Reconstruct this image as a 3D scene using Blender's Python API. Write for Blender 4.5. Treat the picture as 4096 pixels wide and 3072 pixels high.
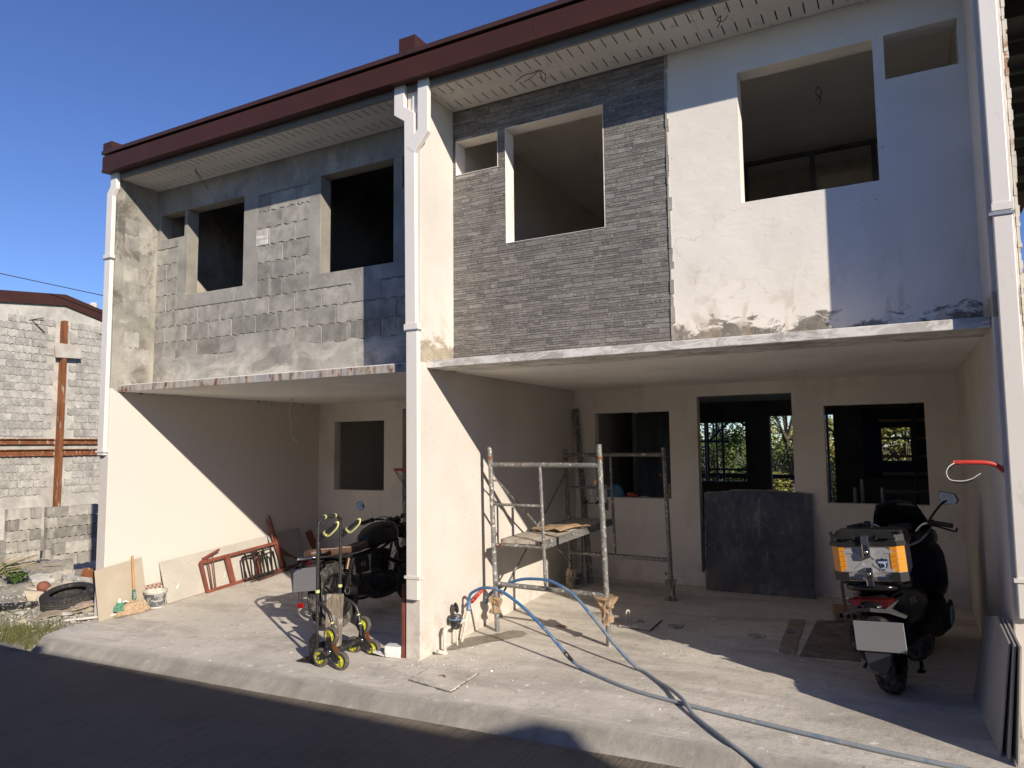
import bpy, bmesh, math, random
from mathutils import Vector, Matrix, noise as mnoise
R = math.radians
for o in list(bpy.data.objects):
    bpy.data.objects.remove(o)
scene = bpy.context.scene
COL = scene.collection

# ---------------------------------------------------------------- camera
cam_d = bpy.data.cameras.new('camera')
cam = bpy.data.objects.new('camera', cam_d)
COL.objects.link(cam)
cam_d.sensor_width = 36.0
cam_d.sensor_fit = 'HORIZONTAL'
cam_d.lens = 25.25
cam_d.clip_start = 0.05
cam_d.clip_end = 600.0
YAW, PITCH, ROLL = -0.4940, 0.0853, -0.0100
fw = Vector((math.sin(YAW) * math.cos(PITCH), math.cos(YAW) * math.cos(PITCH), math.sin(PITCH)))
rt = Vector((math.cos(YAW), -math.sin(YAW), 0.0))
up = rt.cross(fw)
rt2 = rt * math.cos(ROLL) + up * math.sin(ROLL)
up2 = -rt * math.sin(ROLL) + up * math.cos(ROLL)
cm = Matrix(((rt2.x, up2.x, -fw.x, 7.261), (rt2.y, up2.y, -fw.y, -5.231), (rt2.z, up2.z, -fw.z, 1.675), (0, 0, 0, 1)))
cam.matrix_world = cm
scene.camera = cam

# ---------------------------------------------------------------- light
SUN_TO = Vector((1.65, -1.0, 0.84)).normalized()
sun_el = math.asin(SUN_TO.z)
sun_az = math.atan2(SUN_TO.x, SUN_TO.y)
world = bpy.data.worlds.new('World')
scene.world = world
world.use_nodes = True
wn = world.node_tree.nodes
wl = world.node_tree.links
wn.clear()
w_out = wn.new('ShaderNodeOutputWorld')
w_bg = wn.new('ShaderNodeBackground')
w_sky = wn.new('ShaderNodeTexSky')
w_sky.sky_type = 'NISHITA'
w_sky.sun_disc = False
w_sky.sun_elevation = sun_el
w_sky.sun_rotation = sun_az
w_sky.altitude = 2500.0
w_sky.air_density = 1.2
w_sky.dust_density = 0.0
w_sky.ozone_density = 5.5
w_bg.inputs['Strength'].default_value = 0.098
w_hs = wn.new('ShaderNodeHueSaturation')
w_hs.inputs['Hue'].default_value = 0.514
w_hs.inputs['Saturation'].default_value = 1.04
wl.new(w_sky.outputs['Color'], w_hs.inputs['Color'])
wl.new(w_hs.outputs['Color'], w_bg.inputs['Color'])
wl.new(w_bg.outputs['Background'], w_out.inputs['Surface'])

sun_d = bpy.data.lights.new('sun', 'SUN')
sun_d.energy = 4.2
sun_d.angle = R(0.53)
sun_d.color = (1.0, 0.895, 0.765)
sun_o = bpy.data.objects.new('sun', sun_d)
COL.objects.link(sun_o)
sun_o.location = (20, -12, 14)
sun_o.rotation_euler = SUN_TO.to_track_quat('Z', 'Y').to_euler()

scene.view_settings.view_transform = 'Standard'
scene.view_settings.look = 'None'
scene.view_settings.gamma = 1.0
scene.view_settings.use_curve_mapping = False
scene.view_settings.exposure = 0.46
scene.render.engine = 'CYCLES'
scene.cycles.max_bounces = 14
scene.cycles.diffuse_bounces = 10

# ---------------------------------------------------------------- mesh helper
class MB:
    def __init__(s):
        s.v = []
        s.f = []
        s.sm = []

    def add(s, vs, fs, smooth=False):
        b = len(s.v)
        s.v += [Vector(p) for p in vs]
        for f in fs:
            s.f.append([i + b for i in f])
            s.sm.append(smooth)

    def box(s, x0, x1, y0, y1, z0, z1, M=None, ch=0.0):
        if ch > 0:
            # box with chamfered vertical + top/bottom edges (all 12), as a convex hull style cage
            c = ch
            xs, ys, zs = (x0, x1), (y0, y1), (z0, z1)
            P = []
            for i in (0, 1):
                for j in (0, 1):
                    for k in (0, 1):
                        sx, sy, sz = (1 if i == 0 else -1), (1 if j == 0 else -1), (1 if k == 0 else -1)
                        X, Y, Z = xs[i], ys[j], zs[k]
                        P += [(X, Y + sy * c, Z + sz * c), (X + sx * c, Y, Z + sz * c), (X + sx * c, Y + sy * c, Z)]
            bm = bmesh.new()
            for p in P:
                bm.verts.new(p)
            bmesh.ops.convex_hull(bm, input=bm.verts)
            bm.normal_update()
            bmesh.ops.dissolve_limit(bm, angle_limit=0.01, verts=bm.verts, edges=bm.edges)
            bm.verts.index_update()
            vs = [v.co.copy() for v in bm.verts]
            fs = [[v.index for v in f.verts] for f in bm.faces]
            bm.free()
        else:
            vs = [Vector(p) for p in ((x0, y0, z0), (x1, y0, z0), (x1, y1, z0), (x0, y1, z0), (x0, y0, z1), (x1, y0, z1), (x1, y1, z1), (x0, y1, z1))]
            fs = [(3, 2, 1, 0), (4, 5, 6, 7), (0, 1, 5, 4), (1, 2, 6, 5), (2, 3, 7, 6), (3, 0, 4, 7)]
        if M is not None:
            vs = [M @ Vector(p) for p in vs]
        s.add(vs, fs)
        return s

    def cbox(s, c, size, M=None, ch=0.0):
        x, y, z = c
        a, b, d = size[0] / 2, size[1] / 2, size[2] / 2
        return s.box(x - a, x + a, y - b, y + b, z - d, z + d, M, ch)

    def bar(s, p, q, w, h=None, upv=(0, 0, 1)):
        """rectangular bar from p to q"""
        h = h or w
        p, q = Vector(p), Vector(q)
        d = (q - p)
        L = d.length
        d = d.normalized()
        u = Vector(upv)
        if abs(d.dot(u)) > 0.98:
            u = Vector((1, 0, 0))
        a = d.cross(u).normalized()
        b = a.cross(d).normalized()
        M = Matrix((a, d, b)).transposed().to_4x4()
        M.translation = p
        return s.box(-w / 2, w / 2, 0, L, -h / 2, h / 2, M)

    def tube(s, pts, r, seg=8, caps=True, smooth=True, closed=False):
        pts = [Vector(p) for p in pts]
        n = len(pts)
        rr = r if isinstance(r, (list, tuple)) else [r] * n
        rings = []
        prev = None
        for i, p in enumerate(pts):
            if closed:
                d = (pts[(i + 1) % n] - pts[i - 1]).normalized()
            else:
                d = (pts[min(i + 1, n - 1)] - pts[max(i - 1, 0)]).normalized()
            if prev is None:
                u = Vector((0, 0, 1)) if abs(d.z) < 0.9 else Vector((1, 0, 0))
                a = d.cross(u).normalized()
            else:
                a = (prev - d * prev.dot(d))
                a = a.normalized() if a.length > 1e-6 else d.orthogonal().normalized()
            prev = a
            b = d.cross(a)
            rings.append([p + (a * math.cos(2 * math.pi * k / seg) + b * math.sin(2 * math.pi * k / seg)) * rr[i] for k in range(seg)])
        vs = [q for ring in rings for q in ring]
        fs = []
        for i in range(n if closed else n - 1):
            j = (i + 1) % n
            for k in range(seg):
                k2 = (k + 1) % seg
                fs.append((i * seg + k, i * seg + k2, j * seg + k2, j * seg + k))
        s.add(vs, fs, smooth)
        if caps and not closed:
            s.add(rings[0], [list(range(seg))[::-1]])
            s.add(rings[-1], [list(range(seg))])
        return s

    def lathe(s, prof, seg=24, M=None, smooth=True, a0=0.0, a1=2 * math.pi, jit=None):
        """profile [(r, h)] turned about local Z"""
        full = abs(a1 - a0 - 2 * math.pi) < 1e-6
        m = len(prof)
        cnt = seg if full else seg + 1
        vs = []
        for k in range(cnt):
            t = a0 + (a1 - a0) * k / seg
            for i, (r, h) in enumerate(prof):
                rr = r + (jit(t, i) if jit else 0)
                p = Vector((rr * math.cos(t), rr * math.sin(t), h))
                vs.append(M @ p if M is not None else p)
        fs = []
        for k in range(seg):
            k2 = (k + 1) % cnt
            for i in range(m - 1):
                fs.append((k * m + i, k2 * m + i, k2 * m + i + 1, k * m + i + 1))
        s.add(vs, fs, smooth)
        return s

    def prism(s, poly, y0, y1, M=None, smooth=False):
        """polygon in local XZ pushed from y0 to y1"""
        n = len(poly)
        vs = [Vector((x, y0, z)) for x, z in poly] + [Vector((x, y1, z)) for x, z in poly]
        if M is not None:
            vs = [M @ p for p in vs]
        fs = [list(range(n)), list(range(2 * n - 1, n - 1, -1))]
        for i in range(n):
            j = (i + 1) % n
            fs.append((j, i, i + n, j + n))
        s.add(vs, fs, smooth)
        return s

    def loft(s, rings, caps=True, smooth=True):
        m = len(rings[0])
        vs = [Vector(p) for r in rings for p in r]
        fs = []
        for i in range(len(rings) - 1):
            for k in range(m):
                k2 = (k + 1) % m
                fs.append((i * m + k, i * m + k2, (i + 1) * m + k2, (i + 1) * m + k))
        s.add(vs, fs, smooth)
        if caps:
            s.add(rings[0], [list(range(m))[::-1]], smooth)
            s.add(rings[-1], [list(range(m))], smooth)
        return s

    def body(s, st, n=16, axis='x', caps=True):
        """superellipse loft; station (t, yc, zc, hw, hh, e)"""
        rings = []
        for (t, yc, zc, hw, hh, e) in st:
            ring = []
            for k in range(n):
                a = 2 * math.pi * k / n
                ca, sa = math.cos(a), math.sin(a)
                y = yc + hw * math.copysign(abs(ca) ** (2 / e), ca)
                z = zc + hh * math.copysign(abs(sa) ** (2 / e), sa)
                ring.append((t, y, z) if axis == 'x' else (y, t, z))
            rings.append(ring)
        return s.loft(rings, caps)

    def sphere(s, c, r, seg=12, rings=8, sc=(1, 1, 1)):
        prof = []
        for i in range(rings + 1):
            a = -math.pi / 2 + math.pi * i / rings
            prof.append((max(1e-4, r * math.cos(a)), r * math.sin(a)))
        M = Matrix.Translation(c) @ Matrix.Diagonal((sc[0], sc[1], sc[2], 1))
        return s.lathe(prof, seg, M)

    def hull(s, pts):
        bm = bmesh.new()
        for p in pts:
            bm.verts.new(p)
        r = bmesh.ops.convex_hull(bm, input=bm.verts)
        bmesh.ops.delete(bm, geom=[g for g in r['geom_interior'] if isinstance(g, bmesh.types.BMVert)], context='VERTS')
        bm.verts.index_update()
        s.add([v.co.copy() for v in bm.verts], [[v.index for v in f.verts] for f in bm.faces])
        bm.free()
        return s

    def wall(s, axis, u0, u1, v0, v1, p0, p1, holes=()):
        """slab wall between p0 and p1 along axis with rectangular holes (u0,u1,v0,v1)"""
        us = sorted({u0, u1, *[h[0] for h in holes], *[h[1] for h in holes]})
        vs_ = sorted({v0, v1, *[h[2] for h in holes], *[h[3] for h in holes]})
        us = [u for u in us if u0 - 1e-6 <= u <= u1 + 1e-6]
        vs_ = [v for v in vs_ if v0 - 1e-6 <= v <= v1 + 1e-6]

        def solid(i, j):
            if i < 0 or j < 0 or i >= len(us) - 1 or j >= len(vs_) - 1:
                return False
            cu, cv = (us[i] + us[i + 1]) / 2, (vs_[j] + vs_[j + 1]) / 2
            return not any(h[0] < cu < h[1] and h[2] < cv < h[3] for h in holes)

        def P(u, p, v):
            return {'y': (u, p, v), 'x': (p, u, v), 'z': (u, v, p)}[axis]
        idx = {}
        vv = []
        ff = []

        def vi(i, j, k):
            key = (i, j, k)
            if key not in idx:
                idx[key] = len(vv)
                vv.append(P(us[i], (p0, p1)[k], vs_[j]))
            return idx[key]
        flip = axis != 'y'
        for i in range(len(us) - 1):
            for j in range(len(vs_) - 1):
                if not solid(i, j):
                    continue
                q = [[vi(i, j, 0), vi(i + 1, j, 0), vi(i + 1, j + 1, 0), vi(i, j + 1, 0)],
                     [vi(i, j + 1, 1), vi(i + 1, j + 1, 1), vi(i + 1, j, 1), vi(i, j, 1)]]
                if not solid(i - 1, j):
                    q.append([vi(i, j, 1), vi(i, j, 0), vi(i, j + 1, 0), vi(i, j + 1, 1)])
                if not solid(i + 1, j):
                    q.append([vi(i + 1, j, 0), vi(i + 1, j, 1), vi(i + 1, j + 1, 1), vi(i + 1, j + 1, 0)])
                if not solid(i, j - 1):
                    q.append([vi(i, j, 1), vi(i + 1, j, 1), vi(i + 1, j, 0), vi(i, j, 0)])
                if not solid(i, j + 1):
                    q.append([vi(i, j + 1, 0), vi(i + 1, j + 1, 0), vi(i + 1, j + 1, 1), vi(i, j + 1, 1)])
                for f in q:
                    ff.append(f[::-1] if flip else f)
        s.add(vv, ff)
        return s

    def xf(s, M):
        s.v = [M @ p for p in s.v]
        return s

    def mesh(s, name, c=None):
        c = Vector(c) if c is not None else Vector((0, 0, 0))
        me = bpy.data.meshes.new(name)
        me.from_pydata([tuple(p - c) for p in s.v], [], s.f)
        me.polygons.foreach_set('use_smooth', s.sm)
        me.update()
        return me

    def centre(s):
        xs = [p.x for p in s.v]
        ys = [p.y for p in s.v]
        zs = [p.z for p in s.v]
        return Vector(((min(xs) + max(xs)) / 2, (min(ys) + max(ys)) / 2, min(zs)))


ORG = {}

def tag(o, label=None, cat=None, group=None, kind=None):
    if label:
        o['label'] = label
    if cat:
        o['category'] = cat
    if group:
        o['group'] = group
    if kind:
        o['kind'] = kind
    return o

def thing(name, loc, label, cat, group=None, rot=None):
    """Empty at the base of a thing; with rot given, its parts are built in its own axes"""
    o = bpy.data.objects.new(name, None)
    o.empty_display_size = 0.2
    COL.objects.link(o)
    o.location = loc
    if rot is not None:
        o.rotation_euler = rot
        ORG[o] = Vector((0, 0, 0))
    else:
        ORG[o] = Vector(loc)
    return tag(o, label, cat, group)

def part(name, mb, mat, parent, label=None, kind=None, bev=0.0):
    c = mb.centre()
    o = bpy.data.objects.new(name, mb.mesh(name, c))
    COL.objects.link(o)
    o.data.materials.append(mat)
    o.parent = parent
    o.location = c - ORG[parent]
    ORG[o] = c
    if bev:
        bevel(o, bev)
    return tag(o, label, None, None, kind)

def solo(name, mb, mat, label, cat, group=None, kind=None, bev=0.0):
    c = mb.centre()
    o = bpy.data.objects.new(name, mb.mesh(name, c))
    COL.objects.link(o)
    o.data.materials.append(mat)
    o.location = c
    ORG[o] = c
    if bev:
        bevel(o, bev)
    return tag(o, label, cat, group, kind)

def struct(name, mb, mat, kind='structure'):
    return solo(name, mb, mat, None, None, None, kind)

def bevel(o, w, seg=2):
    m = o.modifiers.new('bevel', 'BEVEL')
    m.width = w
    m.segments = seg
    m.limit_method = 'ANGLE'
    m.angle_limit = R(40)

def copy_tree(o, parent=None):
    c = o.copy()
    COL.objects.link(c)
    if parent is not None:
        c.parent = parent
    for ch in o.children:
        copy_tree(ch, c)
    return c

def smooth_path(pts, n=6):
    """Catmull-Rom through the points"""
    P = [Vector(p) for p in pts]
    P = [P[0] * 2 - P[1]] + P + [P[-1] * 2 - P[-2]]
    out = []
    for i in range(1, len(P) - 2):
        p0, p1, p2, p3 = P[i - 1:i + 3]
        for k in range(n):
            t = k / n
            out.append(0.5 * ((2 * p1) + (p2 - p0) * t + (2 * p0 - 5 * p1 + 4 * p2 - p3) * t * t + (3 * p1 - p0 - 3 * p2 + p3) * t ** 3))
    out.append(P[-2])
    return out

def text_mb(s, size, depth=0.002, M=None):
    cu = bpy.data.curves.new('text', 'FONT')
    cu.body = s
    cu.size = size
    cu.extrude = depth / 2
    cu.resolution_u = 3
    cu.align_x = 'CENTER'
    cu.align_y = 'CENTER'
    o = bpy.data.objects.new('text', cu)
    COL.objects.link(o)
    dg = bpy.context.evaluated_depsgraph_get()
    me = bpy.data.meshes.new_from_object(o.evaluated_get(dg))
    mb = MB()
    mb.add([v.co.copy() for v in me.vertices], [list(p.vertices) for p in me.polygons])
    bpy.data.objects.remove(o)
    bpy.data.curves.remove(cu)
    bpy.data.meshes.remove(me)
    if M is not None:
        mb.xf(M)
    return mb

def zf(x, y):
    """height of the concrete driveway / garage floor"""
    a = -0.255 + 0.025 * x
    if y >= 3.43:
        return 0.0
    if y >= 0:
        return a * (1 - y / 3.43)
    if y > -0.70:
        return a + 0.057 * y
    return a - 0.04

def zr(x, y=0):
    return -0.39 + 0.025 * max(-20.0, min(20.0, x))

# ---------------------------------------------------------------- materials
class N:
    """short node writer"""
    def __init__(s, name):
        s.m = bpy.data.materials.new(name)
        s.m.use_nodes = True
        s.t = s.m.node_tree
        s.t.nodes.clear()
        s.out = s.t.nodes.new('ShaderNodeOutputMaterial')
        s.b = s.t.nodes.new('ShaderNodeBsdfPrincipled')
        s.t.links.new(s.b.outputs[0], s.out.inputs[0])
        s._pos = None

    def n(s, kind, **kw):
        nd = s.t.nodes.new(kind)
        for k, v in kw.items():
            setattr(nd, k, v)
        return nd

    def link(s, a, b):
        s.t.links.new(a, b)

    def inp(s, nd, k, v):
        if hasattr(v, 'links') or isinstance(v, bpy.types.NodeSocket):
            s.link(v, nd.inputs[k])
        else:
            nd.inputs[k].default_value = v

    @property
    def pos(s):
        if s._pos is None:
            s._pos = s.n('ShaderNodeNewGeometry').outputs['Position']
        return s._pos

    @property
    def loc(s):
        return s.n('ShaderNodeTexCoord').outputs['Object']

    def scale(s, vec, sc):
        m = s.n('ShaderNodeMapping')
        s.link(vec, m.inputs['Vector'])
        m.inputs['Scale'].default_value = sc
        return m.outputs[0]

    def noise(s, scale, vec=None, detail=4, rough=0.55, dist=0.0):
        nd = s.n('ShaderNodeTexNoise')
        s.link(vec if vec is not None else s.pos, nd.inputs['Vector'])
        nd.inputs['Scale'].default_value = scale
        nd.inputs['Detail'].default_value = detail
        nd.inputs['Roughness'].default_value = rough
        nd.inputs['Distortion'].default_value = dist
        return nd.outputs['Fac']

    def voro(s, scale, vec=None, feature='F1'):
        nd = s.n('ShaderNodeTexVoronoi', feature=feature)
        s.link(vec if vec is not None else s.pos, nd.inputs['Vector'])
        nd.inputs['Scale'].default_value = scale
        return nd

    def ramp(s, v, a, b, o0=0.0, o1=1.0):
        nd = s.n('ShaderNodeMapRange')
        s.link(v, nd.inputs[0])
        nd.inputs[1].default_value = a
        nd.inputs[2].default_value = b
        nd.inputs[3].default_value = o0
        nd.inputs[4].default_value = o1
        return nd.outputs[0]

    def math(s, op, a, b=0.0):
        nd = s.n('ShaderNodeMath', operation=op)
        s.inp(nd, 0, a)
        s.inp(nd, 1, b)
        return nd.outputs[0]

    def mix(s, fac, a, b, mode='MIX'):
        nd = s.n('ShaderNodeMix', data_type='RGBA', blend_type=mode)
        s.inp(nd, 0, fac)
        for k, v in ((6, a), (7, b)):
            if isinstance(v, bpy.types.NodeSocket):
                s.link(v, nd.inputs[k])
            else:
                nd.inputs[k].default_value = (*v, 1) if len(v) == 3 else v
        return nd.outputs[2]

    def sep(s, vec=None):
        nd = s.n('ShaderNodeSeparateXYZ')
        s.link(vec if vec is not None else s.pos, nd.inputs[0])
        return nd.outputs

    def rnd(s):
        return s.n('ShaderNodeObjectInfo').outputs['Random']

    def island(s):
        return s.n('ShaderNodeNewGeometry').outputs['Random Per Island']

    def bump(s, h, strength=0.3, dist=0.01, prev=None):
        nd = s.n('ShaderNodeBump')
        nd.inputs['Strength'].default_value = strength
        nd.inputs['Distance'].default_value = dist
        s.link(h, nd.inputs['Height'])
        if prev is not None:
            s.link(prev, nd.inputs['Normal'])
        return nd.outputs[0]

    def fin(s, col, rough=0.8, metal=0.0, normal=None, spec=None):
        s.inp(s.b, 'Base Color', col if isinstance(col, bpy.types.NodeSocket) else (*col, 1))
        s.inp(s.b, 'Roughness', rough)
        s.b.inputs['Metallic'].default_value = metal
        if spec is not None:
            s.b.inputs['Specular IOR Level'].default_value = spec
        if normal is not None:
            s.link(normal, s.b.inputs['Normal'])
        return s.m

def c3(c, k):
    return tuple(min(1.0, x * k) for x in c)

def mat(name, col, rough=0.7, metal=0.0, var=0.15, vs=5.0, bump=0.15, bs=60.0, dirt=None, dirt_amt=0.5, ds=9.0, local=False, rnd=0.0, spec=None):
    n = N(name)
    v = n.loc if local else n.pos
    f = n.ramp(n.noise(vs, v, 5), 0.3, 0.7)
    c = n.mix(f, c3(col, 1 - var), c3(col, 1 + var))
    if rnd:
        r = n.ramp(n.rnd(), 0, 1, 1 - rnd, 1 + rnd)
        cc = n.n('ShaderNodeCombineColor')
        for k in range(3):
            n.link(r, cc.inputs[k])
        c = n.mix(1.0, c, cc.outputs[0], 'MULTIPLY')
    if dirt is not None:
        d = n.ramp(n.noise(ds, v, 8, 0.65), 0.62 - 0.2 * dirt_amt, 0.72 - 0.1 * dirt_amt)
        c = n.mix(d, c, dirt)
    nm = n.bump(n.noise(bs, v, 4), bump, 0.004) if bump else None
    return n.fin(c, rough, metal, nm, spec)

MT = {}

# plaster wall paint
def plaster(name, col, stain=(0.36, 0.31, 0.25), amt=0.36):
    n = N(name)
    big = n.ramp(n.noise(1.1, None, 5), 0.3, 0.7)
    c = n.mix(big, c3(col, 0.88), c3(col, 1.05))
    st = n.noise(2.2, n.scale(n.pos, (1, 1, 0.45)), 7, 0.6, 0.6)
    c = n.mix(n.math('MULTIPLY', n.ramp(st, 0.52, 0.78), amt), c, stain)
    # scuffs: thin dark scratches
    sc = n.noise(9.0, n.scale(n.pos, (1, 1, 0.35)), 3, 0.5, 2.0)
    sc2 = n.noise(1.7, None, 2)
    k = n.math('MULTIPLY', n.ramp(sc, 0.735, 0.75), n.ramp(sc2, 0.5, 0.6))
    c = n.mix(n.math('MULTIPLY', k, 0.75), c, (0.14, 0.12, 0.10))
    # splashes and dirt along the foot of the wall
    zz_ = n.sep()[2]
    sp_ = n.math('MULTIPLY', n.ramp(zz_, 0.42, -0.10), n.ramp(n.noise(6.5, None, 8, 0.72), 0.46, 0.66))
    sp_ = n.math('MULTIPLY', sp_, n.ramp(zz_, 2.2, 2.0))
    c = n.mix(n.math('MULTIPLY', sp_, 0.55), c, (0.33, 0.26, 0.19))
    dots = n.voro(14.0).outputs['Distance']
    c = n.mix(n.math('MULTIPLY', n.math('MULTIPLY', n.ramp(dots, 0.10, 0.06), n.ramp(n.noise(1.9, None, 3), 0.52, 0.58)), 0.6), c, (0.17, 0.14, 0.11))
    ww = n.n('ShaderNodeVectorMath', operation='ADD')
    wn_ = n.n('ShaderNodeTexNoise')
    n.link(n.pos, wn_.inputs['Vector'])
    wn_.inputs['Scale'].default_value = 3.0
    wn_.inputs['Detail'].default_value = 5
    n.link(n.pos, ww.inputs[0])
    n.link(wn_.outputs['Color'], ww.inputs[1])
    ce = n.voro(0.55, ww.outputs[0], 'DISTANCE_TO_EDGE').outputs['Distance']
    c = n.mix(n.math('MULTIPLY', n.math('MULTIPLY', n.ramp(ce, 0.0040, 0.0015), n.ramp(n.noise(0.8, None, 2), 0.56, 0.60)), 0.22), c, (0.30, 0.26, 0.21))
    nm = n.bump(n.noise(5.0, n.scale(n.pos, (1, 1, 1.6)), 6, 0.6, 0.5), 0.30, 0.016)
    nm = n.bump(n.noise(120.0, None, 3), 0.12, 0.002, nm)
    return n, c, nm

n, c, nm = plaster('wall_plaster', (0.81, 0.765, 0.69))
MT['plaster'] = n.fin(c, 0.9, 0, nm, 0.2)
n, c, nm = plaster('ceiling_plaster', (0.86, 0.84, 0.79), amt=0.08)
MT['ceiling'] = n.fin(c, 0.92, 0, nm, 0.2)

# upper white wall with bare concrete showing at its foot
def peeled(name, col, zb, band, conc, amt=0.2, edge=None):
    n, c, nm = plaster(name, col, amt=amt)
    xyz = n.sep()
    h = n.math('SUBTRACT', xyz[2], zb)
    w1 = n.noise(1.3, n.scale(n.pos, (1, 1, 0.6)), 3, 0.5)
    w2 = n.noise(7.0, n.scale(n.pos, (0.7, 0.7, 1.3)), 8, 0.72, 0.8)
    lim = n.math('ADD', n.ramp(w1, 0.3, 0.7, 0.3 * band, 1.0 * band), n.ramp(w2, 0.25, 0.75, -0.55 * band, 0.75 * band))
    k = n.ramp(n.math('SUBTRACT', lim, h), -0.012, 0.030)
    k = n.math('MULTIPLY', k, n.ramp(n.noise(28.0, n.scale(n.pos, (1, 1, 0.6)), 5, 0.7), 0.30, 0.46, 0.35, 1.0))
    above = n.math('GREATER_THAN', h, -0.02)
    k = n.math('MULTIPLY', k, above)
    g = n.mix(n.ramp(n.noise(6.0, None, 6, 0.65), 0.3, 0.7), c3(conc, 0.55), c3(conc, 1.2))
    c = n.mix(k, c, g)
    # brownish smears a little higher
    sm = n.math('MULTIPLY', n.ramp(n.noise(4.5, n.scale(n.pos, (1, 1, 0.5)), 6, 0.6, 1.5), 0.52, 0.62), n.math('MULTIPLY', n.ramp(h, 0.75, 0.15), above))
    c = n.mix(n.math('MULTIPLY', sm, 0.45), c, (0.45, 0.36, 0.25))
    return n, c, nm

n, c, nm = peeled('white_wall_bare_foot', (0.82, 0.775, 0.69), 2.45, 0.235, (0.25, 0.23, 0.195))
MT['white_peel'] = n.fin(c, 0.9, 0, nm, 0.2)
n, c, nm = peeled('pier_plaster', (0.665, 0.62, 0.56), 2.45, 0.20, (0.40, 0.35, 0.26), amt=0.15)
MT['pier'] = n.fin(c, 0.9, 0, nm, 0.2)

# bare cement render
def cement(name, col, eff=0.5):
    n = N(name)
    a = n.ramp(n.noise(1.6, None, 7, 0.62, 0.4), 0.32, 0.68)
    c = n.mix(a, c3(col, 0.66), c3(col, 1.2))
    b = n.noise(3.2, n.scale(n.pos, (1, 1, 0.6)), 8, 0.7, 1.2)
    c = n.mix(n.math('MULTIPLY', n.ramp(b, 0.54, 0.68), eff), c, (0.62, 0.58, 0.50))
    d = n.noise(4.1, n.scale(n.pos, (1.3, 1.3, 0.5)), 7, 0.7)
    c = n.mix(n.math('MULTIPLY', n.ramp(d, 0.58, 0.72), 0.55), c, c3(col, 0.42))
    nm = n.bump(n.noise(9.0, None, 7, 0.65), 0.35, 0.012)
    nm = n.bump(n.noise(140.0, None, 3), 0.25, 0.002, nm)
    return n, c, nm

n, c, nm = cement('cement_render', (0.345, 0.332, 0.295), 0.40)
wf = n.math('MULTIPLY', n.ramp(n.sep()[2], 2.95, 2.6), n.ramp(n.noise(2.4, n.scale(n.pos, (.6, 1, 1.2)), 7, .7, 1.0), 0.46, 0.6))
c = n.mix(n.math('MULTIPLY', wf, 0.75), c, (0.60, 0.57, 0.50))
MT['cement'] = n.fin(c, 0.95, 0, nm, 0.15)
n, c, nm = cement('cement_band', (0.345, 0.325, 0.285), 0.25)
MT['cement_band'] = n.fin(c, 0.95, 0, nm, 0.15)
n, c, nm = cement('cement_pale', (0.33, 0.315, 0.272), 0.5)
dk = n.noise(2.6, n.scale(n.pos, (1, 1, 0.8)), 8, 0.72, 0.7)
c = n.mix(n.math('MULTIPLY', n.ramp(dk, 0.52, 0.62), 0.85), c, (0.115, 0.105, 0.09))
crn = n.math('MULTIPLY', n.ramp(n.sep()[1], 0.40, 0.52), n.ramp(n.noise(3.0, n.scale(n.pos, (1, 1, .4)), 6, .7), 0.35, 0.6))
c = n.mix(n.math('MULTIPLY', crn, 0.7), c, (0.50, 0.46, 0.38))
z = n.sep()[2]
rag = n.math('ADD', z, n.ramp(n.noise(5.0, None, 7, 0.7), 0.3, 0.7, -0.14, 0.14))
c = n.mix(n.math('LESS_THAN', rag, 2.40), c, (0.665, 0.62, 0.56))
MT['left_wall'] = n.fin(c, 0.95, 0, nm, 0.15)
n, c, nm = cement('slab_edge_concrete', (0.52, 0.49, 0.44), 0.6)
sp_ = n.noise(7.0, n.scale(n.pos, (0.6, 1, 1.5)), 7, 0.7, 0.8)
c = n.mix(n.ramp(sp_, 0.46, 0.56), c, (0.74, 0.72, 0.67))
MT['slab_edge'] = n.fin(c, 0.9, 0, nm, 0.2)
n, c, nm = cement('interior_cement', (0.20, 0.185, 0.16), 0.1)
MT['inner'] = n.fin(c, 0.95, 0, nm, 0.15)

# rusted painted steel form on the left slab edge
n = N('rusty_form')
v = n.scale(n.pos, (1.6, 1.0, 0.6))
a = n.noise(9.0, v, 8, 0.7, 0.4)
c = n.mix(n.ramp(n.noise(9.0, v, 6), 0.35, 0.65), (0.52, 0.48, 0.41), (0.34, 0.30, 0.25))
c = n.mix(n.ramp(a, 0.53, 0.61), c, (0.19, 0.085, 0.045))
x = n.sep()[0]
blue = n.math('MULTIPLY', n.ramp(n.noise(4.0, v, 5), 0.48, 0.58), n.math('GREATER_THAN', x, 0.9))
c = n.mix(n.math('MULTIPLY', blue, 0.35), c, (0.26, 0.33, 0.40))
MT['rusty_form'] = n.fin(c, 0.8, 0, n.bump(n.noise(30, None, 5), 0.4, 0.004), 0.3)

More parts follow.
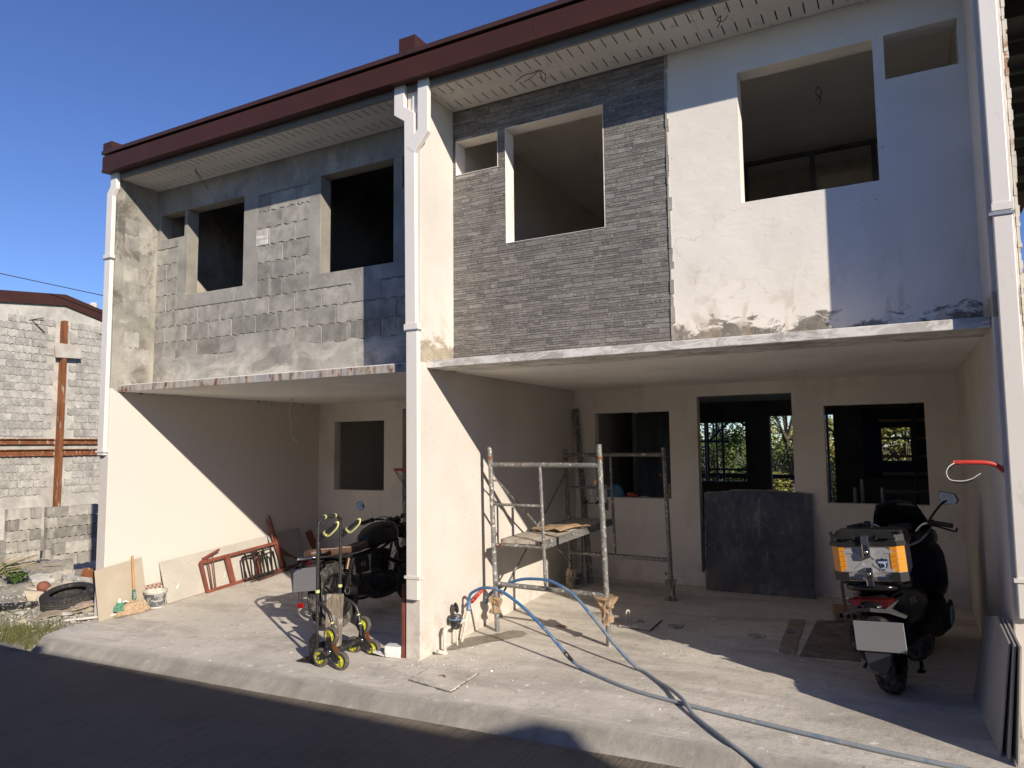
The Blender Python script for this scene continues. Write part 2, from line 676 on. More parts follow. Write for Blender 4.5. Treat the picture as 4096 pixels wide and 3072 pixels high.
# hollow concrete blocks
def block_mat(name, col, vr=0.28, local=True):
    n = N(name)
    ob = n.rnd()
    off = n.n('ShaderNodeVectorMath', operation='ADD')
    n.link(n.pos, off.inputs[0])
    cc = n.n('ShaderNodeCombineXYZ')
    for k in range(3):
        n.link(n.ramp(ob, 0, 1, 0, 17.0 + 5 * k), cc.inputs[k])
    n.link(cc.outputs[0], off.inputs[1])
    v = off.outputs[0]
    base = n.mix(n.ramp(n.noise(6.0, v, 6, 0.65), 0.3, 0.7), c3(col, 0.62), c3(col, 1.2))
    r = n.ramp(ob, 0, 1, 1 - vr, 1 + vr)
    g = n.n('ShaderNodeCombineColor')
    for k in range(3):
        n.link(r, g.inputs[k])
    c = n.mix(1.0, base, g.outputs[0], 'MULTIPLY')
    st = n.noise(5.0, n.scale(v, (1.5, 1.5, 0.35)), 6, 0.6)
    c = n.mix(n.math('MULTIPLY', n.ramp(st, 0.55, 0.7), 0.5), c, c3(col, 1.5))
    pit = n.voro(45.0, v).outputs['Distance']
    nm = n.bump(n.noise(60.0, v, 5, 0.7), 0.5, 0.004)
    nm = n.bump(n.ramp(pit, 0.0, 0.25), 0.25, 0.004, nm)
    return n.fin(c, 0.95, 0, nm, 0.12)
MT['block'] = block_mat('concrete_block', (0.335, 0.322, 0.285), 0.22)
MT['block_pale'] = block_mat('pale_concrete_block', (0.40, 0.385, 0.345), 0.18)
MT['block_lot'] = block_mat('lot_concrete_block', (0.36, 0.34, 0.30), 0.35)

# split-face stone strips
n = N('stone_strip')
rv = n.math('FRACT', n.math('ADD', n.rnd(), n.island()))
off = n.n('ShaderNodeVectorMath', operation='ADD')
n.link(n.pos, off.inputs[0])
cc = n.n('ShaderNodeCombineXYZ')
n.link(n.ramp(rv, 0, 1, 0, 31), cc.inputs[0])
n.link(n.ramp(rv, 0, 1, 0, 57), cc.inputs[2])
n.link(cc.outputs[0], off.inputs[1])
v = off.outputs[0]
c = n.mix(n.ramp(n.noise(9.0, v, 6, 0.7), 0.3, 0.7), (0.135, 0.127, 0.118), (0.240, 0.226, 0.210))
g = n.n('ShaderNodeCombineColor')
rr = n.ramp(rv, 0, 1, 0.70, 1.28)
for k in range(3):
    n.link(rr, g.inputs[k])
c = n.mix(1.0, c, g.outputs[0], 'MULTIPLY')
vein = n.noise(38.0, n.scale(v, (1, 1, 1.6)), 5, 0.7, 1.4)
c = n.mix(n.math('MULTIPLY', n.ramp(vein, 0.56, 0.66), 0.65), c, (0.56, 0.53, 0.47))
fl_ = n.noise(120.0, v, 4, 0.75)
c = n.mix(n.math('MULTIPLY', n.ramp(fl_, 0.58, 0.66), 0.5), c, (0.42, 0.39, 0.35))
warm = n.ramp(n.noise(3.0, v, 3), 0.5, 0.7)
c = n.mix(n.math('MULTIPLY', warm, 0.25), c, (0.20, 0.17, 0.135))
nm = n.bump(n.noise(55.0, v, 6, 0.7), 0.7, 0.006)
MT['stone'] = n.fin(c, 0.82, 0, nm, 0.3)
MT['grout'] = mat('stone_grout', (0.36, 0.34, 0.30), 0.95, bump=0.4)

# concrete floor
n = N('driveway_concrete')
p = n.pos
c = n.mix(n.ramp(n.noise(0.9, None, 6, 0.6, 0.3), 0.3, 0.7), (0.57, 0.53, 0.46), (0.72, 0.67, 0.585))
sw = n.noise(1.6, n.scale(p, (0.45, 1.6, 1)), 7, 0.65, 0.6)
c = n.mix(n.math('MULTIPLY', n.ramp(sw, 0.48, 0.66), 0.75), c, (0.375, 0.345, 0.295))
sp = n.voro(5.5, n.scale(p, (1, 1.3, 1))).outputs['Distance']
k = n.math('MULTIPLY', n.ramp(sp, 0.19, 0.12), n.ramp(n.noise(2.1, None, 3), 0.44, 0.5))
k = n.math('MULTIPLY', k, n.ramp(n.noise(34.0, None, 4), 0.42, 0.5))
c = n.mix(n.math('MULTIPLY', k, 0.9), c, (0.84, 0.81, 0.75))
d = n.noise(13.0, None, 7, 0.7)
c = n.mix(n.math('MULTIPLY', n.ramp(d, 0.54, 0.68), 0.45), c, (0.26, 0.225, 0.18))
# kerb roll mixed to a darker, uneven grey
y = n.sep()[1]
kb = n.math('MULTIPLY', n.ramp(y, -0.62, -0.74), n.ramp(n.noise(3.0, n.scale(n.pos, (1, .4, .4)), 7, 0.7), 0.3, 0.7, 0.45, 1.0))
c = n.mix(kb, c, (0.235, 0.22, 0.195))
lip = n.math('MULTIPLY', n.ramp(n.math('ABSOLUTE', n.math('ADD', y, n.ramp(n.noise(2.5, None, 3), 0.3, 0.7, 0.655, 0.675))), 0.014, 0.004), n.ramp(n.noise(3.0, None, 4), 0.4, 0.6))
c = n.mix(n.math('MULTIPLY', lip, 0.5), c, (0.74, 0.70, 0.62))
st = n.math('MULTIPLY', n.ramp(n.noise(0.75, None, 7, 0.68, 0.8), 0.54, 0.66), 0.30)
c = n.mix(st, c, (0.33, 0.295, 0.24))
nm = n.bump(n.noise(4.0, None, 6, 0.6), 0.45, 0.022)
gn = n.noise(160.0, None, 4, 0.75)
c = n.mix(n.math('MULTIPLY', n.ramp(gn, 0.56, 0.68), 0.35), c, (0.27, 0.24, 0.20))
nm = n.bump(n.noise(28.0, None, 6, 0.7), 0.45, 0.008, nm)
nm = n.bump(n.noise(110.0, None, 5, 0.75), 0.6, 0.004, nm)
MT['floor'] = n.fin(c, 0.88, 0, nm, 0.25)

n = N('road_concrete')
p = n.pos
rot = n.n('ShaderNodeMapping')
n.link(p, rot.inputs['Vector'])
rot.inputs['Rotation'].default_value = (0, 0, R(-14))
rot.inputs['Scale'].default_value = (1.0, 0.035, 1.0)
gro = n.noise(38.0, rot.outputs[0], 3, 0.6)
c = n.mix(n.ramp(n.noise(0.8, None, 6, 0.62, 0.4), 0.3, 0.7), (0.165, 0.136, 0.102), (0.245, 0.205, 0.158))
c = n.mix(n.math('MULTIPLY', n.ramp(gro, 0.48, 0.62), 0.24), c, (0.095, 0.085, 0.07))
gr = n.voro(70.0).outputs['Distance']
c = n.mix(n.math('MULTIPLY', n.ramp(gr, 0.22, 0.12), n.ramp(n.noise(1.3, None, 5), 0.42, 0.62, 0.1, 0.55)), c, (0.40, 0.36, 0.30))
c = n.mix(n.math('MULTIPLY', n.ramp(n.noise(9.0, None, 7, 0.7), 0.56, 0.7), 0.4), c, (0.10, 0.09, 0.076))
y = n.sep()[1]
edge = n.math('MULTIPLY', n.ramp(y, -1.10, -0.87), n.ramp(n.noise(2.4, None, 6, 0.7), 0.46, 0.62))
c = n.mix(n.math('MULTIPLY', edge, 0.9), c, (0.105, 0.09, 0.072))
nm = n.bump(gro, 1.0, 0.010)
nm = n.bump(n.noise(120.0, None, 4, 0.7), 0.3, 0.003, nm)
MT['road'] = n.fin(c, 0.9, 0, nm, 0.2)

n = N('lot_soil')
c = n.mix(n.ramp(n.noise(2.0, None, 7, 0.65), 0.3, 0.7), (0.30, 0.27, 0.215), (0.52, 0.475, 0.39))
c = n.mix(n.ramp(n.noise(16.0, None, 6, 0.7), 0.5, 0.66), c, (0.64, 0.60, 0.51))
nm = n.bump(n.noise(22.0, None, 8, 0.7), 1.0, 0.03)
MT['soil'] = n.fin(c, 0.97, 0, nm, 0.1)
MT['field'] = mat('field_grass', (0.075, 0.10, 0.035), 0.95, var=0.4, vs=0.7, bump=0.6, bs=12)

# metals / plastics
def brown_paint(name):
    n = N(name)
    c = n.mix(n.ramp(n.noise(2.0, None, 5), 0.3, 0.7), (0.046, 0.017, 0.012), (0.060, 0.022, 0.015))
    sp = n.voro(9.0).outputs['Distance']
    c = n.mix(n.math('MULTIPLY', n.ramp(sp, 0.035, 0.02), 0.7), c, (0.35, 0.28, 0.24))
    nm = n.bump(n.noise(3.0, n.scale(n.pos, (1, 1, 2)), 4), 0.25, 0.012)
    return n.fin(c, 0.48, 0, nm, 0.3)
MT['brown'] = brown_paint('brown_gutter_paint')
MT['flash'] = mat('roof_sheet_brown', (0.055, 0.024, 0.018), 0.5, bump=0.05)
n = N('rusty_steel')
c = n.mix(n.ramp(n.noise(4.0, n.scale(n.pos, (1, 1, 0.3)), 8, 0.7), 0.3, 0.7), (0.13, 0.045, 0.018), (0.27, 0.105, 0.04))
c = n.mix(n.ramp(n.noise(14.0, n.scale(n.pos, (1, 1, 0.2)), 6), 0.58, 0.68), c, (0.36, 0.30, 0.24))
MT['rust'] = n.fin(c, 0.85, 0.0, n.bump(n.noise(50, None, 5), 0.4, 0.003), 0.3)
n = N('red_oxide_steel')
c = n.mix(n.ramp(n.noise(7.0, None, 6), 0.3, 0.7), (0.16, 0.042, 0.028), (0.25, 0.078, 0.05))
c = n.mix(n.ramp(n.noise(20.0, None, 6, 0.7), 0.60, 0.68), c, (0.09, 0.045, 0.03))
MT['oxide'] = n.fin(c, 0.6, 0, n.bump(n.noise(60, None, 3), 0.15, 0.002))
n = N('upvc_pipe')
c = n.mix(n.ramp(n.noise(2.0, n.scale(n.pos, (1, 1, 0.4)), 5), 0.3, 0.7), (0.74, 0.705, 0.645), (0.80, 0.765, 0.705))
c = n.mix(n.math('MULTIPLY', n.ramp(n.noise(11.0, n.scale(n.pos, (1, 1, 0.4)), 7, 0.7), 0.60, 0.70), 0.35), c, (0.42, 0.37, 0.30))
MT['upvc'] = n.fin(c, 0.38, 0, n.bump(n.noise(2.5, None, 3), 0.06, 0.02), 0.45)
MT['pvc'] = mat('dirty_white_pvc', (0.66, 0.62, 0.55), 0.55, dirt=(0.36, 0.31, 0.25), ds=25)
MT['zinc'] = mat('galvanised_clip', (0.55, 0.54, 0.52), 0.4, 0.8, bump=0.05)
MT['soffit'] = mat('soffit_board', (0.60, 0.575, 0.53), 0.9, var=0.05, vs=1.2, bump=0.05, dirt=(0.36, 0.34, 0.30), dirt_amt=0.12, ds=14)
MT['grey_board'] = mat('eave_board_grey', (0.20, 0.19, 0.175), 0.7, var=0.12)
MT['void'] = mat('roof_void_timber', (0.04, 0.036, 0.03), 0.95)
MT['black_wire'] = mat('black_wire', (0.02, 0.02, 0.02), 0.5, bump=0)
MT['wire'] = mat('brown_wire', (0.07, 0.04, 0.03), 0.6, bump=0)
MT['white_wire'] = mat('white_wire', (0.62, 0.60, 0.56), 0.5, bump=0)
MT['red_pipe'] = mat('orange_red_conduit', (0.58, 0.045, 0.03), 0.45, dirt=(0.55, 0.40, 0.34), dirt_amt=0.3, ds=22)
# ================================================================ SETTING
XL0, XL1, XM0, XM1, XR0, XR1 = -1.138, -0.972, 3.363, 3.517, 7.7955, 7.945
YU, YG, YB = 0.540, 3.430, 7.40
ZS0, ZS1, ZC = 2.383, 2.450, 4.962

# concrete driveway sheet: garage floors and the rolled kerb in one sheet
mb = MB()
xs = [-1.06 + 0.25 * i for i in range(40)]
ysl = [-0.862, -0.858, -0.845, -0.82, -0.79, -0.76, -0.73, -0.70, -0.66, -0.6, -0.4, -0.2, 0.0, 0.4, 0.9, 1.4, 2.0, 2.7, 3.43, 3.60]
def fz(x, y):
    a = -0.255 + 0.025 * x
    if y <= -0.70:
        t = min(1.0, (-0.70 - y) / 0.16)
        return a - 0.04 - 0.102 * t ** 1.45 - (0.05 if y < -0.861 else 0)
    w = 0.006 * mnoise.noise(Vector((x * 0.7, y * 0.7, 3.1)))
    return zf(x, y) + (w if y < 3.2 else 0)
vs, fs = [], []
for x in xs:
    # the driveway ends at the vacant lot with a ragged, curved corner
    for y in ysl:
        xx = x
        if x < -1.0:
            # rounded, slightly ragged front corner where the concrete meets the lot
            k = max(0.0, min(1.0, (-0.30 - y) / 0.56))
            xx = x + 0.30 * k * k + 0.02 * math.sin(y * 23)
        yy = y + 0.006 * math.sin(x * 2.1) + (0.004 * math.sin(x * 9.0) if y < -0.8 else 0)
        vs.append((xx, yy, fz(xx, y)))
m = len(ysl)
for i in range(len(xs) - 1):
    for j in range(m - 1):
        fs.append((i * m + j, (i + 1) * m + j, (i + 1) * m + j + 1, i * m + j + 1))
mb.add(vs, fs, True)
struct('driveway', mb, MT['floor'])

mb = MB()
gx = [-60, -20, -8, -4, -2, 0, 2, 4, 6, 8, 12, 20, 60]
gy = [-6.6, -6, -4, -2.5, -1.6, -1.2, -0.95, -0.855]
mb.add([(x, y, zr(x) + (0.012 * (y + 0.855) if y < -0.855 else 0)) for x in gx for y in gy],
       [(i * 8 + j, (i + 1) * 8 + j, (i + 1) * 8 + j + 1, i * 8 + j + 1) for i in range(len(gx) - 1) for j in range(7)])
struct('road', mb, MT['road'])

# ground sheet to the horizon, below everything; the lot on the left rises over it
mb = MB()
mb.add([(-400, -400, -1.15), (400, -400, -1.15), (400, 400, -1.15), (-400, 400, -1.15)], [(0, 1, 2, 3)])
struct('ground', mb, MT['field'])
def zlot(x, y):
    b = -0.42 + 0.02 * (x + 1.2)
    h = 0.10 * mnoise.fractal(Vector((x * 0.6, y * 0.6, 0.3)), 1.0, 2.0, 4) + 0.035 * mnoise.fractal(Vector((x * 3, y * 3, 1.3)), 1.0, 2.0, 3)
    mound = 0.09 * math.exp(-((x + 3.4) ** 2 / 2.0 + (y - 1.2) ** 2 / 0.6))
    k = max(0.0, min(1.0, (y + 0.85) / 0.7))
    rise = 0.07 * max(0, min(1, (y + 0.5) / 0.8))
    edge = 0.085 * max(0.0, min(1.0, (x + 2.2) / 0.9)) * max(0.0, min(1.0, (y + 0.80) / 0.25)) - 0.075 * max(0.0, min(1.0, (x + 1.06) / 0.12))
    return b + (0.6 * h + mound + rise) * k + edge
mb = MB()
lx = [-0.70 - 0.10 * i for i in range(80)] + [-10, -11.5, -13.3, -18]
ly = [-0.85 + 0.11 * i for i in range(50)] + [5, 6, 7, 9, 14]
mb.add([(x, y, zlot(x, y)) for x in lx for y in ly],
       [(i * len(ly) + j + 1, (i + 1) * len(ly) + j + 1, (i + 1) * len(ly) + j, i * len(ly) + j) for i in range(len(lx) - 1) for j in range(len(ly) - 1)][::1], True)
struct('vacant_lot', mb, MT['soil'])
mb = MB()
mb.add([(XR1 + 0.01, -0.86, -0.18), (30, -0.86, 0.3), (30, 9, 0.3), (XR1 + 0.01, 9, -0.05)], [(0, 1, 2, 3)])
struct('bare_plot', mb, MT['soil'])
mb = MB()
bx = [-30 + 4 * i for i in range(20)]
by = [7.56, 9, 12, 16, 22, 30, 45]
mb.add([(x, y, (-0.12 - 0.012 * (y - 7.5) + 0.2 * mnoise.noise(Vector((x * .2, y * .2, 0)))) if y < 40 and -29 < x < 45 else -1.3) for x in bx for y in by],
       [(i * 7 + j, (i + 1) * 7 + j, (i + 1) * 7 + j + 1, i * 7 + j + 1) for i in range(19) for j in range(6)], True)
struct('back_field', mb, MT['field'])

# ================================================================ THE TWO TOWNHOUSES
house_r = thing('townhouse', (5.65, 0, -0.1), 'right townhouse with dark stone strips beside a white upper wall over an open garage', 'house', 'row of unfinished townhouses')
house_l = thing('townhouse', (1.2, 0, -0.2), 'left townhouse with bare grey block upper wall over an open garage', 'house', 'row of unfinished townhouses')
HR, HL = house_r, house_l

def P(name, mb, m, par, **k):
    return part(name, mb, MT[m] if isinstance(m, str) else m, par, **k)

# --- party walls
P('party_wall', MB().wall('x', 0.0, YB, -0.45, 5.19, XM0, XM1), 'pier', HR, bev=.007)
P('party_wall', MB().wall('x', 0.0, YB, -0.55, 5.19, XL0, XL1), 'left_wall', HL, bev=.007)
P('party_wall', MB().wall('x', 0.0, YB, -0.40, 5.19, XR0, XR1), 'pier', HR, bev=.007)

# --- upper front walls
SW = (4.104, 5.090, 3.556, 4.668)
SS = (3.552, 4.024, 4.312, 4.655)
WW = (6.239, 7.218, 3.578, 4.654)
WS = (7.292, 7.757, 4.324, 4.662)
XST = 5.652
P('upper_wall', MB().wall('y', XM1, XST, ZS1, ZC, 0.547, 0.70, [SW, SS]), 'grout', HR, label='upper wall behind the stone strips')
P('upper_wall', MB().wall('y', XST + 0.004, XR0, ZS1, ZC, YU, 0.70, [WW, WS]), 'white_peel', HR, label='white painted upper wall with bare cement foot')
# painted linings of the two stone-side openings
for (a, b, c, d) in (SW, SS):
    f = MB()
    t = 0.004
    f.box(a, a + t, 0.5365, 0.700, c, d)
    f.box(b - t, b, 0.5365, 0.700, c, d)
    f.box(a + t, b - t, 0.5365, 0.700, d - t, d)
    f.box(a + t, b - t, 0.5365, 0.700, c, c + t)
    P('window_opening', f, 'plaster', HR)
# ragged mortar edge between stone and white wall
rng = random.Random(5)
f = MB()
zz = ZS1 + 0.003
while zz < ZC - 0.02:
    h = rng.uniform(0.03, 0.14)
    f.box(XST - 0.002 - rng.uniform(0, .004), XST + rng.uniform(0.008, 0.035), 0.529 + rng.uniform(0, .007), 0.552, zz, min(zz + h, ZC - 0.004))
    zz += h
P('mortar_edge', f, 'cement_band', HR)

# --- stone strips
unit = MB()
unit.add([(-.5, 0, -.5), (.5, 0, -.5), (.5, 0, .5), (-.5, 0, .5), (-.495, -1, -.47), (.495, -1, -.47), (.495, -1, .47), (-.495, -1, .47)],
         [(0, 1, 5, 4), (1, 2, 6, 5), (2, 3, 7, 6), (3, 0, 4, 7), (4, 5, 6, 7)])
strip_me = unit.mesh('stone_strip')
strip_me.materials.append(MT['stone'])
strips = []
z = ZS1 + 0.004
row = 0
while z < ZC - 0.012:
    h = rng.choice([0.040, 0.044, 0.044, 0.048])
    h = min(h, ZC - 0.006 - z)
    x = XM1 + 0.003
    while x < XST - 0.012:
        L = rng.uniform(0.07, 0.26)
        x1 = min(x + L, XST - 0.004)
        if XST - 0.004 - x1 < 0.07:
            x1 = XST - 0.004
        cut = [(x, x1, z, z + h)]
        for w in (SW, SS):
            nx = []
            for (a, b, c, d) in cut:
                if d <= w[2] or c >= w[3] or b <= w[0] or a >= w[1]:
                    nx.append((a, b, c, d))
                    continue
                if a < w[0] - 0.012:
                    nx.append((a, w[0] - 0.002, c, d))
                if b > w[1] + 0.012:
                    nx.append((w[1] + 0.002, b, c, d))
                if a >= w[0] - 0.012 and b <= w[1] + 0.012:
                    if c < w[2] - 0.01:
                        nx.append((a, b, c, w[2] - 0.002))
                    elif d > w[3] + 0.01:
                        nx.append((a, b, w[3] + 0.002, d))
            cut = nx
        for (a, b, c, d) in cut:
            if b - a < 0.01:
                continue
            if rng.random() < 0.55 and d - c > 0.038:
                mz = (c + d) / 2
                sp = a + (b - a) * rng.uniform(0.3, 0.7)
                strips.append((a, sp if rng.random() < .5 else b, c, mz))
                if strips[-1][1] < b:
                    strips.append((sp, b, c, mz))
                strips.append((a, b, mz, d))
            else:
                strips.append((a, b, c, d))
        x = x1
    z += h
    row += 1
strips.sort(key=lambda s: -(s[1] - s[0]) * (s[3] - s[2]))
rest = MB()
for i, (a, b, c, d) in enumerate(strips):
    g = 0.0018 if rng.random() < .8 else 0.003
    dep = rng.uniform(0.0045, 0.0070)
    cx_, cz_ = (a + b) / 2, (c + d) / 2
    w_, h_ = b - a - g, d - c - g
    if i < 300:
        o = bpy.data.objects.new('stone_strip', strip_me)
        COL.objects.link(o)
        o.parent = HR
        o.location = Vector((cx_, 0.5465, cz_)) - ORG[HR]
        o.scale = (w_, dep, h_)
    else:
        M = Matrix.Translation((cx_, 0.5465, cz_)) @ Matrix.Diagonal((w_, dep, h_, 1))
        rest.add([M @ p for p in unit.v], unit.f)
P('small_stone_strips', rest, 'stone', HR, kind='stuff')

# --- left upper wall of hollow blocks
LA = (-0.397, 0.600, 3.560, 4.640)
LB = (1.792, 2.791, 3.552, 4.650)
LS = (-0.908, -0.453, 4.312, 4.643)
LT = (2.900, 3.355, 4.312, 4.650)
bb = MB()
nx = 60
pts = []
for i in range(nx + 1):
    x = XL1 + 0.003 + (XM0 - XL1 - 0.006) * i / nx
    pts.append((x, 2.80 + 0.05 * mnoise.fractal(Vector((x * 1.7, 0, 7)), 1, 2, 4) + 0.03 * mnoise.noise(Vector((x * 6, 2, 1)))))
vs = []
for (x, zt) in pts:
    vs += [(x, 0.535, ZS1 + 0.002), (x, 0.5378, zt - 0.05), (x, 0.5395, zt), (x, 0.5415, zt + .003)]
bb.add(vs, [(i * 4 + k, (i + 1) * 4 + k, (i + 1) * 4 + k + 1, i * 4 + k + 1) for i in range(nx) for k in range(3)], True)
P('rendered_foot', bb, 'cement', HL, label='smeared cement render along the wall foot')

MT['mortar'] = mat('raked_mortar_joint', (0.27, 0.25, 0.215), 0.95, bump=0.5)
def block_mesh(w=0.393, h=0.192, d=0.0065, jag=0.014, name='concrete_block'):
    """face of an interlocking hollow block: toothed bed joints"""
    t = [0, .10, .14, .30, .34, .50, .54, .70, .74, .90, .94, 1.0]
    up_ = [0, 0, 1, 1, 0, 0, 1, 1, 0, 0, 1, 1]
    lo = [(w * (a - .5), -h / 2 - jag * u) for a, u in zip(t, up_)]
    hi = [(w * (a - .5), h / 2 - jag * u) for a, u in zip(t, up_)]
    poly = lo + hi[::-1]
    n = len(poly)
    m = MB()
    c = 0.0035
    fr = [(x * (1 - 2 * c / w), -d, z_ * (1 - 2 * c / h)) for x, z_ in poly]
    bk = [(x, 0, z_) for x, z_ in poly]
    k = len(t)
    fs_ = [(i, i + 1, n - 2 - i, n - 1 - i) for i in range(k - 1)]
    fs_ += [((i + 1) % n, i, i + n, (i + 1) % n + n) for i in range(n)]
    m.add(fr + bk, fs_)
    return m.mesh(name)
bm_full = block_mesh()
bm_full.materials.append(MT['block'])
bm_half = block_mesh(w=0.193, name='half_concrete_block')
bm_half.materials.append(MT['block'])

def blocked(a, b, c, d):
    for w in (LA, LB):
        if b > w[0] - 0.125 and a < w[1] + 0.125 and d > w[2] - 0.125 and c < w[3] + 0.3:
            return True
    for w in (LS, LT):
        if b > w[0] - 0.03 and a < w[1] + 0.03 and d > w[2] - 0.06:
            return True
    return False
row = 0
z = 2.795
cells = []
while z + 0.2 < 4.72:
    x = XL1 + 0.004 - (0.2 if row % 2 else 0.0)
    while x < XM0:
        a, b = x, x + 0.4
        halves = []
        if a >= XL1 and b <= XM0 and not blocked(a, b, z, z + .2):
            halves = [(a, b, bm_full)]
        else:
            for (p_, q_) in ((a, a + .2), (a + .2, b)):
                if p_ >= XL1 - 0.001 and q_ <= XM0 + 0.02 and not blocked(p_, q_, z, z + .2):
                    halves.append((p_, min(q_, XM0), bm_half))
        for (p_, q_, me) in halves:
            if rng.random() < 0.07:
                continue                                   # rendered over
            cells.append((p_, q_, z, z + .2))
            o = bpy.data.objects.new('concrete_block', me)
            COL.objects.link(o)
            o.parent = HL
            o.location = Vector(((p_ + q_) / 2, 0.5482 - rng.uniform(0, 0.0010), z + 0.1)) - ORG[HL]
            o.rotation_euler = (0, R(rng.uniform(-0.25, 0.25)), 0)
            o.scale = (1, rng.uniform(0.95, 1.1), 1)
        x += 0.4
    z += 0.2
    row += 1
zs_ = ZS1 - 0.01
rec = [(round(a, 4), round(b, 4), round(c + .004 - .012, 4), round(d + .004, 4)) for a, b, c, d in cells]
P('upper_wall', MB().wall('y', XL1, XM0, zs_, ZC, 0.5405, 0.5485, [LA, LB, LS, LT] + rec), 'cement', HL)
P('mortar_bed', MB().wall('y', XL1, XM0, zs_, ZC, 0.5488, 0.70, [LA, LB, LS, LT]), 'mortar', HL)
P('render_patch', MB().box(0.805, 0.995, 0.5375, 0.5535, 4.0, 4.185), 'slab_edge', HL, label='pale square patch of mortar between the windows', bev=.003)
# blocks still showing through the render on the inner face of the left party wall
for (y, z_, me) in ((0.20, 4.42, bm_half), (0.38, 4.40, bm_half), (0.20, 4.22, bm_half), (0.40, 4.02, bm_half), (0.2, 3.82, bm_half), (0.36, 3.62, bm_half), (0.20, 3.42, bm_half), (0.36, 3.42, bm_half), (0.24, 3.02, bm_half), (0.2, 2.82, bm_half), (0.40, 2.82, bm_half)):
    o = bpy.data.objects.new('concrete_block', me)
    COL.objects.link(o)
    o.parent = HL
    o.location = Vector((XL1 - 0.002, y, z_)) - ORG[HL]
    o.rotation_euler = (0, 0, R(90))
    o.scale = (1, 0.5, 1)

# --- slabs
P('floor_slab', MB().box(XM1 + 0.002, XR0 - 0.002, 0.100, YB - 0.002, ZS0, ZS1 - 0.002), 'ceiling', HR)
P('slab_edge', MB().box(XM1 + 0.003, XR0 - 0.003, 0.092, 0.56, ZS0 - 0.003, ZS1), 'slab_edge', HR, bev=.006)
P('floor_slab', MB().box(XL1 + 0.002, XM0 - 0.002, 0.100, YB - 0.002, 2.365, ZS1 - 0.006), 'ceiling', HL)
P('slab_edge', MB().box(XL1 - 0.006, XM0 - 0.003, 0.090, 0.104, 2.362, 2.436), 'rusty_form', HL, label='rusty paint-streaked steel edge of the slab')
P('slab_ledge', MB().box(XL1 + 0.002, XM0 - 0.003, 0.105, 0.547, 2.40, 2.441), 'cement', HL)

# --- garage back walls
GW1 = (3.800, 4.778, 1.010, 2.076)
GW2 = (6.522, 7.497, 1.008, 2.082)
DOOR = (5.119, 6.191, 0.16, 2.242)
P('garage_wall', MB().wall('y', XM1 + .001, XR0 - .001, -0.05, ZS0 - 0.001, YG, 3.57, [GW1, GW2, DOOR]), 'plaster', HR)
GWL = (-0.646, 0.344, 1.009, 2.077)
DL = (0.69, 1.75, 0.16, 2.242)
P('garage_wall', MB().wall('y', XL1 + .001, XM0 - .001, -0.05, 2.364, 3.49, 3.63, [GWL, DL]), 'plaster', HL)

# --- eaves: slotted soffit boards, grey board, brown gutter, flashing, caps
def soffit(x0, x1, par):
    edges = [x0]
    x = x0 + 1.2 - (x0 % 1.2)
    while x < x1 - 0.1:
        edges.append(x)
        x += 1.2
    edges.append(x1)
    for a, b in zip(edges[:-1], edges[1:]):
        m = MB()
        a2, b2 = a + 0.001, b - 0.001
        for (y0, y1, sl, off) in ((0.022, 0.20, (0.040, 0.180), 0.07), (0.20, YU - 0.002, (0.330, 0.475), 0.075)):
            holes = []
            k = math.ceil((a - off) / 0.1)
            while off + k * 0.1 < b:
                sx = off + k * 0.1
                if a2 + 0.012 < sx < b2 - 0.012:
                    holes.append((sx - 0.005, sx + 0.005, sl[0], sl[1]))
                k += 1
            m.wall('z', a2, b2, y0, y1, ZC, ZC + 0.006, holes)
        o = P('soffit_board', m, 'soffit', par)
soffit(XL1, XM0, HL)
soffit(XM1, XR0, HR)
for par, a, b in ((HL, XL0 + 0.02, (XM0 + XM1) / 2 - 0.001), (HR, (XM0 + XM1) / 2 + 0.001, 12.2)):
    P('eave_board', MB().box(a, b, -0.012, 0.020, 4.956, 5.19), 'grey_board', par)
    m = MB()
    g0, g1 = a - 0.0 if par is HR else a + 0.02, b
    prof = [(-0.014, 5.026), (-0.132, 5.016), (-0.137, 5.016), (-0.137, 5.046), (-0.130, 5.054), (-0.130, 5.208), (-0.118, 5.224), (-0.016, 5.224)]
    if par is HL:
        g0 = -1.105
    m.add([(g0, y, z_) for y, z_ in prof] + [(g1, y, z_) for y, z_ in prof],
          [(i, (i + 1) % 8, (i + 1) % 8 + 8, i + 8) for i in range(8)] + [list(range(8))[::-1], list(range(8, 16))])
    P('gutter', m, 'brown', par)
    for jx in ((1.55,) if par is HL else (4.75, 7.2)):
        P('gutter_joint', MB().box(jx, jx + 0.035, -0.1325, -0.1295, 5.056, 5.206), 'brown', par)
    m = MB()
    m.box(g0 - 0.006, g1, -0.144, 0.04, 5.240, 5.282)
    P('flashing', m, 'flash', par)
    m = MB()
    e = [(g0, -0.02, 5.224), (g1, -0.02, 5.224), (g1, 3.8, 5.50), (g0, 3.8, 5.50), (g0, 7.7, 5.22), (g1, 7.7, 5.22)]
    vs = [(x, y, z_) for x, y, z_ in e] + [(x, y, z_ - 0.02) for x, y, z_ in e]
    m.add(vs, [(0, 1, 2, 3), (3, 2, 5, 4), (9, 8, 7, 6), (10, 11, 8, 9), (0, 6, 7, 1), (4, 5, 11, 10)])
    P('roof', m, 'flash', par)
for par, a, b, zt in ((HL, -1.142, -0.968, 5.40), (HR, 3.345, 3.526, 5.44)):
    m = MB().box(a, b, -0.105, 7.5, 5.24 + 0.046, zt)
    P('wall_cap', m, 'brown', par)
P('wall_cap', MB().box(7.77, 7.96, -0.105, 7.5, 5.286, 5.40), 'brown', HR)

MT['dim_ceiling'] = mat('unpainted_ceiling_board', (0.56, 0.51, 0.43), 0.95)
MT['truck_zinc'] = mat('dull_zinc_stud', (0.16, 0.16, 0.155), 0.5, 0.6)
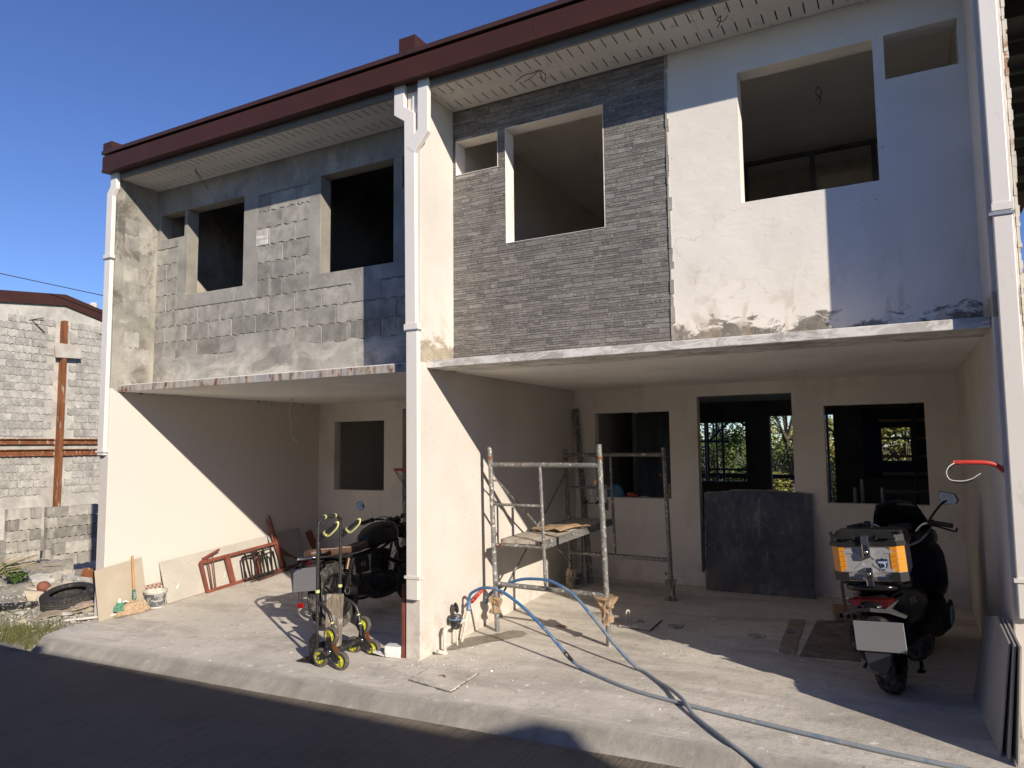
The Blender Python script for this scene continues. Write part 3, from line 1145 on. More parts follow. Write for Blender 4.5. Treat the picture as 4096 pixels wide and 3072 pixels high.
# --- upper rooms and ground floor rooms behind the openings
P('upper_ceiling', MB().box(XM1 + .002, 5.64, 0.702, YB - .002, 5.0, 5.01), 'plaster', HR)
P('upper_ceiling', MB().box(5.642, XR0 - .002, 0.702, YB - .002, 5.0, 5.01), 'ceiling', HR)
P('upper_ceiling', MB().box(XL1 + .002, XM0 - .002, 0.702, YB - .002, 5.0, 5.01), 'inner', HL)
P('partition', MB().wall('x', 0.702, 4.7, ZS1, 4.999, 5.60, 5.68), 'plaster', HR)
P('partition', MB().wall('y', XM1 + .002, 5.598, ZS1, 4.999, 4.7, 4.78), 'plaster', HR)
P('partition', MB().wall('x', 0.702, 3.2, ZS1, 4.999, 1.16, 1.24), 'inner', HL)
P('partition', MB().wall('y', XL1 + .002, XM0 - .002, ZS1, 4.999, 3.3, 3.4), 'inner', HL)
# stud frame seen through the white wall's window
f = MB()
for x in (5.83, 6.55, 7.16):
    f.box(x - 0.025, x + 0.025, 3.14, 3.19, ZS1, 4.86)
f.box(5.69, XR0 - 0.01, 3.138, 3.192, 4.86, 4.90)
P('stud_frame', f, 'truck_zinc', HR)
P('stud_board', MB().box(6.58, 7.13, 3.195, 3.21, ZS1, 4.62), 'dim_ceiling', HR)
P('stud_board', MB().wall('y', 5.69, XR0 - 0.004, ZS1, 4.999, 3.9, 3.95), 'dim_ceiling', HR)
REAR = [(3.90, 4.945, 1.025, 2.03), (5.341, 6.318, 0.05, 2.12), (7.00, 7.393, 1.378, 1.892)]
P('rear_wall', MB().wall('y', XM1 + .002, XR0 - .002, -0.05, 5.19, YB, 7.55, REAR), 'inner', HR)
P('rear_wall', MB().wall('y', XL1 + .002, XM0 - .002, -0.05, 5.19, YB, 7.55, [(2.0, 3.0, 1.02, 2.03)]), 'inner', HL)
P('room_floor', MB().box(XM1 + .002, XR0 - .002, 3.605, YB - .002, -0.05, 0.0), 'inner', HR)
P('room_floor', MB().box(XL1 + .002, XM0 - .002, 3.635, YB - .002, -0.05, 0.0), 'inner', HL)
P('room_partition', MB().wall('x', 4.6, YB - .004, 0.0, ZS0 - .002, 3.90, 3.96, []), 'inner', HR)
MT['blue_panel'] = mat('blue_painted_board', (0.016, 0.028, 0.055), 0.6)
P('blue_board', MB().wall('y', 6.745, 7.62, 1.12, 2.19, YB - 0.03, YB - 0.004, [(6.998, 7.395, 1.376, 1.894)]), 'blue_panel', HR)
# open-tread stairs
MT['tread'] = mat('dusty_stair_tread', (0.20, 0.15, 0.10), 0.8)
MT['dark_steel'] = mat('dark_steel', (0.018, 0.017, 0.017), 0.6)
st = thing('staircase', (7.4, 5.0, 0.0), 'open-tread wooden stairs on a dark steel stringer inside the right ground floor room', 'staircase')
for i, (x0, z_) in enumerate(((7.023, 1.925), (7.029, 1.70), (7.04, 1.475), (7.04, 1.26), (7.05, 1.04), (7.05, 0.82), (7.05, 0.6), (7.05, .38))):
    part('tread', MB().box(x0, 7.70, 4.95 - 0.03 * i, 5.17 - 0.03 * i, z_, z_ + 0.032), MT['tread'], st)
f = MB()
f.bar((7.41, 4.9, 0.0), (7.41, 4.9, 2.36), 0.07, 0.05)
part('stringer', f, MT['dark_steel'], st)
for x, y in ((6.72, 4.92), (6.80, 5.02), (7.03, 4.95)):
    part('baluster', MB().tube([(x, y, 0.0), (x, y, 1.10 if x != 6.8 else 1.2)], 0.022), MT['zinc'], st)

# --- downpipes
def rect_pipe(mb, path, w=0.118, d=0.078, yo=0.0):
    """rectangular pipe mitred in the XZ plane; path gives (x, z) of the centre line, yc fixed"""
    def sh(p):
        return Vector((p[0] + 0.078 * (p[0] - 7.261) / 5.10, 0, p[1] + 0.078 * (p[1] - 1.675) / 5.10))
    path = [sh(p) for p in path]
    w *= 0.985
    rings = []
    for i, p in enumerate(path):
        d0 = (p - path[i - 1]).normalized() if i else (path[1] - p).normalized()
        d1 = (path[i + 1] - p).normalized() if i < len(path) - 1 else d0
        n0 = Vector((d0.z, 0, -d0.x))
        n1 = Vector((d1.z, 0, -d1.x))
        m_ = (n0 + n1).normalized()
        k = (w / 2) / max(0.3, m_.dot(n0))
        y0, y1 = -0.052 - yo, -0.0015 + yo
        a, b = p - m_ * k, p + m_ * k
        rings.append([(a.x, y0, a.z), (b.x, y0, b.z), (b.x, y1, b.z), (a.x, y1, a.z)])
    mb.loft(rings, True, False)
    return mb
dp = thing('downpipe', (3.49, -0.09, 0.37), 'white square downpipe on the middle pier with a forked head under the gutter', 'downpipe', 'white rectangular downpipes')
part('pipe', rect_pipe(MB(), [(3.366, 5.0), (3.366, 4.735), (3.480, 4.655), (3.500, 2.74)]), MT['upvc'], dp, bev=0.006)
part('pipe', rect_pipe(MB(), [(3.513, 2.735), (3.524, 0.372)], 0.124, 0.082, 0.002), MT['upvc'], dp, bev=0.006)
part('branch', rect_pipe(MB(), [(3.630, 5.0), (3.630, 4.50), (3.495, 4.345)], 0.116, 0.074, 0.0025), MT['upvc'], dp, bev=0.006)
part('coupling', MB().box(3.376, 3.522, -0.060, -0.001, 2.721, 2.771), MT['upvc'], dp)
part('clip', MB().box(3.373, 3.526, -0.062, -0.0005, 2.706, 2.7205), MT['zinc'], dp)
part('clip', MB().box(3.389, 3.549, -0.062, -0.0005, 0.528, 0.552), MT['upvc'], dp)
part('backing_strip', MB().box(3.43, 3.512, -0.012, -0.001, 4.40, 4.93), MT['upvc'], dp)
dp = thing('downpipe', (-0.9, -0.09, 1.61), 'white square downpipe at the left end pier stopping above head height', 'downpipe', 'white rectangular downpipes')
part('pipe', rect_pipe(MB(), [(-0.872, 5.0), (-0.872, 4.80), (-0.935, 4.715), (-0.930, 1.61)], 0.118), MT['upvc'], dp, bev=0.006)
part('coupling', MB().box(-1.130, -0.988, -0.060, -0.001, 3.980, 4.020), MT['upvc'], dp)
part('clip', MB().box(-1.134, -0.984, -0.062, -0.0005, 3.960, 3.979), MT['zinc'], dp)
part('clip', MB().box(-1.130, -0.974, -0.062, -0.0005, 1.64, 1.665), MT['upvc'], dp)
dp = thing('downpipe', (7.87, -0.09, 0.65), 'white square downpipe on the pier at the right edge', 'downpipe', 'white rectangular downpipes')
part('pipe', rect_pipe(MB(), [(7.862, 5.0), (7.862, 3.07)], 0.10), MT['upvc'], dp, bev=0.006)
part('pipe', rect_pipe(MB(), [(7.866, 3.065), (7.860, 0.655)], 0.104, 0.082), MT['upvc'], dp, bev=0.006)
part('coupling', MB().box(7.820, 7.930, -0.060, -0.001, 3.075, 3.12), MT['upvc'], dp)
part('clip', MB().box(7.803, 7.935, -0.062, -0.0005, 3.045, 3.065), MT['zinc'], dp)
part('clip', MB().box(7.805, 7.932, -0.062, -0.0005, 0.845, 0.868), MT['upvc'], dp)

# right pier's outer edge: crumbling unpainted render with rust and moss stains
n, c, nm = plaster('stained_edge', (0.70, 0.66, 0.56))
z = n.sep()[2]
rs = n.math('MULTIPLY', n.ramp(n.noise(9.0, None, 6), 0.48, 0.55), n.ramp(n.noise(1.1, n.scale(n.pos, (1, 1, 2)), 2), 0.45, 0.6))
c = n.mix(rs, c, (0.32, 0.12, 0.035))
ms = n.math('MULTIPLY', n.ramp(n.noise(11.0, None, 6), 0.42, 0.52), n.ramp(z, 0.55, 0.25))
c = n.mix(n.math('MULTIPLY', ms, 0.85), c, (0.12, 0.13, 0.03))
MT['stained'] = n.fin(c, 0.95, 0, nm, 0.2)
f = MB()
zz = -0.35
while zz < 5.15:
    h = rng.uniform(0.02, 0.07)
    f.box(XR1 + 0.001, XR1 + rng.uniform(0.012, 0.026), rng.uniform(-0.004, 0.004), 0.5, zz, zz + h)
    zz += h
P('broken_render_edge', f, 'stained', HR)

# ================================================================ UNFINISHED BAY TO THE RIGHT (roof only)
bay = thing('carport_roof', (10, 3, 5.0), 'dark unlined roof on steel purlins beyond the right pier', 'roof frame')
for i in range(10):
    part('purlin', MB().box(XR1 + 0.05, 12.2, 0.15 + 0.66 * i, 0.23 + 0.66 * i, 5.05 - 0.012 * i, 5.17 - 0.012 * i), MT['void'], bay)
part('roof_sheet', MB().box(XR1 + 0.04, 12.2, 0.03, 6.3, 5.175, 5.19), MT['dark_steel'], bay)
blk = thing('rough_wall', (8.6, 7.0, 0), 'rough unplastered wall stub seen past the right pier', 'wall')
part('masonry', MB().wall('x', 6.4, 7.6, -0.1, 3.9, 8.55, 8.75), MT['block_lot'], blk)
part('brace', MB().bar((8.4, 6.4, 3.9), (8.9, 6.4, 4.9), 0.05), MT['rust'], blk)

# ================================================================ HOUSES ACROSS THE STREET (behind the viewer; they shade the road)
MT['opp'] = mat('painted_wall_across_the_street', (0.74, 0.70, 0.63), 0.9)
opp = thing('terrace_house', (16, -9, -0.4), 'row of low single-storey houses across the street with brown eaves', 'house')
OYE, OZE = -5.66, 3.655
part('wall', MB().wall('y', -22, 45, -1.5, OZE - .06, -6.3, -6.12, [(-18 + 4.4 * i, -16.6 + 4.4 * i, 0.9, 2.2) for i in range(14)]), MT['opp'], opp)
part('rear_wall', MB().box(-22, 45, -14.2, -14, -1.5, OZE - .06), MT['opp'], opp)
for x in (-22, 44.8):
    part('end_wall', MB().box(x, x + .2, -13.99, -6.31, -1.5, OZE - .06), MT['opp'], opp)
m = MB()
e = [(OYE, OZE), (-10.2, OZE + 1.1), (-14.6, OZE)]
vs = [(x, y, z) for (y, z) in e for x in (-22.4, 45.4)]
vs += [(x, y, z - .05) for (x, y, z) in vs]
m.add(vs, [(0, 1, 3, 2), (2, 3, 5, 4), (8, 9, 7, 6), (10, 11, 9, 8), (1, 0, 6, 7), (4, 5, 11, 10)])
part('roof', m, MT['flash'], opp)
part('gutter', MB().box(-22.4, 45.4, OYE - .1, OYE, OZE - .20, OZE - .06), MT['brown'], opp)
for x in (13.25, 21.9, 30.5, 4.6, -4.0, -12.6):
    m = MB()
    pf = [(OYE - .01, OZE), (-10.2, OZE + 1.1), (-10.2, OZE + 1.4), (OYE - .01, OZE + .30)]
    m.add([(x - .14, y, z) for y, z in pf] + [(x + .14, y, z) for y, z in pf], [(0, 1, 2, 3), (7, 6, 5, 4)] + [(i, i + 4, (i + 1) % 4 + 4, (i + 1) % 4) for i in range(4)])
    part('wall_cap', m, MT['brown'], opp)
for i in range(14):
    x = -18 + 4.4 * i
    part('window', MB().box(x, x + 1.4, -6.2, -6.17, .9, 2.2), MT['dark_steel'], opp)
    part('door', MB().box(x + 2.2, x + 3.1, -6.13, -6.08, -.45, 1.65), MT['brown'], opp)

# ================================================================ BLOCK GABLE ON THE LEFT
gb = thing('gable_house', (-15, 6, -0.5), 'far left house end of unplastered pale blocks under a brown roof edge', 'house')
GX = -13.0
f = MB()
gpoly = [(0.5, -1.0), (9.2, -1.0), (9.2, 4.95), (6.2, 5.70), (0.5, 5.02)]
f.add([(GX + 0.0, y, z_) for y, z_ in gpoly] + [(GX - 6, y, z_) for y, z_ in gpoly],
      [list(range(5)), list(range(9, 4, -1))] + [((i + 1) % 5, i, i + 5, (i + 1) % 5 + 5) for i in range(5)])
n, c, nm = cement('gable_render', (0.47, 0.45, 0.40), 0.4)
MT['gable'] = n.fin(c, 0.95, 0, nm, 0.15)
part('wall', f, MT['gable'], gb)
bm_p = block_mesh(w=0.384, h=0.182, d=0.03, jag=0.022, name='pale_block')
bm_p.materials.append(MT['block_pale'])
bm_p2 = block_mesh(w=0.184, h=0.182, d=0.03, jag=0.022, name='pale_half_block')
bm_p2.materials.append(MT['block_pale'])
cnt = 0
def lay(z0, rows, y0, y1):
    global cnt
    for r_ in range(rows):
        z_ = z0 + 0.2 * r_ + 0.1
        y = y0 + (0.1 if r_ % 2 else -0.1)
        while y < y1:
            if abs(y + 0.2 - 6.2) > 0.26:
                me, L = (bm_p, 0.4)
                zmax = 5.02 + (y - .5) * 0.119 if y < 6.2 else 5.7 - (y - 6.2) * .25
                if z_ + 0.35 < zmax:
                    o = bpy.data.objects.new('concrete_block', me)
                    COL.objects.link(o)
                    o.parent = gb
                    o.location = Vector((GX + 0.001, y + 0.2, z_)) - ORG[gb]
                    o.rotation_euler = (0, 0, R(90))
                    o.scale = (1, rng.uniform(0.7, 1.1), 1)
                    cnt += 1
            y += 0.4
lay(2.04, 16, 3.9, 7.9)
lay(0.50, 5, 3.9, 7.9)
# steel: post and two channels
f = MB()
for dy in (-0.045, 0.032):
    f.box(GX + 0.01, GX + 0.20, 6.17 + dy, 6.183 + dy, 0.0, 5.22)
f.box(GX + 0.03, GX + 0.05, 6.135, 6.215, 0.0, 5.22)
f.box(GX + 0.19, GX + 0.205, 6.124, 6.226, 0.0, 5.22)
part('steel_post', f, MT['rust'], gb)
for (a, b) in ((1.83, 1.98), (1.52, 1.70)):
    for (y0, y1) in ((0.6, 6.07), (6.27, 9.1)):
        f = MB()
        f.box(GX + 0.005, GX + 0.03, y0, y1, a, b)
        f.box(GX + 0.03, GX + 0.10, y0, y1, b - 0.022, b)
        f.box(GX + 0.03, GX + 0.10, y0, y1, a, a + 0.022)
        part('steel_channel', f, MT['rust'], gb)
MT['patch'] = mat('beige_patch_board', (0.44, 0.41, 0.35), .95)
part('patch_board', MB().prism([(5.86, 4.58), (6.58, 4.56), (6.60, 4.21), (5.92, 4.18)], GX + 0.21, GX + 0.23, Matrix(((0, 1, 0, 0), (1, 0, 0, 0), (0, 0, 1, 0), (0, 0, 0, 1)))), MT['patch'], gb)
f = MB()
e = [(0.2, 5.02), (6.2, 5.66), (9.4, 4.86)]
for (a, b) in zip(e[:-1], e[1:]):
    f.add([(GX + 0.08, a[0], a[1]), (GX + 0.08, b[0], b[1]), (GX + 0.08, b[0], b[1] + 0.31), (GX + 0.08, a[0], a[1] + 0.31),
           (GX - 6, a[0], a[1]), (GX - 6, b[0], b[1]), (GX - 6, b[0], b[1] + 0.31), (GX - 6, a[0], a[1] + 0.31)],
          [(0, 1, 2, 3), (7, 6, 5, 4), (3, 2, 6, 7), (1, 0, 4, 5)])
part('roof_trim', f, MT['brown'], gb)
part('vent_pipe', MB().tube([(GX - 1.2, 7.75, 5.3), (GX - 1.2, 7.75, 6.12)], 0.12, 14), MT['slab_edge'], gb)
for p, q in (((GX + .03, 4.3 + 1.0, 5.12), (GX + .12, 5.62, 5.22)), ((GX + .03, 5.35, 5.14), (GX + .10, 5.68, 4.83)), ((GX + .03, 7.2, 5.02), (GX + .10, 7.45, 4.9))):
    part('reinforcing_bar', MB().tube([p, q], 0.012, 6), MT['black_wire'], gb)
solo('power_line', MB().tube([(-30, -3.0, 9.6), (-13.0, 4.0, 6.25), (-12, 7.5, 5.9)], 0.012, 5), MT['black_wire'], 'thin dark power line crossing the sky at far left', 'wire')
# ================================================================ THINGS ON SITE
MT['scaffold'] = None
n = N('paint_spattered_steel')
v = n.loc
c = n.mix(n.ramp(n.noise(9.0, None, 6), 0.3, 0.7), (0.13, 0.13, 0.125), (0.26, 0.255, 0.24))
c = n.mix(n.ramp(n.noise(11.0, None, 7, 0.7), 0.60, 0.68), c, (0.20, 0.11, 0.06))
c = n.mix(n.ramp(n.noise(34.0, None, 6, 0.7), 0.56, 0.62), c, (0.66, 0.63, 0.57))
MT['scaffold'] = n.fin(c, 0.55, 0.25, n.bump(n.noise(60, None, 4), 0.3, 0.002), 0.4)
n = N('mortar_crusted_plank')
c = n.mix(n.ramp(n.noise(6.0, n.scale(n.pos, (3, 1, 1)), 6), 0.3, 0.7), (0.36, 0.31, 0.25), (0.52, 0.47, 0.39))
c = n.mix(n.ramp(n.noise(10.0, None, 7, 0.7), 0.55, 0.65), c, (0.62, 0.59, 0.53))
MT['plank'] = n.fin(c, 0.95, 0, n.bump(n.noise(40, None, 6, 0.7), 0.5, 0.005), 0.15)
MT['cardboard'] = mat('cardboard', (0.34, 0.23, 0.135), 0.9, var=0.2, vs=9, dirt=(0.40, 0.32, 0.23), ds=12)
MT['old_card'] = mat('weathered_cardboard', (0.30, 0.25, 0.19), 0.95, var=0.2, dirt=(0.42, 0.37, 0.30), ds=9)
MT['hose'] = None
n = N('blue_garden_hose')
v = n.pos
x = n.sep()[0]
w = n.math('ADD', n.ramp(n.noise(6.0, None, 6, 0.7), 0.3, 0.7, -0.30, 0.55), n.ramp(x, 4.2, 5.4, 0.0, 0.75))
c = n.mix(n.ramp(w, 0.2, 0.8), (0.045, 0.145, 0.33), (0.27, 0.30, 0.325))
c = n.mix(n.ramp(n.noise(26.0, None, 5, 0.7), 0.60, 0.68), c, (0.45, 0.43, 0.38))
MT['hose'] = n.fin(c, 0.5, 0, None, 0.4)
MT['grey_hose'] = mat('dusty_grey_hose', (0.22, 0.235, 0.24), 0.7, dirt=(0.40, 0.37, 0.31), ds=22)
MT['meter_black'] = mat('cement_splashed_black', (0.028, 0.028, 0.028), 0.4, dirt=(0.50, 0.47, 0.42), dirt_amt=0.45, ds=26)
MT['meter_lid'] = mat('black_meter_lid', (0.012, 0.012, 0.012), 0.3)
MT['blue_plastic'] = mat('dusty_blue_plastic', (0.09, 0.16, 0.30), 0.5, dirt=(0.5, 0.48, 0.44), ds=30)
n = N('scuffed_dark_sheet')
v = n.pos
c = n.mix(n.ramp(n.noise(3.0, None, 5), 0.3, 0.7), (0.060, 0.060, 0.068), (0.118, 0.116, 0.122))
run = n.noise(34.0, n.scale(v, (1.0, 1.0, 0.05)), 6, 0.6, 0.35)
lowm = n.noise(2.0, None, 3)
c = n.mix(n.math('MULTIPLY', n.ramp(run, 0.54, 0.68), n.ramp(lowm, 0.35, 0.6)), c, (0.30, 0.295, 0.28))
sp = n.voro(24.0).outputs['Distance']
c = n.mix(n.math('MULTIPLY', n.ramp(sp, 0.20, 0.12), n.ramp(n.noise(3.5, None, 4), 0.52, 0.6)), c, (0.50, 0.48, 0.44))
z = n.sep()[2]
c = n.mix(n.math('MULTIPLY', n.ramp(z, 0.35, 0.0), n.ramp(n.noise(5.0, None, 5), 0.35, 0.65)), c, (0.17, 0.145, 0.12))
MT['dark_sheet'] = n.fin(c, n.ramp(n.noise(8, None, 4), 0.3, 0.7, 0.18, 0.38), 0.4, n.bump(n.noise(25, None, 5), 0.25, 0.004), 0.5)
MT['sheet_edge'] = mat('chipped_pale_edge', (0.32, 0.29, 0.25), 0.9)
def board(name, col, drip):
    n = N(name)
    v = n.pos
    c = n.mix(n.ramp(n.noise(2.5, None, 6), 0.3, 0.7), c3(col, 0.9), c3(col, 1.08))
    if drip:
        d = n.noise(13.0, n.scale(v, (1, 1, 0.22)), 5, 0.6, 0.5)
        c = n.mix(n.ramp(d, 0.66, 0.69), c, (0.80, 0.77, 0.71))
        d2 = n.noise(17.0, n.scale(v, (1, 1, 0.3)), 5, 0.6, 0.5)
        c = n.mix(n.ramp(d2, 0.69, 0.72), c, (0.20, 0.18, 0.15))
        c = n.mix(n.ramp(n.noise(60.0, None, 3), 0.62, 0.7), c, c3(col, 0.72))
    return n.fin(c, 0.92, 0, n.bump(n.noise(70, None, 4), 0.15, 0.002), 0.2)
MT['beige_board'] = board('beige_fibre_board', (0.44, 0.385, 0.30), False)
MT['grey_fibre'] = board('grey_fibre_cement_board', (0.47, 0.44, 0.385), True)
MT['dim_board'] = board('grey_cement_sheet', (0.42, 0.40, 0.36), False)

# ---------------------------------------------------------------- scaffold
sc = thing('scaffold', (4.33, 1.8, -0.08), 'paint-spattered steel scaffold with a low mortar-crusted plank deck', 'scaffold')
FR = [((3.733, 0.971), (3.663, 0.971), (4.908, 0.900), (4.848, 0.90)), ((3.733, 2.758), (3.681, 2.758), (4.975, 2.66), (4.925, 2.66))]
for k, (a0, a1, b0, b1) in enumerate(FR):
    za, zb_ = zf(*a0), zf(*b0)
    zt = 1.665 if k == 0 else 1.622
    fr = part('end_frame', MB().tube([(a0[0], a0[1], za + 0.0), (a1[0], a1[1], zt)], 0.0245, 10), MT['scaffold'], sc)
    def on(z, side, k=k):
        p, q = (a0, a1) if side == 0 else (b0, b1)
        t = (z + 0.1) / (zt + 0.1)
        return Vector((p[0] + (q[0] - p[0]) * t, p[1] + (q[1] - p[1]) * t, z))
    part('post', MB().tube([(b0[0], b0[1], zb_), (b1[0], b1[1], zt + 0.012)], 0.0245, 10), MT['scaffold'], sc)
    dz = 0 if k == 0 else 0.05
    zt_bar = 1.487 if k == 0 else 1.555
    zl = 0.335 if k == 0 else 0.40
    part('top_rail', MB().tube([on(zt_bar, 0), on(zt_bar - 0.0, 1)], 0.0235, 10), MT['scaffold'], sc)
    part('bottom_rail', MB().tube([on(zl, 0), on(zl, 1)], 0.0235, 10), MT['scaffold'], sc)
    m0 = on(zt_bar, 0).lerp(on(zt_bar, 1), 0.475)
    m1 = on(zl, 0).lerp(on(zl, 1), 0.475)
    mid = MB().tube([m0, m0.lerp(m1, 0.06), m0.lerp(m1, 0.94), m1], [0.012, 0.017, 0.017, 0.012], 8)
    part('ladder_stile', mid, MT['scaffold'], sc)
    for z in ((1.10, 0.712) if k == 0 else (1.17, 0.775)):
        t = (zt_bar - z) / (zt_bar - zl)
        part('rung', MB().tube([on(z, 0), m0.lerp(m1, t)], 0.0135, 8), MT['scaffold'], sc)
    for side in (0, 1):
        col_ = MB()
        p = on(zt - 0.10, side)
        q = on(zt - 0.125, side)
        col_.tube([p, q], 0.0275, 10)
        part('collar', col_, MT['rust'], sc)
        for z in (1.33, 0.25):
            p = on(z, side)
            sx = 1 if side == 0 else -1
            lk = MB().tube([p, p + Vector((sx * 0.055, 0, 0))], 0.007, 6)
            lk.cbox(p + Vector((sx * 0.055, 0, 0.005)), (0.012, 0.012, 0.035))
            part('brace_pin', lk, MT['rust'], sc)
# cross braces on the wall side
def flatbrace(p, q):
    p, q = Vector(p), Vector(q)
    return MB().tube([p, p.lerp(q, .04), p.lerp(q, .96), q], [0.006, 0.011, 0.011, 0.006], 8)
part('cross_brace', flatbrace((3.735, 0.985, 1.335), (3.765, 2.745, 0.25)), MT['scaffold'], sc)
part('cross_brace', flatbrace((3.775, 0.985, 0.22), (3.725, 2.745, 1.40)), MT['scaffold'], sc)
part('pivot', MB().tube([(3.745, 1.88, 0.79), (3.775, 1.88, 0.79)], 0.012, 8), MT['rust'], sc)
# deck: planks on a steel tray hooked over the rungs
ux = [3.785, 3.935, 4.085, 4.235]
for i in range(3):
    d = MB().box(ux[i] + 0.003, ux[i + 1] - 0.003, 0.985, 2.735, 0.728 + 0.002 * i, 0.762 + 0.003 * (i % 2))
    d.v = [Vector((p.x + (p.y - 0.985) * 0.018, p.y, p.z + (p.y - 0.985) * 0.030)) for p in d.v]
    part('deck_plank', d, MT['plank'], sc)
d = MB()
for x in (3.778, 4.238):
    d.box(x - 0.004, x + 0.004, 0.98, 2.74, 0.690, 0.766)
for y in (0.99, 1.86, 2.72):
    d.box(3.784, 4.232, y - 0.015, y + 0.015, 0.695, 0.725)
d.v = [Vector((p.x + (p.y - 0.985) * 0.018, p.y, p.z + (p.y - 0.985) * 0.030)) for p in d.v]
part('deck_tray', d, MT['scaffold'], sc)
for x in (3.80, 4.215):
    part('deck_hook', MB().tube([(x, 1.02, 0.745), (x, 0.975, 0.752), (x, 0.948, 0.735), (x, 0.945, 0.690)], 0.010, 8), MT['rust'], sc)

def crumple(c, r, h, seed, mat_, label, flare=0.0):
    rg_ = random.Random(seed)
    m = MB()
    rings = []
    for i in range(7):
        t = i / 6
        rr = r * (0.75 + 0.5 * abs(math.sin(t * 3.3 + seed))) + flare * max(0, t - 0.6)
        ring = []
        for k in range(14):
            a = 2 * math.pi * k / 14
            q = rr * (0.55 + 0.9 * rg_.random())
            ring.append((c[0] + q * math.cos(a), c[1] + q * math.sin(a), c[2] + h * t + rg_.uniform(-0.012, 0.012)))
        rings.append(ring)
    m.loft(rings, True, False)
    return solo('crumpled_cardboard', m, mat_, label, 'cardboard', 'cardboard wrapped round the scaffold feet')
crumple((3.715, 0.971, 0.06), 0.042, 0.15, 2, MT['cardboard'], 'tan cardboard tied round the scaffold foot nearest the water meter')
crumple((4.888, 0.90, 0.10), 0.042, 0.22, 5, MT['cardboard'], 'torn brown cardboard flaring round the front right scaffold foot', 0.10)
crumple((3.725, 2.758, -0.03), 0.045, 0.24, 9, MT['old_card'], 'dark crumpled cardboard round the scaffold foot in front of the small bucket')
crumple((4.962, 2.66, -0.04), 0.045, 0.22, 11, MT['old_card'], 'brown paper bunched round the rear right scaffold foot')
# torn cardboard lying on the deck
m = MB()
vs = []
for i in range(7):
    for j in range(5):
        x, y = 3.80 + 0.075 * i, 1.52 + 0.10 * j
        w = 0.03 * math.sin(i * 1.3 + j) + 0.02 * math.sin(j * 2.1)
        vs.append((x + 0.03 * math.sin(j * 3.1) + 0.02 * j, y + 0.03 * math.sin(i * 2.3), 0.800 + 0.014 * j * 0.3 + abs(w) * (1.0 if i > 3 else 0.3)))
m.add(vs, [(i * 5 + j, (i + 1) * 5 + j, (i + 1) * 5 + j + 1, i * 5 + j + 1) for i in range(6) for j in range(4)])
o = solo('torn_cardboard', m, MT['cardboard'], 'torn piece of brown cardboard lying on the scaffold deck', 'cardboard')
sm = o.modifiers.new('thick', 'SOLIDIFY'); sm.thickness = 0.005
m = MB().box(3.98, 4.22, 1.62, 2.02, 0.788, 0.800)
m.v = [Vector((p.x, p.y, p.z + (p.y - 1.6) * 0.03)) for p in m.v]
solo('offcut_board', m, MT['dim_board'], 'grey board offcut beside the torn cardboard on the scaffold deck', 'board')

# ---------------------------------------------------------------- rollers hanging on the rear scaffold frame
MT['roller'] = mat('dusty_roller_sleeve', (0.52, 0.49, 0.42), 0.95, bump=0.5)
for i, (x, lab) in enumerate(((4.02, 'paint roller with white sleeve hanging left on the rear scaffold rung'), (4.165, 'paint roller with white sleeve hanging beside the blue helmet'))):
    t = thing('paint_roller', (x, 2.74, 1.0), lab, 'paint roller', 'paint rollers on the scaffold')
    part('sleeve', MB().tube([(x, 2.735, 1.155), (x + 0.03, 2.72, 1.00)], 0.033, 12), MT['roller'], t)
    part('frame', MB().tube([(x + .035, 2.72, 0.99), (x - 0.03, 2.71, 0.985), (x - 0.06, 2.72, 1.03)], 0.005, 6), MT['wire'], t)
    part('handle', MB().tube([(x - 0.045, 2.72, 1.015), (x - 0.085, 2.72, 0.985)], 0.014, 8), MT['meter_lid'], t)
    part('hook', MB().tube([(x, 2.735, 1.15), (x, 2.74, 1.185), (x, 2.765, 1.195)], 0.005, 6), MT['wire'], t)
t = thing('paint_brush', (4.215, 2.73, 0.9), 'dark paint brush hanging below the second paint roller', 'paint brush')
part('handle', MB().tube([(4.205, 2.73, 1.20), (4.21, 2.73, 1.03)], 0.012, 8), MT['roller'], t)
part('bristles', MB().box(4.190, 4.228, 2.72, 2.74, 0.915, 1.03), MT['meter_lid'], t)

# ---------------------------------------------------------------- window-sill items
t = thing('safety_helmet', (4.035, 3.5, 1.012), 'blue safety helmet on the garage window sill', 'helmet')
m = MB()
prof = [(0.112 * math.cos(a), 0.15 * math.sin(a)) for a in [math.pi / 2 * i / 8 for i in range(8)]] + [(0.0005, 0.15)]
m.lathe([(r, h + 0.012) for r, h in prof], 20, Matrix.Translation((4.035, 3.505, 1.012)) @ Matrix.Diagonal((1, .62, 1, 1)))
part('shell', m, mat('helmet_blue', (0.055, 0.17, 0.29), 0.4), t)
m = MB().lathe([(0.108, 0.0), (0.132, 0.0), (0.132, 0.010), (0.108, 0.014)], 20, Matrix.Translation((4.04, 3.505, 1.0125)) @ Matrix.Diagonal((1.03, .60, 1, 1)))
part('brim', m, mat('helmet_brim_blue', (0.05, 0.15, 0.26), 0.4), t)
m = MB()
for (x, y, z, r) in ((4.225, 3.50, 1.045, 0.035), (4.27, 3.50, 1.04, 0.03), (4.31, 3.49, 1.035, 0.024)):
    m.sphere((x, y, z), r, 10, 6, (1.2, 1, 0.9))
solo('work_glove', m, mat('red_rubber_glove', (0.40, 0.075, 0.05), 0.6), 'rolled red rubber glove on the garage window sill', 'glove')
m = MB().lathe([(0.028, 0), (0.055, 0), (0.055, 0.018), (0.028, 0.018), (0.028, 0)], 20, Matrix.Translation((4.42, 3.50, 1.011)))
solo('tape_roll', m, MT['roller'], 'flat roll of beige tape on the garage window sill', 'tape')
t = thing('drink_bottle', (4.74, 3.50, 1.011), 'small plastic bottle at the right end of the garage window sill', 'bottle')
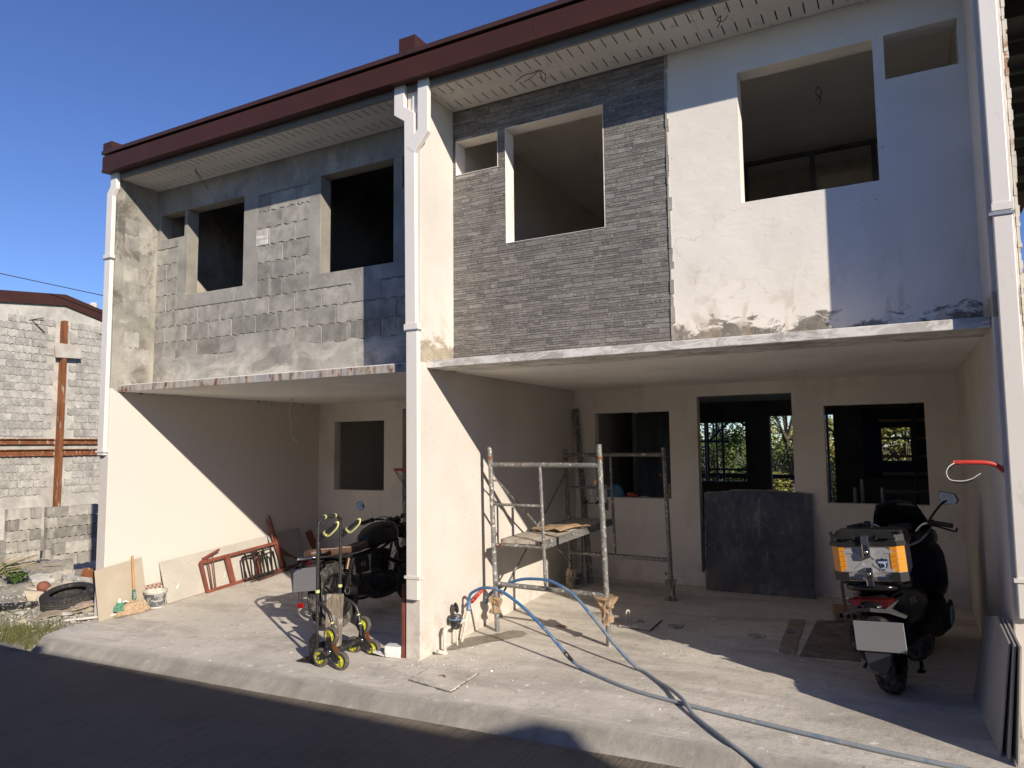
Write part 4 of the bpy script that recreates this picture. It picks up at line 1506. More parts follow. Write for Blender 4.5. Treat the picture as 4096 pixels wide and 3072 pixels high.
part('body', MB().lathe([(0.001, 0), (0.028, 0.0), (0.030, 0.02), (0.026, 0.06), (0.030, 0.10), (0.012, 0.14), (0.012, 0.155)], 14, Matrix.Translation((4.74, 3.50, 1.011))), mat('bottle_amber', (0.28, 0.19, 0.10), 0.3), t)
part('cap', MB().tube([(4.74, 3.5, 1.1665), (4.74, 3.5, 1.185)], 0.014, 10), MT['roller'], t)

# ---------------------------------------------------------------- poles leaning in the corner
for i, (b, tp, r, lab) in enumerate((((3.80, 3.13), (3.555, 3.36, 2.135), 0.019, 'left dark steel pole of the bundle leaning in the garage corner'),
                                     ((3.850, 3.12), (3.575, 3.395, 2.14), 0.021, 'right dark steel pole of the bundle leaning in the garage corner'),
                                     ((3.78, 2.99), (3.62, 3.395, 1.50), 0.012, 'thin short rod leaning in the garage corner beside the poles'))):
    m = MB().tube([(b[0], b[1], zf(*b) + 0.002), tp], r, 8)
    solo('steel_pole', m, MT['scaffold'], lab, 'pole', 'poles leaning in the corner')

# ---------------------------------------------------------------- buckets
MT['pail'] = mat('paint_splashed_white_pail', (0.62, 0.59, 0.53), 0.6, dirt=(0.36, 0.33, 0.28), ds=14)
MT['pail_label'] = mat('grey_pail_label', (0.10, 0.105, 0.11), 0.55, dirt=(0.55, 0.52, 0.47), dirt_amt=0.5, ds=14)
MT['white_ink'] = mat('white_print', (0.72, 0.70, 0.66), 0.7, bump=0)
def pail(x, y, z, r, h, label, texts, face, scale=1.0, rim=None):
    t = thing('paint_bucket', (x, y, z), label, 'bucket', 'plastic paint buckets')
    M = Matrix.Translation((x, y, z))
    part('pail', MB().lathe([(0.001, 0), (r * .90, 0), (r * .90, .004), (r, h), (r * .97, h), (r * .87, .012), (0.001, .012)], 28, M), MT['pail'], t)
    part('rim', MB().lathe([(r * 1.0, h - .022), (r * 1.05, h - .020), (r * 1.05, h + .002), (r * 0.98, h + .004)], 28, M), MT['pail'] if rim is None else rim, t)
    lab = MB().lathe([(r * .905 + .0016, h * .10), (r * .985 + .0016, h * .84)], 20, M, True, face - 1.15, face + 1.15)
    part('label', lab, MT['pail_label'], t)
    for (s_, sz, zz, da) in texts:
        tm = text_mb(s_, sz, 0.0006)
        def wrap(p):
            zz_ = zz + p.y
            rr = r * (.905 + .08 * zz_ / h / .84) + .0035 + p.z
            a = face + da + p.x / r
            return Vector((x + rr * math.cos(a), y + rr * math.sin(a), z + zz_))
        tm.v = [wrap(p) for p in tm.v]
        part('lettering', tm, MT['white_ink'], t)
    hd = MB()
    pts = []
    for i in range(13):
        a = math.pi * i / 12
        pts.append((x + r * 1.03 * math.cos(a), y - r * 0.95 * math.sin(a) * 0.3, z + h - 0.015 - 0.5 * r * math.sin(a)))
    part('handle', hd.tube(pts, 0.003, 6), MT['zinc'], t)
    return t
pail(-0.775, 0.53, zf(-0.775, 0.53) + 0.004, 0.130, 0.20, 'dusty white paint bucket with a grey label beside the broom', [('DAVIES', 0.036, 0.150, 0.42), ('Megacryl', 0.036, 0.092, 0.22)], -0.70)
pail(3.72, 2.935, zf(3.72, 2.935) + 0.001, 0.066, 0.185, 'small white paint bucket with dark label behind the scaffold foot', [('Mega', 0.030, 0.10, 0.15)], -0.95)

# ---------------------------------------------------------------- water meter with its pipes, hose and coupling
t = thing('water_meter', (3.63, 0.4, -0.15), 'black water meter with open lid on white pvc risers beside the middle pier', 'water meter')
pv = MB()
part('inlet_pipe', MB().tube([(3.60, 0.26, -0.17), (3.60, 0.255, 0.02), (3.60, 0.27, 0.045), (3.60, 0.31, 0.05), (3.60, 0.345, 0.048)], 0.016, 10), MT['pvc'], t)
part('elbow', MB().tube([(3.60, 0.255, 0.0), (3.60, 0.256, 0.025), (3.60, 0.275, 0.05), (3.60, 0.30, 0.052)], 0.0225, 10), MT['pvc'], t)
part('union', MB().tube([(3.60, 0.335, 0.048), (3.60, 0.375, 0.048)], 0.026, 8), MT['meter_black'], t)
part('meter_body', MB().lathe([(0.001, -0.035), (0.035, -0.03), (0.048, 0.0), (0.048, 0.03), (0.060, 0.036), (0.060, 0.060), (0.055, 0.064), (0.055, 0.085), (0.048, 0.092), (0.001, 0.088)], 20, Matrix.Translation((3.60, 0.43, 0.045))), MT['meter_black'], t)
part('meter_ring', MB().lathe([(0.056, 0.0), (0.0615, 0.0), (0.0615, 0.013), (0.056, 0.013)], 20, Matrix.Translation((3.60, 0.43, 0.097))), MT['blue_plastic'], t)
part('meter_lid', MB().lathe([(0.001, 0.006), (0.046, 0.006), (0.05, 0.0), (0.046, -0.006), (0.001, -0.006)], 20, Matrix.Translation((3.590, 0.462, 0.193)) @ Matrix.Rotation(R(72), 4, 'Y') @ Matrix.Rotation(R(-14), 4, 'X')), MT['meter_lid'], t)
part('outlet', MB().tube([(3.60, 0.475, 0.048), (3.60, 0.56, 0.055), (3.605, 0.60, 0.06)], 0.018, 10), MT['pvc'], t)
part('riser', MB().tube([(3.58, 0.565, -0.15), (3.61, 0.605, 0.06), (3.625, 0.62, 0.165)], 0.013, 10), MT['pvc'], t)
part('tee', MB().tube([(3.604, 0.60, 0.02), (3.614, 0.61, 0.10)], 0.021, 10), MT['pvc'], t)
part('hose_coupling', MB().tube([(3.622, 0.618, 0.14), (3.625, 0.62, 0.165), (3.6255, 0.6205, 0.17), (3.628, 0.622, 0.215), (3.63, .623, .23)], [0.019, 0.024, 0.017, 0.024, 0.018], 10), MT['blue_plastic'], t)
part('drip_pipe', MB().tube([(3.60, 0.45, 0.0), (3.615, 0.44, -0.135)], 0.008, 8), MT['pvc'], t)
part('stub_pipe', MB().tube([(3.63, 0.235, -0.155), (3.60, 0.14, -0.115)], 0.018, 10), MT['pvc'], t)

h1 = [(3.628, 0.622, 0.225), (3.640, 0.615, 0.275), (3.686, 0.60, 0.318), (3.827, 0.57, 0.375), (4.021, 0.52, 0.373), (4.27, 0.45, 0.279), (4.539, 0.38, 0.116), (4.745, 0.305, -0.022)]
t = thing('garden_hose', (4.2, 0.4, -0.1), 'short blue hose arching from the water meter down to a grey hose joint', 'hose')
part('blue_length', MB().tube(smooth_path(h1, 7), 0.0140, 10), MT['hose'], t)
part('joint', MB().tube([(4.735, 0.31, -0.016), (4.766, 0.30, -0.037), (4.80, 0.285, -0.058), (4.85, 0.265, -0.083)], [0.016, 0.019, 0.016, 0.013], 8), MT['meter_black'], t)
def onfl(x, y, r=0.012):
    return (x, y, (fz(x, y) if y < -0.7 else zf(x, y)) + r)
h1b = [(4.82, 0.28, -0.07), (4.90, 0.24, -0.096), onfl(5.03, 0.17, .013), onfl(5.42, -0.05), onfl(5.80, -0.17), onfl(6.2, -0.27), onfl(6.63, -0.37), onfl(7.1, -0.47), onfl(7.6, -0.55)]
part('grey_length', MB().tube(smooth_path(h1b, 7), 0.0140, 10), MT['hose'], t)
h2 = [(3.560, 1.05, 0.12), (3.621, 1.02, 0.216), (3.732, 1.0, 0.288), (3.972, 0.95, 0.391), (4.185, 0.90, 0.427), (4.389, 0.85, 0.424), (4.64, 0.75, 0.347), (4.889, 0.62, 0.188), (5.047, 0.53, 0.081), (5.195, 0.45, -0.015), (5.33, 0.385, -0.085), (5.42, 0.33, -0.098), (5.57, 0.17, -0.100), onfl(5.72, 0.0, .024), (5.86, -0.19, -0.082), onfl(5.99, -0.37), onfl(6.26, -0.66), (6.46, -0.80, -0.165), (6.62, -0.93, -0.205), (6.9, -1.3, zr(6.9) + .012), (7.2, -1.8, zr(7.2) + .008)]
solo('garden_hose', MB().tube(smooth_path(h2, 6), 0.0140, 10), MT['hose'], 'long faded blue hose arching under the scaffold and crossing the driveway', 'hose')
t = thing('conduit_stub', (3.53, 0.7, 0.2), 'orange-red conduit stub sticking out low beside the water meter', 'conduit', 'orange-red conduit stubs')
part('tube', MB().tube([(3.520, 1.10, 0.262), (3.640, 0.66, 0.214)], 0.0155, 10), MT['red_pipe'], t)
part('wires', MB().tube([(3.636, 0.675, 0.216), (3.646, 0.64, 0.21)], 0.008, 6), MT['black_wire'], t)

# conduits with wires at the pier heads
t = thing('conduit_stub', (7.6, -0.02, 1.5), 'orange-red conduit stub with looping wires on the right garage wall', 'conduit', 'orange-red conduit stubs')
part('tube', MB().tube(smooth_path([(7.538, -0.02, 1.542), (7.615, -0.02, 1.545), (7.708, -0.01, 1.542), (7.764, 0.0, 1.525), (7.80, 0.015, 1.49)], 4), 0.014, 10), MT['red_pipe'], t)
part('wire', MB().tube(smooth_path([(7.545, -0.03, 1.54), (7.515, -0.045, 1.52), (7.498, -0.05, 1.485), (7.513, -0.05, 1.44), (7.572, -0.05, 1.431), (7.625, -0.05, 1.445), (7.676, -0.05, 1.48)], 4), 0.0035, 6), MT['white_wire'], t)
part('wire', MB().tube(smooth_path([(7.545, -0.03, 1.538), (7.525, -0.03, 1.51), (7.508, -0.035, 1.475), (7.53, -0.04, 1.428), (7.59, -0.04, 1.422), (7.635, -0.045, 1.436)], 4), 0.003, 6), MT['black_wire'], t)
t = thing('conduit_stub', (3.3, 0.2, 1.45), 'orange-red conduit stub with black wires left of the middle pier', 'conduit', 'orange-red conduit stubs')
part('tube', MB().tube([(3.005, 0.30, 1.455), (3.37, 0.28, 1.462)], 0.014, 10), MT['red_pipe'], t)
part('wire', MB().tube(smooth_path([(3.01, 0.30, 1.45), (3.03, 0.30, 1.41), (3.12, 0.28, 1.33), (3.22, 0.27, 1.24), (3.33, 0.26, 1.20)], 4), 0.0035, 6), MT['black_wire'], t)
part('wire', MB().tube(smooth_path([(3.01, 0.30, 1.45), (3.06, 0.31, 1.40), (3.16, 0.30, 1.31), (3.30, 0.29, 1.26)], 4), 0.003, 6), MT['black_wire'], t)

# ---------------------------------------------------------------- loose wires hanging from ceilings and soffits
def wires(name, strands, mt, label):
    m = MB()
    for s_ in strands:
        m.tube(smooth_path(s_, 5), 0.0035, 6)
    return solo(name, m, MT[mt], label, 'wire', 'loose wires')
wires('hanging_wire', [[(-0.032, 1.98, 2.364), (-0.05, 1.98, 2.28), (-0.095, 1.98, 2.123), (-0.06, 1.98, 2.03), (-0.057, 1.98, 1.95), (-0.073, 1.98, 1.88), (-0.01, 1.98, 1.789), (0.03, 1.98, 1.77), (0.091, 1.98, 1.727)]], 'white_wire', 'long pale wire hanging from the left garage ceiling')
sp = [(4.843, 2.1, 2.383), (4.892, 2.12, 2.275), (4.85, 2.08, 2.22), (4.793, 2.1, 2.206), (4.85, 2.13, 2.19), (4.863, 2.1, 2.161), (4.80, 2.08, 2.13), (4.776, 2.1, 2.113), (4.83, 2.12, 2.09), (4.835, 2.1, 2.059), (4.79, 2.09, 2.03), (4.794, 2.1, 2.004), (4.82, 2.1, 2.01)]
wires('hanging_wire', [sp], 'white_wire', 'spiral pale wire hanging from the right garage ceiling above the window')
wires('hanging_wire', [[(6.409, 2.1, 2.383), (6.365, 2.1, 2.292), (6.375, 2.1, 2.24), (6.392, 2.1, 2.214), (6.433, 2.1, 2.212), (6.456, 2.1, 2.276), (6.43, 2.1, 2.33), (6.412, 2.1, 2.38)], [(6.409, 2.1, 2.38), (6.34, 2.09, 2.33), (6.36, 2.1, 2.30)]], 'white_wire', 'looped pale wire hanging from the right garage ceiling near the door')
wires('soffit_wire', [[(0.10, 0.247, 4.965), (0.10, 0.25, 4.93), (0.14, 0.27, 4.86), (0.19, 0.29, 4.80), (0.267, 0.30, 4.699)], [(0.11, 0.247, 4.965), (0.12, 0.25, 4.92), (0.17, 0.28, 4.85)]], 'wire', 'thin wire hanging from the left soffit')
wires('soffit_wire', [[(4.624, 0.233, 4.965), (4.56, 0.22, 4.945), (4.48, 0.21, 4.94), (4.40, 0.20, 4.90)], [(4.624, 0.233, 4.965), (4.55, 0.25, 4.935), (4.46, 0.25, 4.90)], [(4.624, 0.233, 4.965), (4.64, 0.24, 4.90), (4.66, 0.25, 4.86), (4.675, 0.25, 4.91), (4.63, 0.24, 4.96)]], 'wire', 'brown wires hanging from the soffit above the stone wall')
wires('soffit_wire', [[(6.20, 0.20, 4.965), (6.17, 0.19, 4.93), (6.22, 0.19, 4.91), (6.25, 0.2, 4.95)], [(6.20, 0.20, 4.965), (6.19, 0.2, 4.91), (6.17, 0.2, 4.88)]], 'wire', 'short brown wires hanging from the soffit near the top edge')
wires('ceiling_wire', [[(6.74, 1.83, 4.998), (6.72, 1.83, 4.93), (6.76, 1.83, 4.88), (6.75, 1.83, 4.82)], [(6.74, 1.83, 4.998), (6.77, 1.83, 4.93), (6.73, 1.83, 4.87)]], 'black_wire', 'dark wire knot hanging from the ceiling behind the white wall window')

# ---------------------------------------------------------------- dark sheet standing in the doorway
t = thing('dark_panel', (5.79, 3.25, 0), 'big scuffed dark sheet with chipped pale edges leaning against the doorway', 'panel')
outl = [(5.207, -0.004), (6.373, -0.004), (6.366, 1.098), (6.25, 1.112), (6.0, 1.128), (5.80, 1.134), (5.55, 1.125), (5.35, 1.105), (5.19, 1.092)]
def lean(p):
    k = p.z / 1.1
    return Vector((p.x, p.y + 0.15 * k, p.z))
m = MB().prism(outl, 3.248, 3.266)
m.v = [lean(p) for p in m.v]
part('sheet', m, MT['dark_sheet'], t)
m = MB()
e = outl[2:] + [outl[0]]
rgp = random.Random(3)
pp = []
for a, b in zip(e[:-1], e[1:]):
    k = max(2, int((Vector((b[0], 0, b[1])) - Vector((a[0], 0, a[1]))).length / 0.05))
    for i in range(k):
        pp.append((a[0] + (b[0] - a[0]) * i / k, 3.257, a[1] + (b[1] - a[1]) * i / k))
m.tube([lean(Vector((p[0] + rgp.uniform(-.003, .003), p[1], p[2] + rgp.uniform(-.002, .006)))) for p in pp], [rgp.uniform(0.004, 0.0125) for _ in pp], 6, smooth=False)
part('edge', m, MT['sheet_edge'], t)

# ---------------------------------------------------------------- floor items in the right garage
def flat(name, poly, h, mt, label, cat, group=None, z0=0.0, seed=1, jag=0.0):
    rg_ = random.Random(seed)
    pts = []
    for i, a in enumerate(poly):
        b = poly[(i + 1) % len(poly)]
        L = math.hypot(b[0] - a[0], b[1] - a[1])
        k = max(1, int(L / 0.04)) if jag else 1
        for j in range(k):
            t = j / k
            pts.append((a[0] + (b[0] - a[0]) * t + rg_.uniform(-jag, jag), a[1] + (b[1] - a[1]) * t + rg_.uniform(-jag, jag)))
    m = MB()
    n_ = len(pts)
    vs = [(x, y, zf(x, y) + z0) for x, y in pts] + [(x, y, zf(x, y) + z0 + h) for x, y in pts]
    m.add(vs, [list(range(n_ - 1, -1, -1)), list(range(n_, 2 * n_))] + [(i, (i + 1) % n_, (i + 1) % n_ + n_, i + n_) for i in range(n_)])
    return solo(name, m, MT[mt], label, cat, group)
MT['dirty_floor'] = mat('dirty_cardboard_sheet', (0.20, 0.165, 0.13), 0.97, var=0.3, dirt=(0.33, 0.28, 0.22), ds=6)
flat('cardboard_strip', [(6.28, 1.21), (6.41, 1.15), (6.365, 2.32), (6.235, 2.28)], 0.012, 'old_card', 'long flattened cardboard strip on the garage floor', 'cardboard', None, 0.002, 2, 0.006)
flat('dirty_mat', [(6.45, 1.16), (6.90, 1.20), (6.82, 2.42), (6.47, 2.35)], 0.006, 'dirty_floor', 'brown dirty sheet lying on the floor beside the scooter', 'floor sheet', None, 0.002, 3, 0.004)
flat('blue_scrap', [(6.28, 1.78), (6.335, 1.80), (6.32, 1.85), (6.27, 1.84)], 0.01, 'blue_plastic', 'small blue plastic scrap on the cardboard strip', 'scrap', None, 0.016, 4)
flat('dry_leaf', [(4.20, 1.30), (4.27, 1.27), (4.33, 1.30), (4.28, 1.345), (4.22, 1.34)], 0.006, 'cardboard', 'dry brown leaf on the floor under the scaffold', 'leaf', None, 0.003, 5, 0.006)
flat('floor_scrap', [(6.80, 2.12), (6.85, 2.14), (6.84, 2.17), (6.79, 2.15)], 0.01, 'oxide', 'rust-red scrap on the floor left of the scooter', 'scrap', None, 0.01, 6)
t = thing('flat_carton', (6.8, 2.62, -0.02), 'long flattened carton with printed symbols behind the scooter', 'carton')
m = MB()
M = Matrix.Translation((6.84, 2.60, 0.022)) @ Matrix.Rotation(R(8), 4, 'Z')
m.box(-0.24, 0.24, -0.16, 0.16, -0.04, 0.048, M)
part('box', m, MT['cardboard'], t, bev=0.004)
for i in range(4):
    part('printed_symbol', MB().box(-0.20 + 0.058 * i, -0.165 + 0.058 * i, -0.1625, -0.1605, -0.012, 0.026, M), MT['meter_lid'], t)
t = thing('carton', (6.92, 2.9, -0.02), 'tattered upright carton behind the scooter seat', 'carton')
m = MB()
m.box(6.80, 7.06, 2.82, 3.10, -0.012, 0.42)
part('box', m, MT['cardboard'], t)
for i in range(9):
    z = 0.02 + 0.045 * i
    part('torn_flap', MB().box(6.77 - 0.012 * (i % 3), 6.80 + 0.02, 2.80, 2.815, z, z + 0.022), MT['old_card'], t)
m = MB()
for (p, q) in (((6.835, .66, .80), (6.828, .67, .62)), ((6.828, .67, .62), (6.842, .68, .48)), ((6.842, .68, .48), (6.838, .68, .36))):
    m.bar(p, q, .022, .003, (0, 1, 0))
solo('hanging_strap', m, mat('brown_strap', (0.17, 0.10, 0.065), .85), 'brown strap hanging below the left end of the top box', 'strap')

# rebar hook, covers, drain rings, stain
solo('rebar_hook', MB().tube(smooth_path([(4.80, 1.665, -0.08), (4.80, 1.665, 0.02), (4.808, 1.668, 0.045), (4.822, 1.672, 0.045), (4.83, 1.675, 0.02), (4.83, 1.675, -0.055)], 5), 0.007, 8), MT['pvc'], 'pale bent rebar hook standing up from the garage floor', 'hook')
n = N('cover_joint')
MT['joint'] = mat('dark_floor_joint', (0.16, 0.145, 0.12), 0.97, var=0.3)
def cover(poly, label, seed):
    t = thing('manhole_cover', (sum(p[0] for p in poly) / 4, sum(p[1] for p in poly) / 4, zf(poly[0][0], poly[0][1])), label, 'manhole cover', 'cast concrete manhole covers')
    cx_ = sum(p[0] for p in poly) / 4
    cy_ = sum(p[1] for p in poly) / 4
    m = MB()
    vs = [(x, y, zf(x, y) + 0.011) for x, y in poly] + [(x + (x - cx_) * .03, y + (y - cy_) * .03, zf(x, y) - 0.01) for x, y in poly]
    m.add(vs, [(0, 1, 2, 3)] + [(i, i + 4, (i + 1) % 4 + 4, (i + 1) % 4) for i in range(4)])
    part('slab', m, MT['floor'], t)
    m = MB()
    rg_ = random.Random(seed)
    for i in range(4):
        a, b = poly[i], poly[(i + 1) % 4]
        k = 14
        pts = [(a[0] + (b[0] - a[0]) * j / k + rg_.uniform(-.006, .006), a[1] + (b[1] - a[1]) * j / k + rg_.uniform(-.006, .006)) for j in range(k + 1)]
        pts = [((x - cx_) * 1.035 + cx_, (y - cy_) * 1.035 + cy_) for x, y in pts]
        m.tube([(x, y, zf(x, y) + 0.001) for x, y in pts], [rg_.uniform(0.002, 0.009) for _ in pts], 6)
    part('joint', m, MT['joint'], t)
    part('lifting_loop', MB().tube(smooth_path([(cx_ - .03, cy_, zf(cx_, cy_) + .008), (cx_ - .02, cy_ + .01, zf(cx_, cy_) + .022), (cx_ + .02, cy_ + .01, zf(cx_, cy_) + .022), (cx_ + .03, cy_, zf(cx_, cy_) + .008)], 3), 0.005, 6), MT['rust'], t)
cover([(3.72, -0.42), (4.17, -0.52), (4.17, -0.13), (3.72, -0.14)], 'square concrete manhole cover in front of the middle pier', 3)
cover([(4.78, 1.50), (5.10, 1.46), (5.10, 1.84), (4.80, 1.86)], 'square concrete manhole cover beside the rebar hook', 4)
MT['drain'] = mat('dusty_drain_plug', (0.34, 0.31, 0.265), 0.95)
for (x, y, lab) in ((5.28, 1.69, 'round drain ring in the garage floor left of centre'), (6.04, 1.63, 'round drain ring in the garage floor near the cardboard strip')):
    m = MB().lathe([(0.060, 0.0), (0.064, 0.005), (0.072, 0.005), (0.076, 0.0)], 24, Matrix.Translation((x, y, zf(x, y) + 0.002)))
    m.lathe([(0.001, 0.002), (0.036, 0.002), (0.038, 0.0)], 20, Matrix.Translation((x, y, zf(x, y) + 0.002)))
    solo('drain_ring', m, MT['drain'], lab, 'drain')
MT['wet'] = mat('wet_patch_on_concrete', (0.235, 0.21, 0.165), 0.42, var=0.2, dirt=(0.16, 0.15, 0.10), ds=9)
m = MB()
pts = []
rg_ = random.Random(8)
prim = [(3.57, 0.30), (3.66, 0.36), (3.75, 0.50), (3.86, 0.66), (4.02, 0.86), (4.06, 0.96), (3.97, 1.04), (3.85, 1.02), (3.80, 0.92), (3.70, 0.80), (3.60, 0.72), (3.55, 0.6)]
pts = [(p.x, p.y) for p in smooth_path([(x, y, 0) for x, y in prim + prim[:1]], 5)][:-1]
m.add([(x + rg_.uniform(-.008, .008), y + rg_.uniform(-.008, .008), zf(x, y) + 0.005) for x, y in pts], [list(range(len(pts)))])
struct('wet_patch', m, MT['wet'], 'stuff')

# three cement sheets leaning on the right wall
for i, lab in enumerate(('front grey cement sheet of the three leaning on the right wall', 'middle grey cement sheet of the three leaning on the right wall', 'rear grey cement sheet of the three leaning on the right wall')):
    x0 = 7.605 + 0.035 * i
    m = MB()
    t = 0.009
    a = [(x0, 0.64 + .02 * i, zf(x0, .64) + .002), (x0 + .055, -0.28 - .06 * i, zf(x0, -.28) + .002), (7.735 + .020 * i, -0.30 - .05 * i, 0.55), (7.725 + .020 * i, 0.16 - .05 * i, 0.60), (7.70 + .024 * i, 0.62, 0.50)]
    m.add(a + [(p[0] + t, p[1], p[2] + .002) for p in a], [(4, 3, 2, 1, 0), (5, 6, 7, 8, 9)] + [(j, (j + 1) % 5, (j + 1) % 5 + 5, j + 5) for j in range(5)])
    solo('cement_sheet', m, MT['dim_board'], lab, 'board', 'sheets leaning on the right wall')

# debris specks on the concrete
m = MB()
rg_ = random.Random(77)
for i in range(300):
    x, y = rg_.uniform(-1.2, 7.7), rg_.uniform(-0.68, 2.6)
    if rg_.random() < 0.4:
        x = 3.5 + abs(rg_.gauss(0, 0.5))
        y = rg_.gauss(0.0, 0.25)
        y = max(-0.66, y)
    r = rg_.uniform(0.003, 0.009) * (1.6 if rg_.random() < .12 else 1)
    if XM0 - .03 < x < XM1 + .03 and y > -0.03:
        continue
    z = zf(x, y)
    m.hull([(x + rg_.uniform(-r, r), y + rg_.uniform(-r, r), z + rg_.uniform(0, r)) for _ in range(7)] + [(x - r * .7, y, z - .001), (x + r * .7, y, z - .001)])
struct('grit', m, MT['slab_edge'], 'stuff')
# ================================================================ VEHICLES
MT['tyre'] = mat('dusty_tyre_rubber', (0.034, 0.032, 0.030), 0.85, local=True, dirt=(0.19, 0.17, 0.14), dirt_amt=0.75, ds=14, bump=0.4, bs=70)
MT['gloss_black'] = mat('gloss_black_paint', (0.010, 0.010, 0.011), 0.22, local=True, bump=0.03, bs=12)
MT['matt_black'] = mat('matt_black_plastic', (0.013, 0.013, 0.013), 0.55, local=True, bump=0.2, bs=120)
MT['dk_metal'] = mat('dark_engine_metal', (0.030, 0.029, 0.028), 0.42, 0.6, local=True, bump=0.2, bs=80)
MT['chrome'] = mat('chrome', (0.62, 0.61, 0.59), 0.14, 1.0, local=True, bump=0)
MT['alu'] = mat('brushed_aluminium', (0.50, 0.50, 0.50), 0.36, 0.85, local=True, var=0.08, bump=0.1)
MT['leather'] = mat('brown_leather', (0.105, 0.058, 0.040), 0.5, local=True, var=0.15, bump=0.3, bs=90)
MT['thread'] = mat('pale_stitching', (0.50, 0.43, 0.36), 0.8, local=True, bump=0)
MT['copper'] = mat('bronze_reservoir', (0.36, 0.22, 0.14), 0.3, 0.85, local=True, bump=0)
MT['plate'] = mat('grey_number_plate', (0.215, 0.215, 0.22), 0.6, local=True, var=0.03, bump=0)
MT['red_lens'] = mat('red_lens', (0.32, 0.012, 0.012), 0.15, local=True, bump=0.1, bs=180)
MT['dark_red'] = mat('dark_red_lens', (0.06, 0.006, 0.006), 0.15, local=True, bump=0)
MT['clear_lens'] = mat('pale_clear_lens', (0.075, 0.074, 0.073), 0.14, local=True, bump=0.15, bs=90)
MT['smoke'] = mat('dark_smoked_screen', (0.008, 0.008, 0.009), 0.12, local=True, bump=0)
MT['mirror_face'] = mat('mirror_glass', (0.75, 0.76, 0.78), 0.03, 1.0, local=True, bump=0)
MT['silver_ink'] = mat('silver_badge', (0.36, 0.36, 0.37), 0.4, 0.5, local=True, bump=0)
MT['dim_ink'] = mat('dark_grey_badge', (0.10, 0.095, 0.09), 0.5, local=True, bump=0)

def RY():  # lathe axis (local Z) turned onto the wheel axle (local Y)
    return Matrix.Rotation(R(90), 4, 'X')

def wheel(parent, c, Rad, w, rim_r, knobs=True, spokes=6, seed=1):
    M = Matrix.Translation(c) @ RY()
    t = MB()
    prof = [(rim_r, -w * .30), (rim_r + .012, -w * .42), (Rad - .045, -w * .50), (Rad - .018, -w * .44), (Rad - .005, -w * .25), (Rad, 0), (Rad - .005, w * .25), (Rad - .018, w * .44), (Rad - .045, w * .50), (rim_r + .012, w * .42), (rim_r, w * .30)]
    t.lathe(prof, 40, M)
    ty = part('tyre', t, MT['tyre'], parent)
    if knobs:
        k = MB()
        nb = 30
        for i in range(nb):
            for (off, sk, ww) in ((-.30, .1, .24), (.0, -.05, .22), (.30, .1, .24)):
                a = 2 * math.pi * (i + (0.5 if off == 0 else 0)) / nb
                Mk = Matrix.Translation(c) @ Matrix.Rotation(-a, 4, 'Y') @ Matrix.Translation((0, off * w, Rad - (.010 if off else .002)))
                Mk = Mk @ Matrix.Rotation(R(28 * (1 if off > 0 else -1 if off < 0 else 0)), 4, 'X').inverted()
                k.box(-Rad * .075, Rad * .075, -ww * w / 2, ww * w / 2, -0.006, 0.008, Mk)
        kk = part('tread_blocks', k, MT['tyre'], ty, kind='stuff')
    r = MB()
    r.lathe([(rim_r + .004, -w * .32), (rim_r + .004, -w * .36), (rim_r - .018, -w * .34), (rim_r - .026, -w * .1), (rim_r - .026, w * .1), (rim_r - .018, w * .34), (rim_r + .004, w * .36), (rim_r + .004, w * .32)], 36, M)
    for i in range(spokes):
        a = 2 * math.pi * i / spokes
        for da in (-.10, .10):
            p = Vector((math.cos(a + da) * (rim_r - .022), 0.0, math.sin(a + da) * (rim_r - .022)))
            q = Vector((math.cos(a + da * 2.2) * .05, 0.02 * (1 if da > 0 else -1), math.sin(a + da * 2.2) * .05))
            r.bar(Vector(c) + q, Vector(c) + p, 0.018, 0.026, (0, 1, 0))
    r.lathe([(0.001, -.055), (.045, -.055), (.055, -.03), (.055, .03), (.045, .055), (0.001, .055)], 20, M)
    part('rim', r, MT['dk_metal'], parent)
    d = MB().lathe([(.065, -.062), (.118, -.062), (.118, -.067), (.065, -.067), (.065, -.062)], 30, M)
    part('brake_disc', d, MT['alu'], parent)

# ---------------------------------------------------------------- motorcycle
A = R(90)
bx_, by_ = 2.10, 0.53
moto = thing('motorcycle', (bx_, by_, zf(bx_, by_)), 'black retro motorcycle with brown seat parked in the left garage', 'motorcycle', None, (R(-8.5), 0, A))
wheel(moto, (0, 0, .325), .325, .135, .225, True, 5, 1)
wheel(moto, (1.37, 0, .33), .33, .11, .235, True, 5, 2)
def p_(name, mb, m, **k):
    return part(name, mb, MT[m], moto, **k)
# frame
f = MB()
for s in (-1, 1):
    f.tube(smooth_path([(1.12, .03 * s, .84), (.80, .07 * s, .72), (.45, .09 * s, .68), (.10, .105 * s, .70), (-.22, .10 * s, .745)], 4), .016, 8)
    f.tube(smooth_path([(1.10, .035 * s, .78), (1.02, .09 * s, .50), (.93, .12 * s, .27), (.70, .125 * s, .205), (.42, .12 * s, .24), (.33, .10 * s, .42), (.36, .09 * s, .66)], 4), .015, 8)
    f.tube([(.34, .115 * s, .36), (.02, .105 * s, .328)], .020, 8)
p_('frame', f, 'matt_black')
